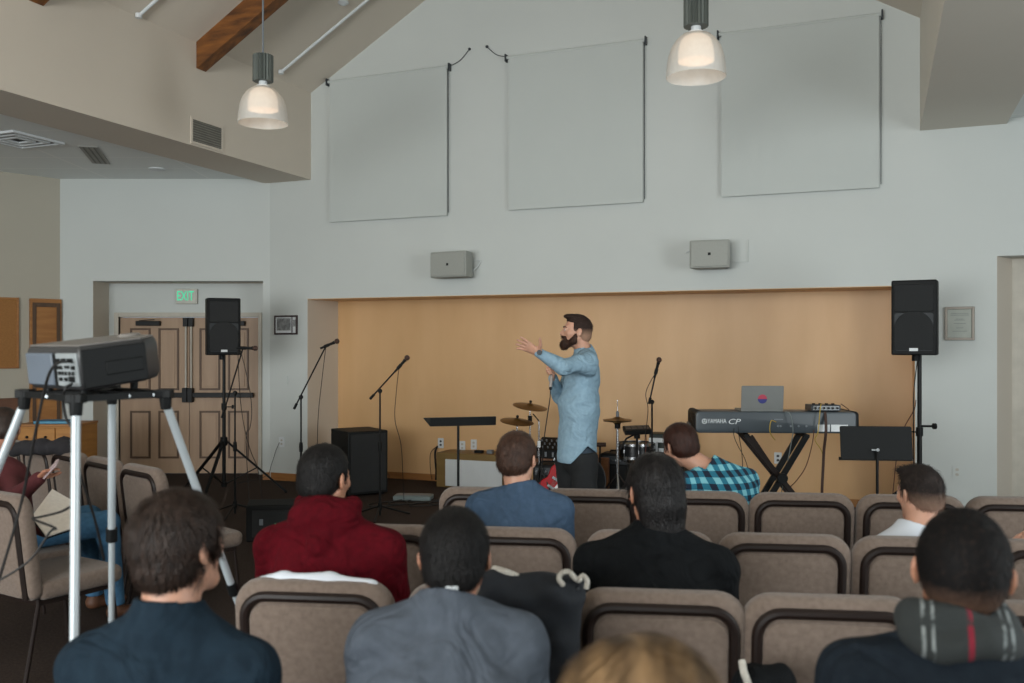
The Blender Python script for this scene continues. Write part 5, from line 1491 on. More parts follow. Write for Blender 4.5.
def strands(centre, n, L, width, lift, comb, seed=1, zmin=None, keep=None, jit=0.16):
    """short hair ribbons lying along the hair surface"""
    def fn(pts, F):
        rng = np.random.default_rng(seed)
        a = pts[F[:, 0]]; b = pts[F[:, 1]]; c = pts[F[:, 2]]; d = pts[F[:, 3]]
        N = np.cross(c - a, d - b); ln = np.linalg.norm(N, axis=1); ok = ln > 1e-9
        cen = (a + b + c + d) / 4
        Cw = np.array(centre)
        out = ((cen - Cw) * N).sum(1) > 0
        ok &= out
        if keep is not None: ok &= keep(cen)
        ids = np.where(ok)[0]; pr = ln[ids] / ln[ids].sum()
        pick = rng.choice(ids, n, p=pr)
        V = []; FF = []
        for i in pick:
            p = cen[i] + (rng.random() - .5) * (a[i] - c[i]) * .8; nn = N[i] / ln[i]
            t = comb(p - Cw) + rng.normal(0, jit, 3); t = t - nn * t.dot(nn); q = np.linalg.norm(t)
            if q < 1e-6: continue
            t /= q; s_ = np.cross(nn, t); ll = L * (0.6 + 0.8 * rng.random()); w = width * (0.6 + 0.7 * rng.random()); lf = lift * (0.4 + rng.random())
            k = len(V); curl = rng.normal(0, 0.12)
            for j, (f, ww) in enumerate(((0, 0.8), (0.35, 1.0), (0.7, 0.7), (1.0, 0.08))):
                pos = p + t * ll * f + s_ * curl * ll * f * f + nn * (lf * math.sin(f * 2.2) - 0.35 * ll * f * f * (ll / 0.10)) + nn * 0.0008
                V.append(pos - s_ * w * ww / 2); V.append(pos + s_ * w * ww / 2)
            for j in range(3): FF.append((k + 2 * j, k + 2 * j + 1, k + 2 * j + 3, k + 2 * j + 2))
        return np.array(V), FF
    return fn

# ------------------------------------------------------------------ head, hand
def head_field(F, M, k=0.012, female=False):
    j = 0.94 if female else 1.0
    F.ell((0, -0.012, 0.025), (0.073, 0.094, 0.088), M, k)
    F.ell((0, 0.03, -0.03), (0.057 * j, 0.062, 0.078), M, 0.03)
    F.cone((-0.047 * j, 0.0, -0.052), (-0.012, 0.062, -0.095), 0.022, 0.019, M, 0.025)
    F.cone((0.047 * j, 0.0, -0.052), (0.012, 0.062, -0.095), 0.022, 0.019, M, 0.025)
    F.cone((-0.012, 0.068, -0.093), (0.012, 0.068, -0.093), 0.018, 0.018, M, 0.015)
    F.cone((-0.032, 0.076, 0.024), (0.032, 0.076, 0.024), 0.011, 0.011, M, 0.014)
    for sx in (-1, 1):
        F.ell((sx * 0.031, 0.098, 0.004), (0.017, 0.016, 0.012), M, 0.012, 's')
        F.ell((sx * 0.046, 0.055, -0.018), (0.02, 0.022, 0.018), M, 0.02)
        F.ell((sx * 0.031, 0.078, 0.003), (0.016, 0.013, 0.012), M, 0.004)
        F.ell((sx * 0.084, -0.006, -0.006), (0.0075, 0.020, 0.032), M, 0.006, rot=(0.15, 0, sx * 0.5))
        F.ell((sx * 0.091, 0.002, -0.004), (0.005, 0.010, 0.018), M, 0.004, 's', rot=(0.15, 0, sx * 0.5))
        F.ell((sx * 0.013, 0.098, -0.033), (0.008, 0.009, 0.007), M, 0.006)
    F.cone((0, 0.086, 0.012), (0, 0.108, -0.028), 0.008, 0.011, M, 0.010)
    F.ell((0, 0.088, -0.058), (0.023, 0.010, 0.006), M, 0.006)
    F.ell((0, 0.086, -0.069), (0.019, 0.010, 0.007), M, 0.006)
    F.ell((0, 0.099, -0.0635), (0.022, 0.006, 0.0018), M, 0.003, 's')

def hand_field(F, M, side=1, curl=(0.3, 0.35, 0.4, 0.5), spread=0.10, thumb=0.5, s=1.0, k=0.006):
    """hand in its own frame: wrist at origin, +y along the fingers, -z is the palm side, side=+1 puts the thumb on +x"""
    F.ecap((0, 0.0, 0), (0, 0.085 * s, 0), (0.026 * s, 0.016 * s), (0.038 * s, 0.013 * s), (1, 0, 0), M, 0.012)
    for i, (x, L) in enumerate(((0.028, 0.072), (0.0095, 0.080), (-0.0095, 0.075), (-0.028, 0.060))):
        x *= side * s; L *= s
        p = Vector((x, 0.088 * s, 0)); an = spread * side * (1.5 - i) / 1.5
        d = Vector((math.sin(an), math.cos(an), 0)); c = curl[i]
        ang_ = c * 0.7; r = 0.0088 * s
        for seg, fr in ((0, 0.45), (1, 0.32), (2, 0.23)):
            v = Vector((d.x * math.cos(ang_), d.y * math.cos(ang_), -math.sin(ang_)))
            q = p + v * L * fr
            F.cone(p, q, r, r * 0.92, M, k); p = q; r *= 0.9; ang_ += c
    b = Vector((side * 0.020 * s, 0.018 * s, -0.004)); d = Vector((side * math.sin(thumb + 0.35), math.cos(thumb + 0.35), -0.25)).normalized()
    m = b + d * 0.042 * s; d2 = Vector((side * math.sin(thumb), math.cos(thumb), -0.2)).normalized()
    F.cone(b, m, 0.015 * s, 0.012 * s, M, 0.012); F.cone(m, m + d2 * 0.032 * s, 0.0115 * s, 0.010 * s, M, k); F.cone(m + d2 * 0.03 * s, m + d2 * 0.052 * s, 0.0102 * s, 0.0085 * s, M, k)

def frame(o, y, z):
    """matrix with origin o, +y along y, +z near z"""
    y = Vector(y).normalized(); z = Vector(z); x = y.cross(z).normalized(); z = x.cross(y)
    return Matrix(((x.x, y.x, z.x, o[0]), (x.y, y.y, z.y, o[1]), (x.z, y.z, z.z, o[2]), (0, 0, 0, 1)))

def hair_field(lo, hi, h, M, style, thick):
    F = Field(lo, hi, h); t = thick
    F.ell((0, -0.014, 0.028), (0.075 + t, 0.095 + t, 0.088 + t * 1.1), M, 0.02)
    I = M.inverted()
    if style != 'fade': F.ell((0, -0.052, -0.03), (0.058 + t, 0.048 + t, 0.052), M, 0.03)
    else: F.ell((0, -0.048, -0.02), (0.060 + t * .4, 0.050 + t * .4, 0.048), M, 0.03)
    if style == 'long':
        F.ell((0, -0.05, -0.10), (0.075, 0.055, 0.10), M, 0.05)
    if style == 'verylong':
        F.ell((0, -0.045, -0.12), (0.095, 0.065, 0.14), M, 0.05); F.ell((0, 0.0, 0.06), (0.092, 0.105, 0.075), M, 0.03)
    if style == 'tuft':
        F.ell((0, 0.03, 0.098), (0.060, 0.072, 0.022), M, 0.02)
    nape = {'short': -0.075, 'fade': -0.068, 'long': -0.26, 'verylong': -0.35, 'messy': -0.078, 'tuft': -0.07}[style]
    def reg(X, Y, Z):
        x = I[0][0] * X + I[0][1] * Y + I[0][2] * Z + I[0][3]
        y = I[1][0] * X + I[1][1] * Y + I[1][2] * Z + I[1][3]
        z = I[2][0] * X + I[2][1] * Y + I[2][2] * Z + I[2][3]
        top = 0.058 - z + 0.25 * np.maximum(y - 0.05, 0)
        back = np.maximum(y - (0.016 if style not in ('long', 'verylong') else 0.03) + 0.35 * np.minimum(z, 0) * -1 * (style in ('short', 'fade', 'tuft', 'messy')), nape - z - 0.004 * np.cos(x * 60))
        burn = np.maximum(np.maximum(y - 0.034, -0.012 - z), -1)
        return np.minimum(np.minimum(top, back), burn)
    F.keep(reg)
    if style not in ('long', 'verylong'):
        for sx in (-1, 1): F.ell((sx * 0.092, 0.0, -0.014), (0.026, 0.028, 0.042), M, 0.006, 's')
    return F

SKIN = {}
def skin_mat(name, rgb, rgb2=None):
    if name in SKIN: return SKIN[name]
    m = mat('skin_' + name, rgb, 0.5, rgb2=rgb2 or tuple(int(c * 0.93) for c in rgb), nscale=14, bump=0.08, bscale=200)
    b = m.node_tree.nodes['Principled BSDF']
    b.inputs['Subsurface Weight'].default_value = 0.12; b.inputs['Subsurface Radius'].default_value = (0.012, 0.005, 0.003); b.inputs['Subsurface Scale'].default_value = 1.0
    SKIN[name] = m; return m
def hair_mat(name, a, b, rough=0.45):
    m = mat('hair_' + name, a, rough, rgb2=b, nscale=75, stretch=(1.0, 1.0, 0.45), bump=0.5, bscale=260, spec=0.3); return m
S_light = skin_mat('light', (196, 148, 124)); S_tan = skin_mat('tan', (178, 126, 100)); S_mid = skin_mat('medium', (166, 114, 90))
H_black = hair_mat('black', (11, 10, 10), (21, 18, 18), 0.6); H_dbrown = hair_mat('dark_brown', (30, 22, 18), (58, 44, 37)); H_brown = hair_mat('brown', (52, 36, 28), (74, 50, 38))
H_auburn = hair_mat('auburn', (42, 22, 16), (62, 34, 25)); H_blonde = mat('hair_dark_blonde', (44, 31, 21), 0.45, rgb2=(146, 116, 82), nscale=26, stretch=(1.0, 0.25, 0.12), spec=0.4)
M_eye = mat('eye_white', (214, 208, 202), 0.2, var=0.0); M_iris = mat('iris', (46, 34, 28), 0.2)

def fade_hair(name, skin, hair, z0=0.0, z1=0.05, mid=0.72):
    """cropped sides: short hair lets the scalp through low on the head"""
    m = bpy.data.materials.new(name); m.use_nodes = True
    nt = m.node_tree; b = nt.nodes['Principled BSDF']
    tc = _n(nt, 'ShaderNodeTexCoord'); sp = _n(nt, 'ShaderNodeSeparateXYZ'); nt.links.new(tc.outputs['Object'], sp.inputs[0])
    mr = _n(nt, 'ShaderNodeMapRange'); mr.inputs['From Min'].default_value = z0; mr.inputs['From Max'].default_value = z1
    nt.links.new(sp.outputs['Z'], mr.inputs['Value'])
    nz = _n(nt, 'ShaderNodeTexNoise'); nz.inputs['Scale'].default_value = 90
    nt.links.new(tc.outputs['Object'], nz.inputs['Vector'])
    mu = _n(nt, 'ShaderNodeMath', operation='MULTIPLY_ADD'); mu.inputs[1].default_value = 0.35; mu.inputs[2].default_value = -0.17; nt.links.new(nz.outputs['Fac'], mu.inputs[0])
    ad = _n(nt, 'ShaderNodeMath', operation='ADD', use_clamp=True); nt.links.new(mu.outputs[0], ad.inputs[0]); nt.links.new(mr.outputs[0], ad.inputs[1])
    mx = _n(nt, 'ShaderNodeMix', data_type='RGBA'); mx.inputs['A'].default_value = (*lin(skin), 1); mx.inputs['B'].default_value = (*lin(hair), 1)
    nt.links.new(ad.outputs[0], mx.inputs['Factor']); nt.links.new(mx.outputs['Result'], b.inputs['Base Color']); b.inputs['Roughness'].default_value = 0.75; b.inputs['Specular IOR Level'].default_value = 0.2
    return m

def eyes(parent, M):
    for sx in (-1, 1):
        c = M @ Vector((sx * 0.031, 0.0815, 0.003)); f = (M.to_3x3() @ Vector((0, 1, 0))).normalized()
        mm = MB(); mm.cur = 0; mm.sphere(c, 0.0108, 8); mm.cur = 1; mm.lathe([(0.0001, 0.0112), (0.003, 0.011), (0.0055, 0.0102), (0.0055, 0.0094)], c, 12, axis=f)
        mm.build('eye', [M_eye, M_iris], parent)

def comb_down(p):
    crown = np.array([0.0, -0.045, 0.075]); v = p - crown; v = v / (np.linalg.norm(v) + 1e-6)
    return v + np.array([0, 0, -0.5])

# ------------------------------------------------------------------ a seated person
def seated(name, label, loc, rotz, head_top, lean=0.08, side=0.0, yaw=0.0, pitch=0.1, roll=0.0, sw=0.175, girth=1.0, skin=S_light, hair=H_black,
           style='short', thick=0.012, shirt=None, trousers=None, sleeve='long', h=0.0065, nstr=1500, slen=0.035, swid=0.0025, slift=0.004,
           hs=1.0, collar=None, arms=None, fold=0.004, female=False, hood=None, neck_r=0.053, combf=None, ngap=0.155, headoff=(0, 0), part_labels=None, shoulder_drop=0.0, strand_keep=None, scarf=None):
    t = thing(name, label, 'person', (*loc, 0), rotz)
    u = Vector((math.sin(side), math.sin(lean), math.cos(lean) * math.cos(side))).normalized()
    pel = Vector((0, -0.01, 0.565))
    hz = head_top - 0.013 - thick * 0.5
    # head centre placed so that its top is at head_top; torso stretches to suit
    hc_z = hz - 0.113 * hs
    Ltor = (hc_z - ngap * hs - pel.z) / u.z
    neck = pel + u * Ltor; chest = pel + u * Ltor * 0.66
    hc = neck + Vector((headoff[0] + math.sin(side) * 0.1, 0.035 + 0.16 * math.sin(lean + 0.0) + headoff[1], hc_z - neck.z))
    HM = Matrix.Translation(hc) @ Matrix.Rotation(yaw, 4, 'Z') @ Matrix.Rotation(-pitch, 4, 'X') @ Matrix.Rotation(roll, 4, 'Y') @ Matrix.Scale(hs, 4)
    S = [neck - u * (0.078 + shoulder_drop) + Vector((sx * sw, 0.0, 0)) for sx in (-1, 1)]
    if arms is None:
        arms = [(Vector((-0.025, 0.06, -0.27)), Vector((0.12, 0.22, -0.02))), (Vector((0.025, 0.06, -0.27)), Vector((-0.12, 0.22, -0.02)))]
    E = [S[i] + arms[i][0] for i in range(2)]; Wr = [E[i] + arms[i][1] for i in range(2)]
    for i in range(2): Wr[i].z = max(Wr[i].z, 0.655)
    xs = [-0.42, 0.42]; lo = (-0.42, -0.30, 0.0); top = head_top + 0.06
    hi = (0.42, 0.75, top)
    # body
    B = Field((-0.42, -0.30, 0.40), (0.42, 0.75, top), h)
    B.ecap(pel, chest, (0.13, 0.085), (0.14, 0.09), (1, 0, 0), None, 0.03)
    B.ecap(chest, neck - u * 0.09, (0.14, 0.09), (0.10, 0.06), (1, 0, 0), None, 0.03)
    nb = neck + Vector((0, 0.0, -0.02)); hb = HM @ Vector((0, -0.022, -0.055))
    B.cone(nb, hb, neck_r + 0.006, neck_r, None, 0.03)
    for i in range(2):
        B.cone(neck - u * 0.03, S[i], 0.045, 0.042, None, 0.03); B.cone(S[i], E[i], 0.042, 0.034, None, 0.02); B.cone(E[i], Wr[i], 0.034, 0.025, None, 0.015)
        d = (Wr[i] - E[i]).normalized()
        d2 = Vector((d.x * 0.6, d.y, min(d.z, 0) * 0.3 - 0.05)).normalized()
        hand_field(B, frame(Wr[i], d2, (0, 0, 1)), side=(1 if i == 0 else -1), s=0.95 if not female else 0.88)
    head_field(B, HM, female=female)
    skin_obj(B, 'body', skin, t, 1)
    eyes(t, HM)
    # shirt
    Tm = Field((-0.42, -0.32, 0.44), (0.42, 0.75, neck.z + 0.16), h * 1.1)
    g = girth
    Tm.ecap(pel - u * 0.05, chest, (0.160 * g, 0.118 * g), (0.170 * g, 0.122 * g), (1, 0, 0), None, 0.04)
    Tm.ecap(chest, neck - u * 0.10, (0.170 * g, 0.122 * g), (0.135, 0.082), (1, 0, 0), None, 0.05)
    for i in range(2):
        Tm.cone(neck - u * 0.005, S[i], 0.058, 0.055, None, 0.05)
        if sleeve == 'long':
            Tm.cone(S[i], E[i], 0.058, 0.050, None, 0.035); Tm.cone(E[i], Wr[i], 0.050, 0.036, None, 0.02)
        else:
            Tm.cone(S[i], S[i].lerp(E[i], 0.62), 0.057, 0.057, None, 0.035)
    if collar == 'stand': Tm.cone(neck - u * 0.02, neck + (hb - nb).normalized() * 0.030, neck_r + 0.026, neck_r + 0.014, None, 0.02)
    elif collar == 'crew': Tm.cone(neck - u * 0.03, neck + (hb - nb).normalized() * 0.018, neck_r + 0.018, neck_r + 0.010, None, 0.03)
    if hood:
        Tm.ell(neck + Vector((0, -0.045, 0.01)), (0.128, 0.075, 0.075), None, 0.02)
        Tm.cone(neck + Vector((-0.085, -0.01, 0.045)), neck + Vector((0.01, -0.115, -0.075)), 0.034, 0.034, None, 0.012)
        Tm.cone(neck + Vector((0.085, -0.01, 0.045)), neck + Vector((0.0, -0.115, -0.075)), 0.034, 0.034, None, 0.012)
        Tm.cone(neck + Vector((-0.08, -0.01, 0.02)), neck + Vector((-0.03, 0.08, -0.02)), 0.03, 0.03, None, 0.03)
        Tm.cone(neck + Vector((0.08, -0.01, 0.02)), neck + Vector((0.03, 0.08, -0.02)), 0.03, 0.03, None, 0.03)
    Tm.fold(fold, 1.0, loc[0] * 7)
    # open the neck
    axd = (hb - nb).normalized()
    top_cut = neck + axd * (0.040 if collar == 'stand' else (0.030 if not hood else 0.12))
    def cut(X, Y, Z):
        return np.where((X - neck.x) ** 2 + (Y - neck.y) ** 2 < 0.1 ** 2, (X - top_cut.x) * axd.x + (Y - top_cut.y) * axd.y + (Z - top_cut.z) * axd.z, -1.0)
    Tm.keep(cut)
    if collar != 'none': Tm.cone(neck - u * 0.0, neck + axd * 0.14, neck_r + 0.004, neck_r + 0.004, None, 0.006, 's')
    skin_obj(Tm, shirt[0], shirt[1], t, 1)
    # trousers and shoes
    Q = Field((-0.32, -0.22, 0.03), (0.32, 0.75, 0.74), h * 1.5)
    Q.ecap(pel + Vector((0, 0, 0.06)), pel + Vector((0, 0, -0.01)), (0.15, 0.10), (0.165, 0.11), (1, 0, 0), None, 0.03)
    Sh = Field((-0.32, 0.25, 0.0), (0.32, 0.78, 0.14), h * 1.4)
    for sx in (-1, 1):
        hipj = pel + Vector((sx * 0.09, 0.0, 0.0)); kn_ = Vector((sx * 0.15, 0.44, 0.555)); an_ = Vector((sx * 0.15, 0.43, 0.10))
        Q.cone(hipj, kn_, 0.086, 0.064, None, 0.03); Q.cone(kn_, an_, 0.063, 0.050, None, 0.02)
        Sh.cone(an_ + Vector((0, 0, -0.02)), an_ + Vector((0, -0.01, -0.055)), 0.036, 0.04, None, 0.02); Sh.ecap(an_ + Vector((0, 0.0, -0.06)), an_ + Vector((0, 0.17, -0.065)), (0.042, 0.034), (0.042, 0.028), (1, 0, 0), None, 0.02)
    Q.fold(0.003, 1.0, 2.0)
    Q.keep(lambda X, Y, Z: 0.085 - Z + 0 * X + 0 * Y)
    skin_obj(Q, 'trousers', trousers or mat('denim_dark', (38, 44, 56), 0.85, var=0.1, nscale=80), t, 1)
    Sh.keep(lambda X, Y, Z: 0.008 - Z + 0 * X + 0 * Y)
    skin_obj(Sh, 'shoes', mat('shoe_dark', (34, 32, 32), 0.6), t, 1)
    # hair
    r = 0.16 * hs
    zl = 0.40 if style in ('long', 'verylong') else 0.17
    Hh = hair_field((hc.x - r, hc.y - r, hc.z - zl), (hc.x + r, hc.y + r, hc.z + r + 0.02), h * 0.85, HM, style, thick)
    R3 = HM.to_3x3(); Ri = np.array([list(x) for x in R3.inverted()]); Rn = np.array([list(x) for x in R3])
    def comb(p): return Rn @ (combf or comb_down)(Ri @ p)
    ho = skin_obj(Hh, 'hair', hair, t, 1, strands(tuple(hc), nstr, slen, swid, slift, comb, seed=int(abs(loc[0]) * 100) + 3, keep=strand_keep) if nstr else None)
    return t, dict(neck=neck, S=S, E=E, W=Wr, HM=HM, hc=hc, u=u)

def at(px, Y): return ((px - 512) / FPX * Y, Y)
M_teal = mat('shirt_dark_teal', (29, 43, 54), 0.9, rgb2=(24, 36, 46), nscale=30, crease=0.028, spec=0.12, bump=0.2, bscale=250)
M_maroon = mat('hoodie_maroon', (80, 5, 17), 0.9, rgb2=(66, 4, 13), nscale=40, crease=0.028, spec=0.12, bump=0.2, bscale=300)
M_gtee = mat('tshirt_grey', (76, 82, 91), 0.9, rgb2=(69, 75, 83), nscale=40, crease=0.03, spec=0.12, bump=0.15, bscale=300)
M_btee = mat('tshirt_blue', (66, 84, 106), 0.9, rgb2=(58, 76, 96), nscale=40, crease=0.028, spec=0.12, bump=0.15, bscale=300)
M_bcoat = mat('coat_black', (17, 19, 21), 0.85, rgb2=(13, 15, 17), nscale=40, crease=0.028, spec=0.12, bump=0.2, bscale=300)
M_ncoat = mat('jacket_dark_slate', (29, 36, 43), 0.9, rgb2=(24, 30, 37), nscale=40, crease=0.028, spec=0.12, bump=0.2, bscale=300)
M_wtee = mat('tshirt_white', (205, 210, 218), 0.85, var=0.02)
M_plaid = plaid_mat('shirt_plaid_teal', (32, 108, 132), (14, 30, 50), (120, 184, 196), 17.0)

# --- blue T-shirt, second row
def pos_row(px, ref, off):
    p = row_pt(px, *ref) + FW * off; u = (px - 512) / FPX
    return (p.y * u, p.y)
x, y = pos_row(519, ROW2, 0.27)
seated('person', 'person in a blue-grey T-shirt with short brown hair, second row', (x, y), THR, P(514, 430, y + 0.03).z,
       lean=0.05, sw=0.168, skin=S_light, hair=H_brown, style='short', thick=0.012, headoff=(-0.012, 0), ngap=0.135, shirt=('tshirt', M_btee), sleeve='short', collar='crew', nstr=900, slen=0.025, girth=1.0, yaw=-0.35, hs=0.94)
# --- maroon hoodie, third row
x, y = pos_row(330, ROW3, 0.27)
seated('person', 'person in a maroon hoodie with short black hair, third row', (x, y), THR - 0.05, P(322, 443, y + 0.05).z,
       lean=0.08, sw=0.205, girth=1.1, skin=S_tan, hair=H_black, style='short', thick=0.010, shirt=('hoodie', M_maroon), collar='none', hood=True, shoulder_drop=0.02, ngap=0.132, nstr=1500, slen=0.02, yaw=-0.35, side=-0.03, swid=0.002, slift=0.002, headoff=(-0.028, 0), hs=0.95)
# --- black coat, third row
x, y = pos_row(655, ROW3, 0.27)
seated('person', 'person in a black coat with longer straight dark hair, seated in the third row', (x, y), THR, P(659, 452, y + 0.05).z,
       lean=0.06, sw=0.205, girth=1.1, ngap=0.132, shoulder_drop=0.02, skin=S_tan, hair=hair_mat('black_soft', (14, 12, 13), (34, 31, 31), 0.4), style='long', thick=0.013, shirt=('coat', M_bcoat), collar='stand', nstr=2200, slen=0.07, swid=0.0025, slift=0.003, yaw=0.45)
# --- plaid shirt, frontmost row, hunched to the left
x, y = pos_row(724, ROW1, 0.27)
seated('person', 'person in a teal and navy plaid shirt, auburn hair, leaning forward and left', (x + 0.10, y), THR + 0.5, P(688, 424, y + 0.1).z,
       lean=0.42, side=-0.16, yaw=0.15, pitch=0.30, ngap=0.115, sw=0.19, girth=1.12, hs=0.96, skin=S_light, hair=H_auburn, style='short', thick=0.016, shirt=('plaid_shirt', M_plaid), collar='crew', nstr=900, slen=0.03, headoff=(-0.11, 0.02))
# --- boy in white T-shirt, second row right
Hfade = fade_hair('hair_fade_brown', (140, 112, 96), (36, 30, 28), 0.975, 1.045)
x, y = pos_row(920, ROW2, 0.27)
seated('person', 'person in a white T-shirt with a faded haircut, head turned left', (x - 0.015, y), THR + 0.05, P(927, 463, y + 0.05).z,
       lean=0.05, yaw=0.42, pitch=0.12, sw=0.155, hs=0.95, skin=S_light, hair=Hfade, style='tuft', thick=0.006, shirt=('tshirt', M_wtee), sleeve='short', collar='crew', nstr=900, slen=0.03, slift=0.006, shoulder_drop=0.03, headoff=(0.03, 0))
# --- foreground left, dark teal shirt
x, y = at(168, 1.93)
seated('person', 'person in a dark teal collared shirt with tousled brown hair, lower left', (x + 0.0, y), -0.05, P(178, 487, 1.98).z,
       lean=0.02, yaw=-0.5, roll=-0.03, pitch=-0.05, sw=0.172, girth=1.1, hs=0.93, shoulder_drop=0.03, skin=S_light, hair=H_dbrown, style='messy', thick=0.014, shirt=('shirt', M_teal), collar='stand', h=0.0055,
       nstr=5000, slen=0.05, swid=0.003, slift=0.005, headoff=(0.012, 0), neck_r=0.057)
# --- foreground centre, grey T-shirt, leaning forward
x, y = at(447, 2.02)
seated('person', 'person in a grey T-shirt with short black hair, leaning forward, lower centre left', (x, y - 0.05), 0.0, P(457, 502, 2.15).z,
       lean=0.20, yaw=-0.06, pitch=0.06, sw=0.165, girth=1.04, hs=0.90, ngap=0.112, skin=S_mid, hair=H_black, style='short', thick=0.012, shirt=('tshirt', M_gtee), sleeve='short', collar='crew', h=0.0055,
       nstr=3500, slen=0.028, swid=0.002, slift=0.003, fold=0.006, shoulder_drop=-0.005, headoff=(0.012, -0.01))
# --- foreground right, dark jacket, plaid scarf
x, y = at(960, 1.66)
tH, iH = seated('person', 'person in a dark slate jacket with a plaid scarf, lower right', (x - 0.0, y), -0.36, P(963, 508, 1.68).z,
       lean=0.05, yaw=-0.05, pitch=-0.05, roll=0.04, sw=0.19, girth=1.15, hs=0.94, ngap=0.135, skin=S_tan, hair=fade_hair('hair_fade_black', (112, 84, 68), (16, 14, 14), 1.125, 1.20), style='fade', thick=0.010, shirt=('jacket', M_ncoat), collar='none', h=0.0055,
       nstr=5500, slen=0.012, swid=0.002, slift=0.002, headoff=(0.01, 0))
# --- blonde, very near, bottom edge
x, y = at(645, 1.10)
seated('person', 'person with dark blonde hair, only the crown showing, bottom edge', (x, y - 0.02), 0.0, P(645, 646, 1.12).z,
       lean=0.04, sw=0.16, skin=S_light, hair=H_blonde, style='verylong', thick=0.012, shirt=('sweater', mat('sweater_grey', (90, 84, 80), 0.95)), collar='crew', nstr=4000, slen=0.06, swid=0.0035, slift=0.003, female=True, fold=0.003, combf=lambda p: np.array([np.sign(p[0] + 0.01) * 0.8, -0.35, -0.5 - 6 * abs(p[0])]))

# plaid scarf of the lower right person
def scarf_mat():
    m = bpy.data.materials.new('scarf_plaid'); m.use_nodes = True
    nt = m.node_tree; b = nt.nodes['Principled BSDF']
    tc = _n(nt, 'ShaderNodeTexCoord'); sp = _n(nt, 'ShaderNodeSeparateXYZ'); nt.links.new(tc.outputs['Object'], sp.inputs[0])
    mr = _n(nt, 'ShaderNodeMapRange'); mr.inputs['From Min'].default_value = -0.10; mr.inputs['From Max'].default_value = 0.10
    nt.links.new(sp.outputs['X'], mr.inputs['Value'])
    cr = _n(nt, 'ShaderNodeValToRGB'); cr.color_ramp.interpolation = 'CONSTANT'
    base, red, wh = (*lin((42, 46, 46)), 1), (*lin((120, 26, 44)), 1), (*lin((128, 134, 134)), 1)
    el = cr.color_ramp.elements; el[0].color = base; el[1].position = 0.16; el[1].color = wh
    for p, c in ((0.19, base), (0.235, wh), (0.265, base), (0.52, red), (0.57, base), (0.80, wh), (0.825, base), (0.87, wh), (0.895, base)):
        e = el.new(p); e.color = c
    nt.links.new(mr.outputs[0], cr.inputs[0])
    nz = _n(nt, 'ShaderNodeTexNoise'); nz.inputs['Scale'].default_value = 45; nt.links.new(tc.outputs['Object'], nz.inputs['Vector'])
    mx = _n(nt, 'ShaderNodeMix', data_type='RGBA'); mx.inputs['B'].default_value = base
    m2 = _n(nt, 'ShaderNodeMapRange'); m2.inputs['From Min'].default_value = 0.5; m2.inputs['From Max'].default_value = 0.62; nt.links.new(nz.outputs['Fac'], m2.inputs['Value'])
    nt.links.new(m2.outputs[0], mx.inputs['Factor']); nt.links.new(cr.outputs[0], mx.inputs['A']); nt.links.new(mx.outputs['Result'], b.inputs['Base Color'])
    b.inputs['Roughness'].default_value = 0.95
    return m
nk = iH['neck']
Fs = Field((nk.x - 0.2, nk.y - 0.2, nk.z - 0.14), (nk.x + 0.2, nk.y + 0.22, nk.z + 0.14), 0.005)
for i in range(16):
    a0, a1 = 2 * PI * i / 16, 2 * PI * (i + 1) / 16
    def rp(a, r=0.070): return nk + Vector((r * math.cos(a), 0.01 + r * math.sin(a), 0.050 + 0.012 * math.sin(a * 2)))
    Fs.cone(rp(a0), rp(a1), 0.024, 0.024, None, 0.02)
    def rq(a, r=0.084): return nk + Vector((r * math.cos(a), 0.0 + r * math.sin(a), 0.026 - 0.01 * math.cos(a * 3)))
    Fs.cone(rq(a0), rq(a1), 0.025, 0.025, None, 0.02)
Fs.fold(0.005, 1.6, 1.0)
Fs.cone(nk, nk + Vector((0, 0.03, 0.14)), 0.055, 0.055, None, 0.01, 's')
skin_obj(Fs, 'scarf', scarf_mat(), tH, 1)

# --- left edge: person with phone and notebook (only arm, lap and legs in view)
px_, py_ = CHB.x, CHB.y
t = thing('person', 'person in blue jeans and maroon sleeves holding a phone, left edge', 'person', (px_, py_, 0), AN)
def wl_(v):   # world -> local of that person
    return (Matrix.Translation((px_, py_, 0)) @ Matrix.Rotation(AN, 4, 'Z')).inverted() @ Vector(v)
h = 0.007
pel = Vector((0, -0.02, 0.565)); neck = pel + Vector((-0.20, -0.03, 0.41)); chest = pel + Vector((-0.03, -0.02, 0.28))
hand1 = wl_(P(44, 474, 4.85)); hand2 = wl_(P(60, 534, 4.75))
hc = neck + Vector((-0.02, 0.06, 0.16)); HM = Matrix.Translation(hc) @ Matrix.Rotation(0.45, 4, 'X') * 1 if False else Matrix.Translation(hc) @ Matrix.Rotation(1.0, 4, 'Z') @ Matrix.Rotation(-0.4, 4, 'X')
S = [neck + Vector((-0.18, 0, -0.06)), neck + Vector((0.18, 0, -0.06))]
E = [S[0].lerp(hand2, 0.45) + Vector((-0.08, -0.05, -0.12)), S[1].lerp(hand1, 0.45) + Vector((0.07, -0.05, -0.12))]
W1 = [hand2 + (E[0] - hand2).normalized() * 0.06, hand1 + (E[1] - hand1).normalized() * 0.05]
B = Field((-0.5, -0.32, 0.40), (0.5, 0.8, 1.42), h)
B.ecap(pel, chest, (0.13, 0.085), (0.14, 0.09)); B.ecap(chest, neck - Vector((0, 0, 0.09)), (0.14, 0.09), (0.10, 0.06)); B.cone(neck - Vector((0, 0, 0.02)), HM @ Vector((0, -0.02, -0.055)), 0.056, 0.052)
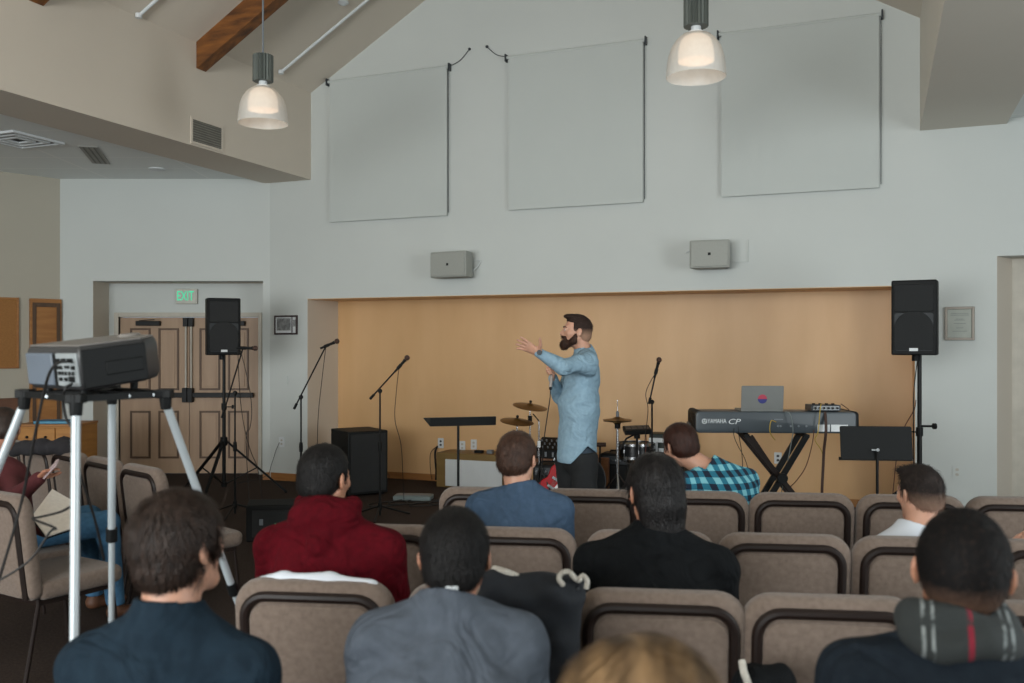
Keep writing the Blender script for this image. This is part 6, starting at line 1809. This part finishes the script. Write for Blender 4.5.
for i in range(2):
    B.cone(neck, S[i], 0.045, 0.042); B.cone(S[i], E[i], 0.042, 0.034); B.cone(E[i], W1[i], 0.034, 0.024)
    d = ([hand2, hand1][i] - W1[i]).normalized()
    hand_field(B, frame(W1[i], d, (0, 0, 1)), side=(1 if i == 0 else -1), curl=(0.5, 0.6, 0.6, 0.7) if i else (0.2, 0.2, 0.25, 0.3), s=0.95)
head_field(B, HM); skin_obj(B, 'body', S_mid, t, 1); eyes(t, HM)
Tm = Field((-0.5, -0.32, 0.46), (0.5, 0.8, neck.z + 0.08), h * 1.1)
Tm.ecap(pel, chest, (0.16, 0.115), (0.165, 0.12), k=0.04); Tm.ecap(chest, neck - Vector((0, 0, 0.10)), (0.165, 0.12), (0.13, 0.08), k=0.04)
for i in range(2):
    Tm.cone(neck, S[i], 0.06, 0.06, k=0.04); Tm.cone(S[i], E[i], 0.062, 0.05, k=0.03); Tm.cone(E[i], W1[i] + (E[i] - W1[i]).normalized() * 0.0, 0.05, 0.037, k=0.02)
Tm.fold(0.004, 1, 1); Tm.cone(neck, neck + Vector((0, 0.03, 0.12)), 0.06, 0.06, None, 0.006, 's')
skin_obj(Tm, 'sweater', mat('sweater_maroon', (74, 22, 26), 0.9), t, 1)
Q = Field((-0.36, -0.22, 0.03), (0.36, 0.8, 0.76), 0.009)
M_jean = mat('denim_blue', (66, 112, 146), 0.85, rgb2=(52, 94, 126), nscale=40, bump=0.2, bscale=300)
Q.ecap(pel + Vector((0, 0, 0.05)), pel, (0.15, 0.10), (0.165, 0.11))
Sh = Field((-0.36, 0.3, 0.0), (0.36, 0.85, 0.14), 0.009)
for sx in (-1, 1):
    kn_ = Vector((sx * 0.13, 0.46, 0.575)); an_ = Vector((sx * 0.15, 0.50, 0.10))
    Q.cone(pel + Vector((sx * 0.09, 0, 0)), kn_, 0.09, 0.072, k=0.03); Q.cone(kn_, an_, 0.07, 0.052)
    Sh.cone(an_ - Vector((0, 0, .02)), an_ - Vector((0, .01, .055)), 0.036, 0.04); Sh.ecap(an_ + Vector((0, 0, -0.06)), an_ + Vector((0, 0.17, -0.065)), (0.042, 0.034), (0.042, 0.028))
Q.fold(0.003, 1.2, 0.4); Q.keep(lambda X, Y, Z: 0.085 - Z + 0 * X + 0 * Y)
skin_obj(Q, 'jeans', M_jean, t, 1); Sh.keep(lambda X, Y, Z: 0.008 - Z + 0 * X + 0 * Y); skin_obj(Sh, 'shoes', mat('boot_brown', (92, 58, 38), 0.6), t, 1)
Hh = hair_field((hc.x - .16, hc.y - .16, hc.z - .17), (hc.x + .16, hc.y + .16, hc.z + .18), 0.006, HM, 'short', 0.014)
skin_obj(Hh, 'hair', H_dbrown, t, 1)
# phone and notebook
ph = P(51, 469, 4.84)
t = thing('phone', 'pale phone held up over the notebook at the left edge', 'phone', ph, -0.3)
X = Matrix.Rotation(-0.75, 4, 'Y')
MB(X @ Matrix.Rotation(-0.9, 4, 'X')).prism(rrect(0.12, 0.06, 0.01), -0.004, 0.004).build('case', mat('phone_case', (176, 156, 156), 0.4), t)
MB(X @ Matrix.Rotation(-0.9, 4, 'X')).prism(rrect(0.11, 0.052, 0.006), 0.004, 0.0055).build('display', M_black, t)
c = [P(31, 517, 4.74), P(46, 538, 4.58), P(76, 528, 4.74), P(75, 502, 5.0), P(52, 489, 5.02)]
nbz = P(53, 514, 4.85)
t = thing('notebook', 'open white-paged notebook resting on the jeans at the left edge', 'book', nbz, 0)
cc = [q - nbz for q in c]
def pagemesh(pts, off, th_):
    n = len(pts); nn = (pts[1] - pts[0]).cross(pts[2] - pts[0]).normalized()
    if nn.z < 0: nn = -nn
    vs = [tuple(p + nn * off) for p in pts] + [tuple(p + nn * (off + th_)) for p in pts]
    fs = [tuple(range(n))[::-1], tuple(range(n, 2 * n))] + [(i, (i + 1) % n, (i + 1) % n + n, i + n) for i in range(n)]
    return MB().add(vs, fs)
pagemesh(cc, -0.008, 0.006).build('cover', M_black, t); pagemesh([p * 0.97 for p in cc], -0.001, 0.006).build('pages', mat('paper', (238, 230, 220), 0.8, var=0.05, nscale=40), t)

# --- right edge: forearm over a chair back belongs to a person beyond the frame
x, y = pos_row(1108, ROW2, 0.32)
ee = P(1012, 528, y - 0.03)
hl = (Matrix.Translation((x, y, 0)) @ Matrix.Rotation(THR, 4, 'Z')).inverted() @ ee
nkz = 1.09; Sx = Vector((-0.175, 0.02, 1.04)); el_ = Vector((-0.36, 0.09, 0.86)) if False else Sx.lerp(hl, 0.55) + Vector((0.0, 0.1, -0.06))
S0 = Vector((-0.175, 0.03, 0.965)); E0 = S0 + Vector((-0.05, 0.02, -0.20)); W0 = hl + Vector((0.07, 0.0, -0.01))
t, inf = seated('person', 'person at the right edge, only a hand and dark sleeve reaching in', (x, y), THR, 1.33, lean=0.04, skin=S_light, hair=H_black, style='short', shirt=('sweater', mat('sweater_dark_red', (52, 30, 30), 0.9)), collar='crew',
       arms=[(E0 - S0, W0 - E0), (Vector((0.045, 0.05, -0.27)), Vector((-0.12, 0.22, -0.02)))], nstr=300)

# ================================================================== the standing speaker
XS, YS = (578 - 512) / FPX * 6.5, 6.5
t = thing('person', 'standing bearded person in a light blue shirt, arm stretched out', 'person', (XS, YS, 0), 0)
def L(px, py, dy=0.0):
    p = P(px, py, YS + dy); return Vector((p.x - XS, dy, p.z))
h = 0.006
ngt = L(586, 352, 0.0)
HMs = Matrix.Translation(L(576.5, 331.5, 0.0)) @ Matrix.Rotation(PI / 2 + 0.10, 4, 'Z') @ Matrix.Rotation(0.10, 4, 'X') @ Matrix.Scale(1.02, 4)
sL, sR = L(588, 363, -0.185), L(579, 364, 0.175)
eL = L(562, 367, -0.36); wL = L(539, 353, -0.40)
eR = L(560, 397, 0.20); wR = L(553, 379, 0.02)
hipc = L(578, 452, 0); chest_ = L(580, 392, 0)
B = Field((-0.62, -0.56, 0.0), (0.30, 0.42, 1.9), h)
B.ecap(hipc, chest_, (0.15, 0.10), (0.155, 0.105), (0, 1, 0)); B.ecap(chest_, L(584, 362, 0), (0.155, 0.105), (0.11, 0.06), (0, 1, 0))
B.cone(L(586, 356), HMs @ Vector((0, -0.022, -0.055)), 0.060, 0.056)
for (s_, e_, w_2) in ((sL, eL, wL), (sR, eR, wR)):
    B.cone(L(585, 356), s_, 0.05, 0.045); B.cone(s_, e_, 0.045, 0.037); B.cone(e_, w_2, 0.037, 0.026, k=0.015)
dl = (L(520, 342.5, -0.42) - wL).normalized()
hand_field(B, frame(wL + dl * -0.005, dl, (0.2, 0.85, 0.4)), side=-1, curl=(0.08, 0.12, 0.18, 0.25), spread=0.16, thumb=1.0, s=1.08)
hand_field(B, frame(wR, Vector((0.0, -0.75, 0.65)), (1.0, 0.0, 0.1)), side=1, curl=(1.05, 1.1, 1.1, 1.1), spread=0.02, thumb=0.4, s=0.95)
for sy, kx in ((-1, 590), (1, 572)):
    hj = L(584 if sy < 0 else 569, 460, sy * 0.085); kn_ = L(585 if sy < 0 else 571, 512, sy * 0.11); an_ = L(587 if sy < 0 else 570, 560, sy * 0.12)
    B.cone(hj, kn_, 0.072, 0.052); B.cone(kn_, an_, 0.052, 0.038)
head_field(B, HMs); skin_obj(B, 'body', S_light, t, 1); eyes(t, HMs)
M_sh = mat('shirt_light_blue', (140, 167, 184), 0.85, rgb2=(130, 157, 174), nscale=40, crease=0.03, spec=0.12, bump=0.15, bscale=300)
Tm = Field((-0.62, -0.56, 0.70), (0.30, 0.42, 1.66), h)
Tm.ecap(L(577, 458), L(579, 405), (0.196, 0.142), (0.185, 0.138), (0, 1, 0), k=0.04); Tm.ecap(L(579, 405), L(583, 372), (0.185, 0.138), (0.17, 0.115), (0, 1, 0), k=0.05)
Tm.ecap(L(583, 372), L(585, 362), (0.17, 0.115), (0.13, 0.08), (0, 1, 0), k=0.05)
for (s_, e_, w_2) in ((sL, eL, wL), (sR, eR, wR)):
    Tm.cone(L(586, 355), s_, 0.058, 0.066, k=0.045); Tm.cone(s_, e_, 0.072, 0.054, k=0.04); Tm.cone(e_, w_2, 0.055, 0.036, k=0.02)
Tm.cone(L(585, 354), L(583, 348), 0.072, 0.064, k=0.02)
Tm.fold(0.006, 1.0, 0.8)
nz0 = L(583, 346)
Tm.cone(L(584, 350), L(578, 335), 0.060, 0.060, None, 0.005, 's')
def hem(X, Y, Z):
    zt0 = L(0, 461).z
    zz = zt0 + np.maximum(0, 0.125 - np.abs(X - 0.055) * 1.05) + 0.02 * np.clip((X - 0.05) / 0.1, 0, 1)
    return zz - Z + 0 * Y
Tm.keep(hem)
Tm.keep(lambda X, Y, Z: np.where(np.abs(X - nz0.x) < 0.11, Z - (nz0.z + 0.0) + 0.35 * (X - nz0.x) * -1, -1) + 0 * Y)
skin_obj(Tm, 'shirt', M_sh, t, 1)
# undershirt edge and trousers
Q = Field((-0.30, -0.30, 0.03), (0.32, 0.32, 0.98), 0.007)
Q.ecap(L(577.5, 448), L(577.5, 457), (0.166, 0.118), (0.172, 0.120), (0, 1, 0))
for sy in (-1, 1):
    hj = L(584 if sy < 0 else 569, 460, sy * 0.085); kn_ = L(585 if sy < 0 else 571, 512, sy * 0.11); an_ = L(587 if sy < 0 else 569, 560, sy * 0.12)
    Q.cone(hj, kn_, 0.102, 0.078, k=0.04); Q.cone(kn_, an_, 0.078, 0.062)
Q.fold(0.003, 1.3, 0.3); Q.keep(lambda X, Y, Z: 0.07 - Z + 0 * X + 0 * Y); Q.keep(lambda X, Y, Z: Z - 0.875 + 0 * X + 0 * Y)
skin_obj(Q, 'trousers', mat('trousers_black', (22, 24, 26), 0.85, var=0.1, nscale=60), t, 1)
U = Field((-0.25, -0.25, 0.78), (0.3, 0.25, 1.0), 0.006)
U.ecap(L(578, 440), L(578, 452), (0.170, 0.121), (0.173, 0.123), (0, 1, 0)); U.keep(lambda X, Y, Z: (L(0, 456).z - Z) + 0 * X + 0 * Y)
skin_obj(U, 'undershirt', mat('undershirt_slate', (56, 68, 80), 0.9), t, 1)
Sh = Field((-0.4, -0.3, 0.0), (0.3, 0.3, 0.16), 0.007)
for sy in (-1, 1):
    an_ = L(587 if sy < 0 else 569, 560, sy * 0.12); an_.z = 0.10
    Sh.cone(an_ - Vector((0, 0, .01)), an_ - Vector((-0.01, 0, .055)), 0.042, 0.044); Sh.ecap(an_ + Vector((0.02, 0, -0.06)), an_ + Vector((-0.18, 0, -0.065)), (0.044, 0.036), (0.044, 0.03), (0, 1, 0))
Sh.keep(lambda X, Y, Z: 0.006 - Z + 0 * X + 0 * Y); skin_obj(Sh, 'shoes', mat('shoe_dark', (34, 32, 32), 0.6), t, 1)
# hair and beard
c = HMs.translation
Hh = hair_field((c.x - .16, c.y - .14, c.z - .17), (c.x + .16, c.y + .14, c.z + .18), 0.0045, HMs, 'tuft', 0.003)
R3 = HMs.to_3x3(); Ri = np.array([list(x) for x in R3.inverted()]); Rn = np.array([list(x) for x in R3])
skin_obj(Hh, 'hair', fade_hair('hair_fade_speaker', (150, 118, 98), (44, 32, 28), 1.70, 1.75), t, 1, strands(tuple(c), 700, 0.022, 0.002, 0.003, lambda p: Rn @ (np.array([0, -1.0, 0.1])), 5))
Bd = Field((c.x - .16, c.y - .14, c.z - .20), (c.x + .16, c.y + .14, c.z + .05), 0.0045)
for sx in (-1, 1):
    Bd.cone((sx * 0.058, 0.012, -0.03), (sx * 0.05, 0.02, -0.065), 0.016, 0.022, HMs, 0.02); Bd.cone((sx * 0.05, 0.02, -0.065), (sx * 0.015, 0.07, -0.10), 0.022, 0.030, HMs, 0.02)
    Bd.cone((sx * 0.03, 0.082, -0.052), (sx * 0.004, 0.094, -0.046), 0.009, 0.009, HMs, 0.01)
    Bd.cone((sx * 0.03, 0.080, -0.052), (sx * 0.028, 0.075, -0.09), 0.012, 0.02, HMs, 0.01)
Bd.ell((0, 0.078, -0.102), (0.034, 0.029, 0.030), HMs, 0.02)
skin_obj(Bd, 'beard', hair_mat('beard', (46, 28, 20), (66, 40, 28), 0.6), t, 1, strands(tuple(c + (R3 @ Vector((0, 0.03, -0.07)))), 700, 0.018, 0.002, 0.004, lambda p: Rn @ np.array([0, 0.4, -1.0]), 8))
for sx in (-1, 1):
    MB(HMs).tube([(sx * 0.012, 0.094, 0.020), (sx * 0.03, 0.090, 0.026), (sx * 0.046, 0.076, 0.018)], [0.003, 0.004, 0.002], 6).build('eyebrow', H_dbrown, t)
# wristwatch
d = (wL - eL).normalized(); wp_ = wL - d * 0.002
mm = MB(); mm.lathe([(0.029, -0.010), (0.031, -0.010), (0.031, 0.010), (0.029, 0.010)], wp_, 24, axis=d); wo = mm.build('wristwatch', M_black, t)
wd = MB(); wd.lathe([(0.001, 0), (0.018, 0), (0.018, 0.008), (0.001, 0.008)], wp_ + Vector((0.0, -0.030, 0.004)), 18, axis=(0, -1, 0.1)); wd.build('watch_face', M_greyd, wo)
# hand microphone and its cord
mp = P(551.5, 377, YS - 0.03)
t = thing('microphone', 'hand microphone with a pale handle held at the chest of the standing man', 'microphone', mp, 0)
dm = Vector((0.10, 0.0, 1.0)).normalized()
MB().tube([-dm * 0.07, dm * 0.06, dm * 0.075], [0.011, 0.014, 0.019], 14).build('handle', mat('mic_handle', (160, 150, 144), 0.4), t)
MB().sphere(dm * 0.10, 0.026, 10).build('mic_grille', mat('mic_grille', (92, 70, 62)), t)
MB().tube([-dm * 0.09, -dm * 0.065], [0.010, 0.010], 10).build('connector', M_black, t)
cable([mp - dm * 0.085, P(550, 398, YS - 0.02), P(547, 418, YS), P(544, 440, YS + 0.05), P(542, 465, YS + 0.1), P(538, 500, YS + 0.1), P(530, 555, YS + 0.2)], 'black cable hanging from the hand microphone of the standing man', 0.004)

# ================================================================== clothes on chairs
def coat(name, label, prims, material, extra=(), lo=(-0.5, -0.4, -0.6), hi=(0.5, 0.4, 0.4), loc=(0, 0, 0), rz=0.0, fold=0.006):
    t = thing(name, label, 'coat', loc, rz)
    F = Field(lo, hi, 0.007)
    for a, b, ra, rb in prims: F.ecap(a, b, ra, rb, (1, 0, 0), None, 0.04)
    F.fold(fold, 1.5, loc[0] * 5)
    skin_obj(F, 'cloth', material, t, 2)
    for nm, pts, r, mt in extra:
        MB().tube(smooth_path(pts, 8), r, 10).build(nm, mt, t)
    return t
M_navy = mat('coat_navy_black', (16, 22, 30), 0.85, rgb2=(12, 17, 24), nscale=40, bump=0.2, bscale=300)
M_fleece = mat('white_fleece', (196, 192, 182), 0.95, rgb2=(176, 170, 160), nscale=60, bump=0.8, bscale=160)
# dark coat over the third-row chair between the grey T-shirt and the black coat
Yc = 2.55
o_ = P(528, 592, Yc)
def Lc(px, py, dy=0.0):
    return P(px, py, Yc + dy) - o_
coat('draped_coat', 'navy-black coat with white fleece trim, draped over the third-row chair back', 
     [(Lc(496, 588), Lc(550, 596), (0.05, 0.05), (0.05, 0.06)), (Lc(550, 596), Lc(574, 590), (0.05, 0.05), (0.035, 0.04)), (Lc(520, 600), Lc(530, 760), (0.10, 0.05), (0.12, 0.05)),
      (Lc(560, 596), Lc(556, 760), (0.055, 0.05), (0.075, 0.05))], M_navy,
     [('fleece_trim', [Lc(564, 586, -0.05), Lc(559, 579, -0.05), Lc(562, 573, -0.04), Lc(569, 572, -0.04), Lc(575, 578, -0.04), Lc(579, 580, -0.04), Lc(583, 576, -0.04), Lc(587, 581, -0.04), Lc(586, 589, -0.04)], [0.004] + [0.0055 + 0.003 * abs(math.sin(i * 1.7)) for i in range(63)] + [0.005], M_fleece),
      ('fleece_collar', [Lc(494, 569, 0.02), Lc(500, 570.5, 0.0), Lc(508, 573, -0.01), Lc(518, 577, -0.01)], 0.010, M_fleece),
      ('snap_button', [Lc(577, 589, -0.055), Lc(578, 590, -0.055)], 0.006, M_greyd)], loc=o_)
# jacket on the chair at the bottom, left of the plaid-scarf person
Yc = 2.42; o_ = P(765, 680, Yc)
coat('jacket', 'black jacket with a white edge stuffed over the third-row chair, lower right of centre',
     [(Lc(752, 676), Lc(778, 690), (0.03, 0.05), (0.05, 0.05)), (Lc(762, 690), Lc(765, 760), (0.08, 0.05), (0.1, 0.06)), (Lc(782, 668), Lc(783, 690), (0.012, 0.012), (0.014, 0.014))], M_bcoat,
     [('white_edge', [Lc(742, 661, -0.03), Lc(744, 672, -0.05), Lc(748, 684, -0.05), Lc(752, 705, -0.05)], 0.010, M_fleece)], loc=o_)
# white garment showing behind the maroon hoodie
Yc = 2.80
pa = P(318, 588, 2.80); 
t = thing('white_garment', 'white garment folded over the chair behind the maroon hoodie', 'garment', pa, THR)
mm = []
F = Field((-0.26, -0.08, -0.14), (0.26, 0.08, 0.12), 0.006)
pts = [P(262, 582, 2.83) - pa, P(284, 578, 2.82) - pa, P(330, 579, 2.80) - pa, P(372, 586, 2.77) - pa]
Rz = Matrix.Rotation(-THR, 3, 'Z'); pts = [Rz @ p for p in pts]
for a, b in zip(pts[:-1], pts[1:]): F.cone(a, b, 0.018, 0.018, None, 0.02); F.cone(a - Vector((0, 0, 0.06)), b - Vector((0, 0, 0.06)), 0.016, 0.016, None, 0.06); F.cone(a - Vector((0, 0, 0.03)), b - Vector((0, 0, 0.03)), 0.016, 0.016, None, 0.04)
F.fold(0.002, 1.3, 1)
skin_obj(F, 'cloth', M_wtee, t, 2)
# dark coat on the far left chairs
o_ = P(50, 446, 6.15); Yc = 6.15
coat('dark_jacket', 'dark jacket thrown over the backs of the angled chairs at the far left',
     [(Lc(14, 449, 0.2), Lc(40, 447, 0.1), (0.045, 0.05), (0.045, 0.05)), (Lc(38, 446, 0.2), Lc(74, 449, 0.0), (0.045, 0.05), (0.04, 0.05)), (Lc(66, 442, 0.1), Lc(74, 462, 0.0), (0.04, 0.04), (0.04, 0.04))],
     mat('jacket_charcoal', (36, 34, 38), 0.9), [], lo=(-0.5, -0.4, -0.3), hi=(0.4, 0.5, 0.25), loc=o_)
# white neck label of the grey T-shirt
for o in [x for x in bpy.data.objects if x.get('label', '').startswith('person in a grey T-shirt')]:
    p = P(452, 589, 1.0); 
    dirv = (P(452, 588, 2.0) - Vector((0, 0, CAMH)))
    dg = bpy.context.evaluated_depsgraph_get(); dg.update()
    hit, loc, nrm, _, ob, _ = scene.ray_cast(dg, Vector((0, 0, CAMH)), dirv.normalized(), distance=3.0)
    if hit:
        lp = o.matrix_world.inverted() @ loc
        mm = MB(Matrix.Translation(lp) @ frame((0, 0, 0), -nrm, (0, 0, 1))); mm.prism(rrect(0.028, 0.018, 0.004), -0.006, -0.002); mm.build('neck_label', M_white, o)
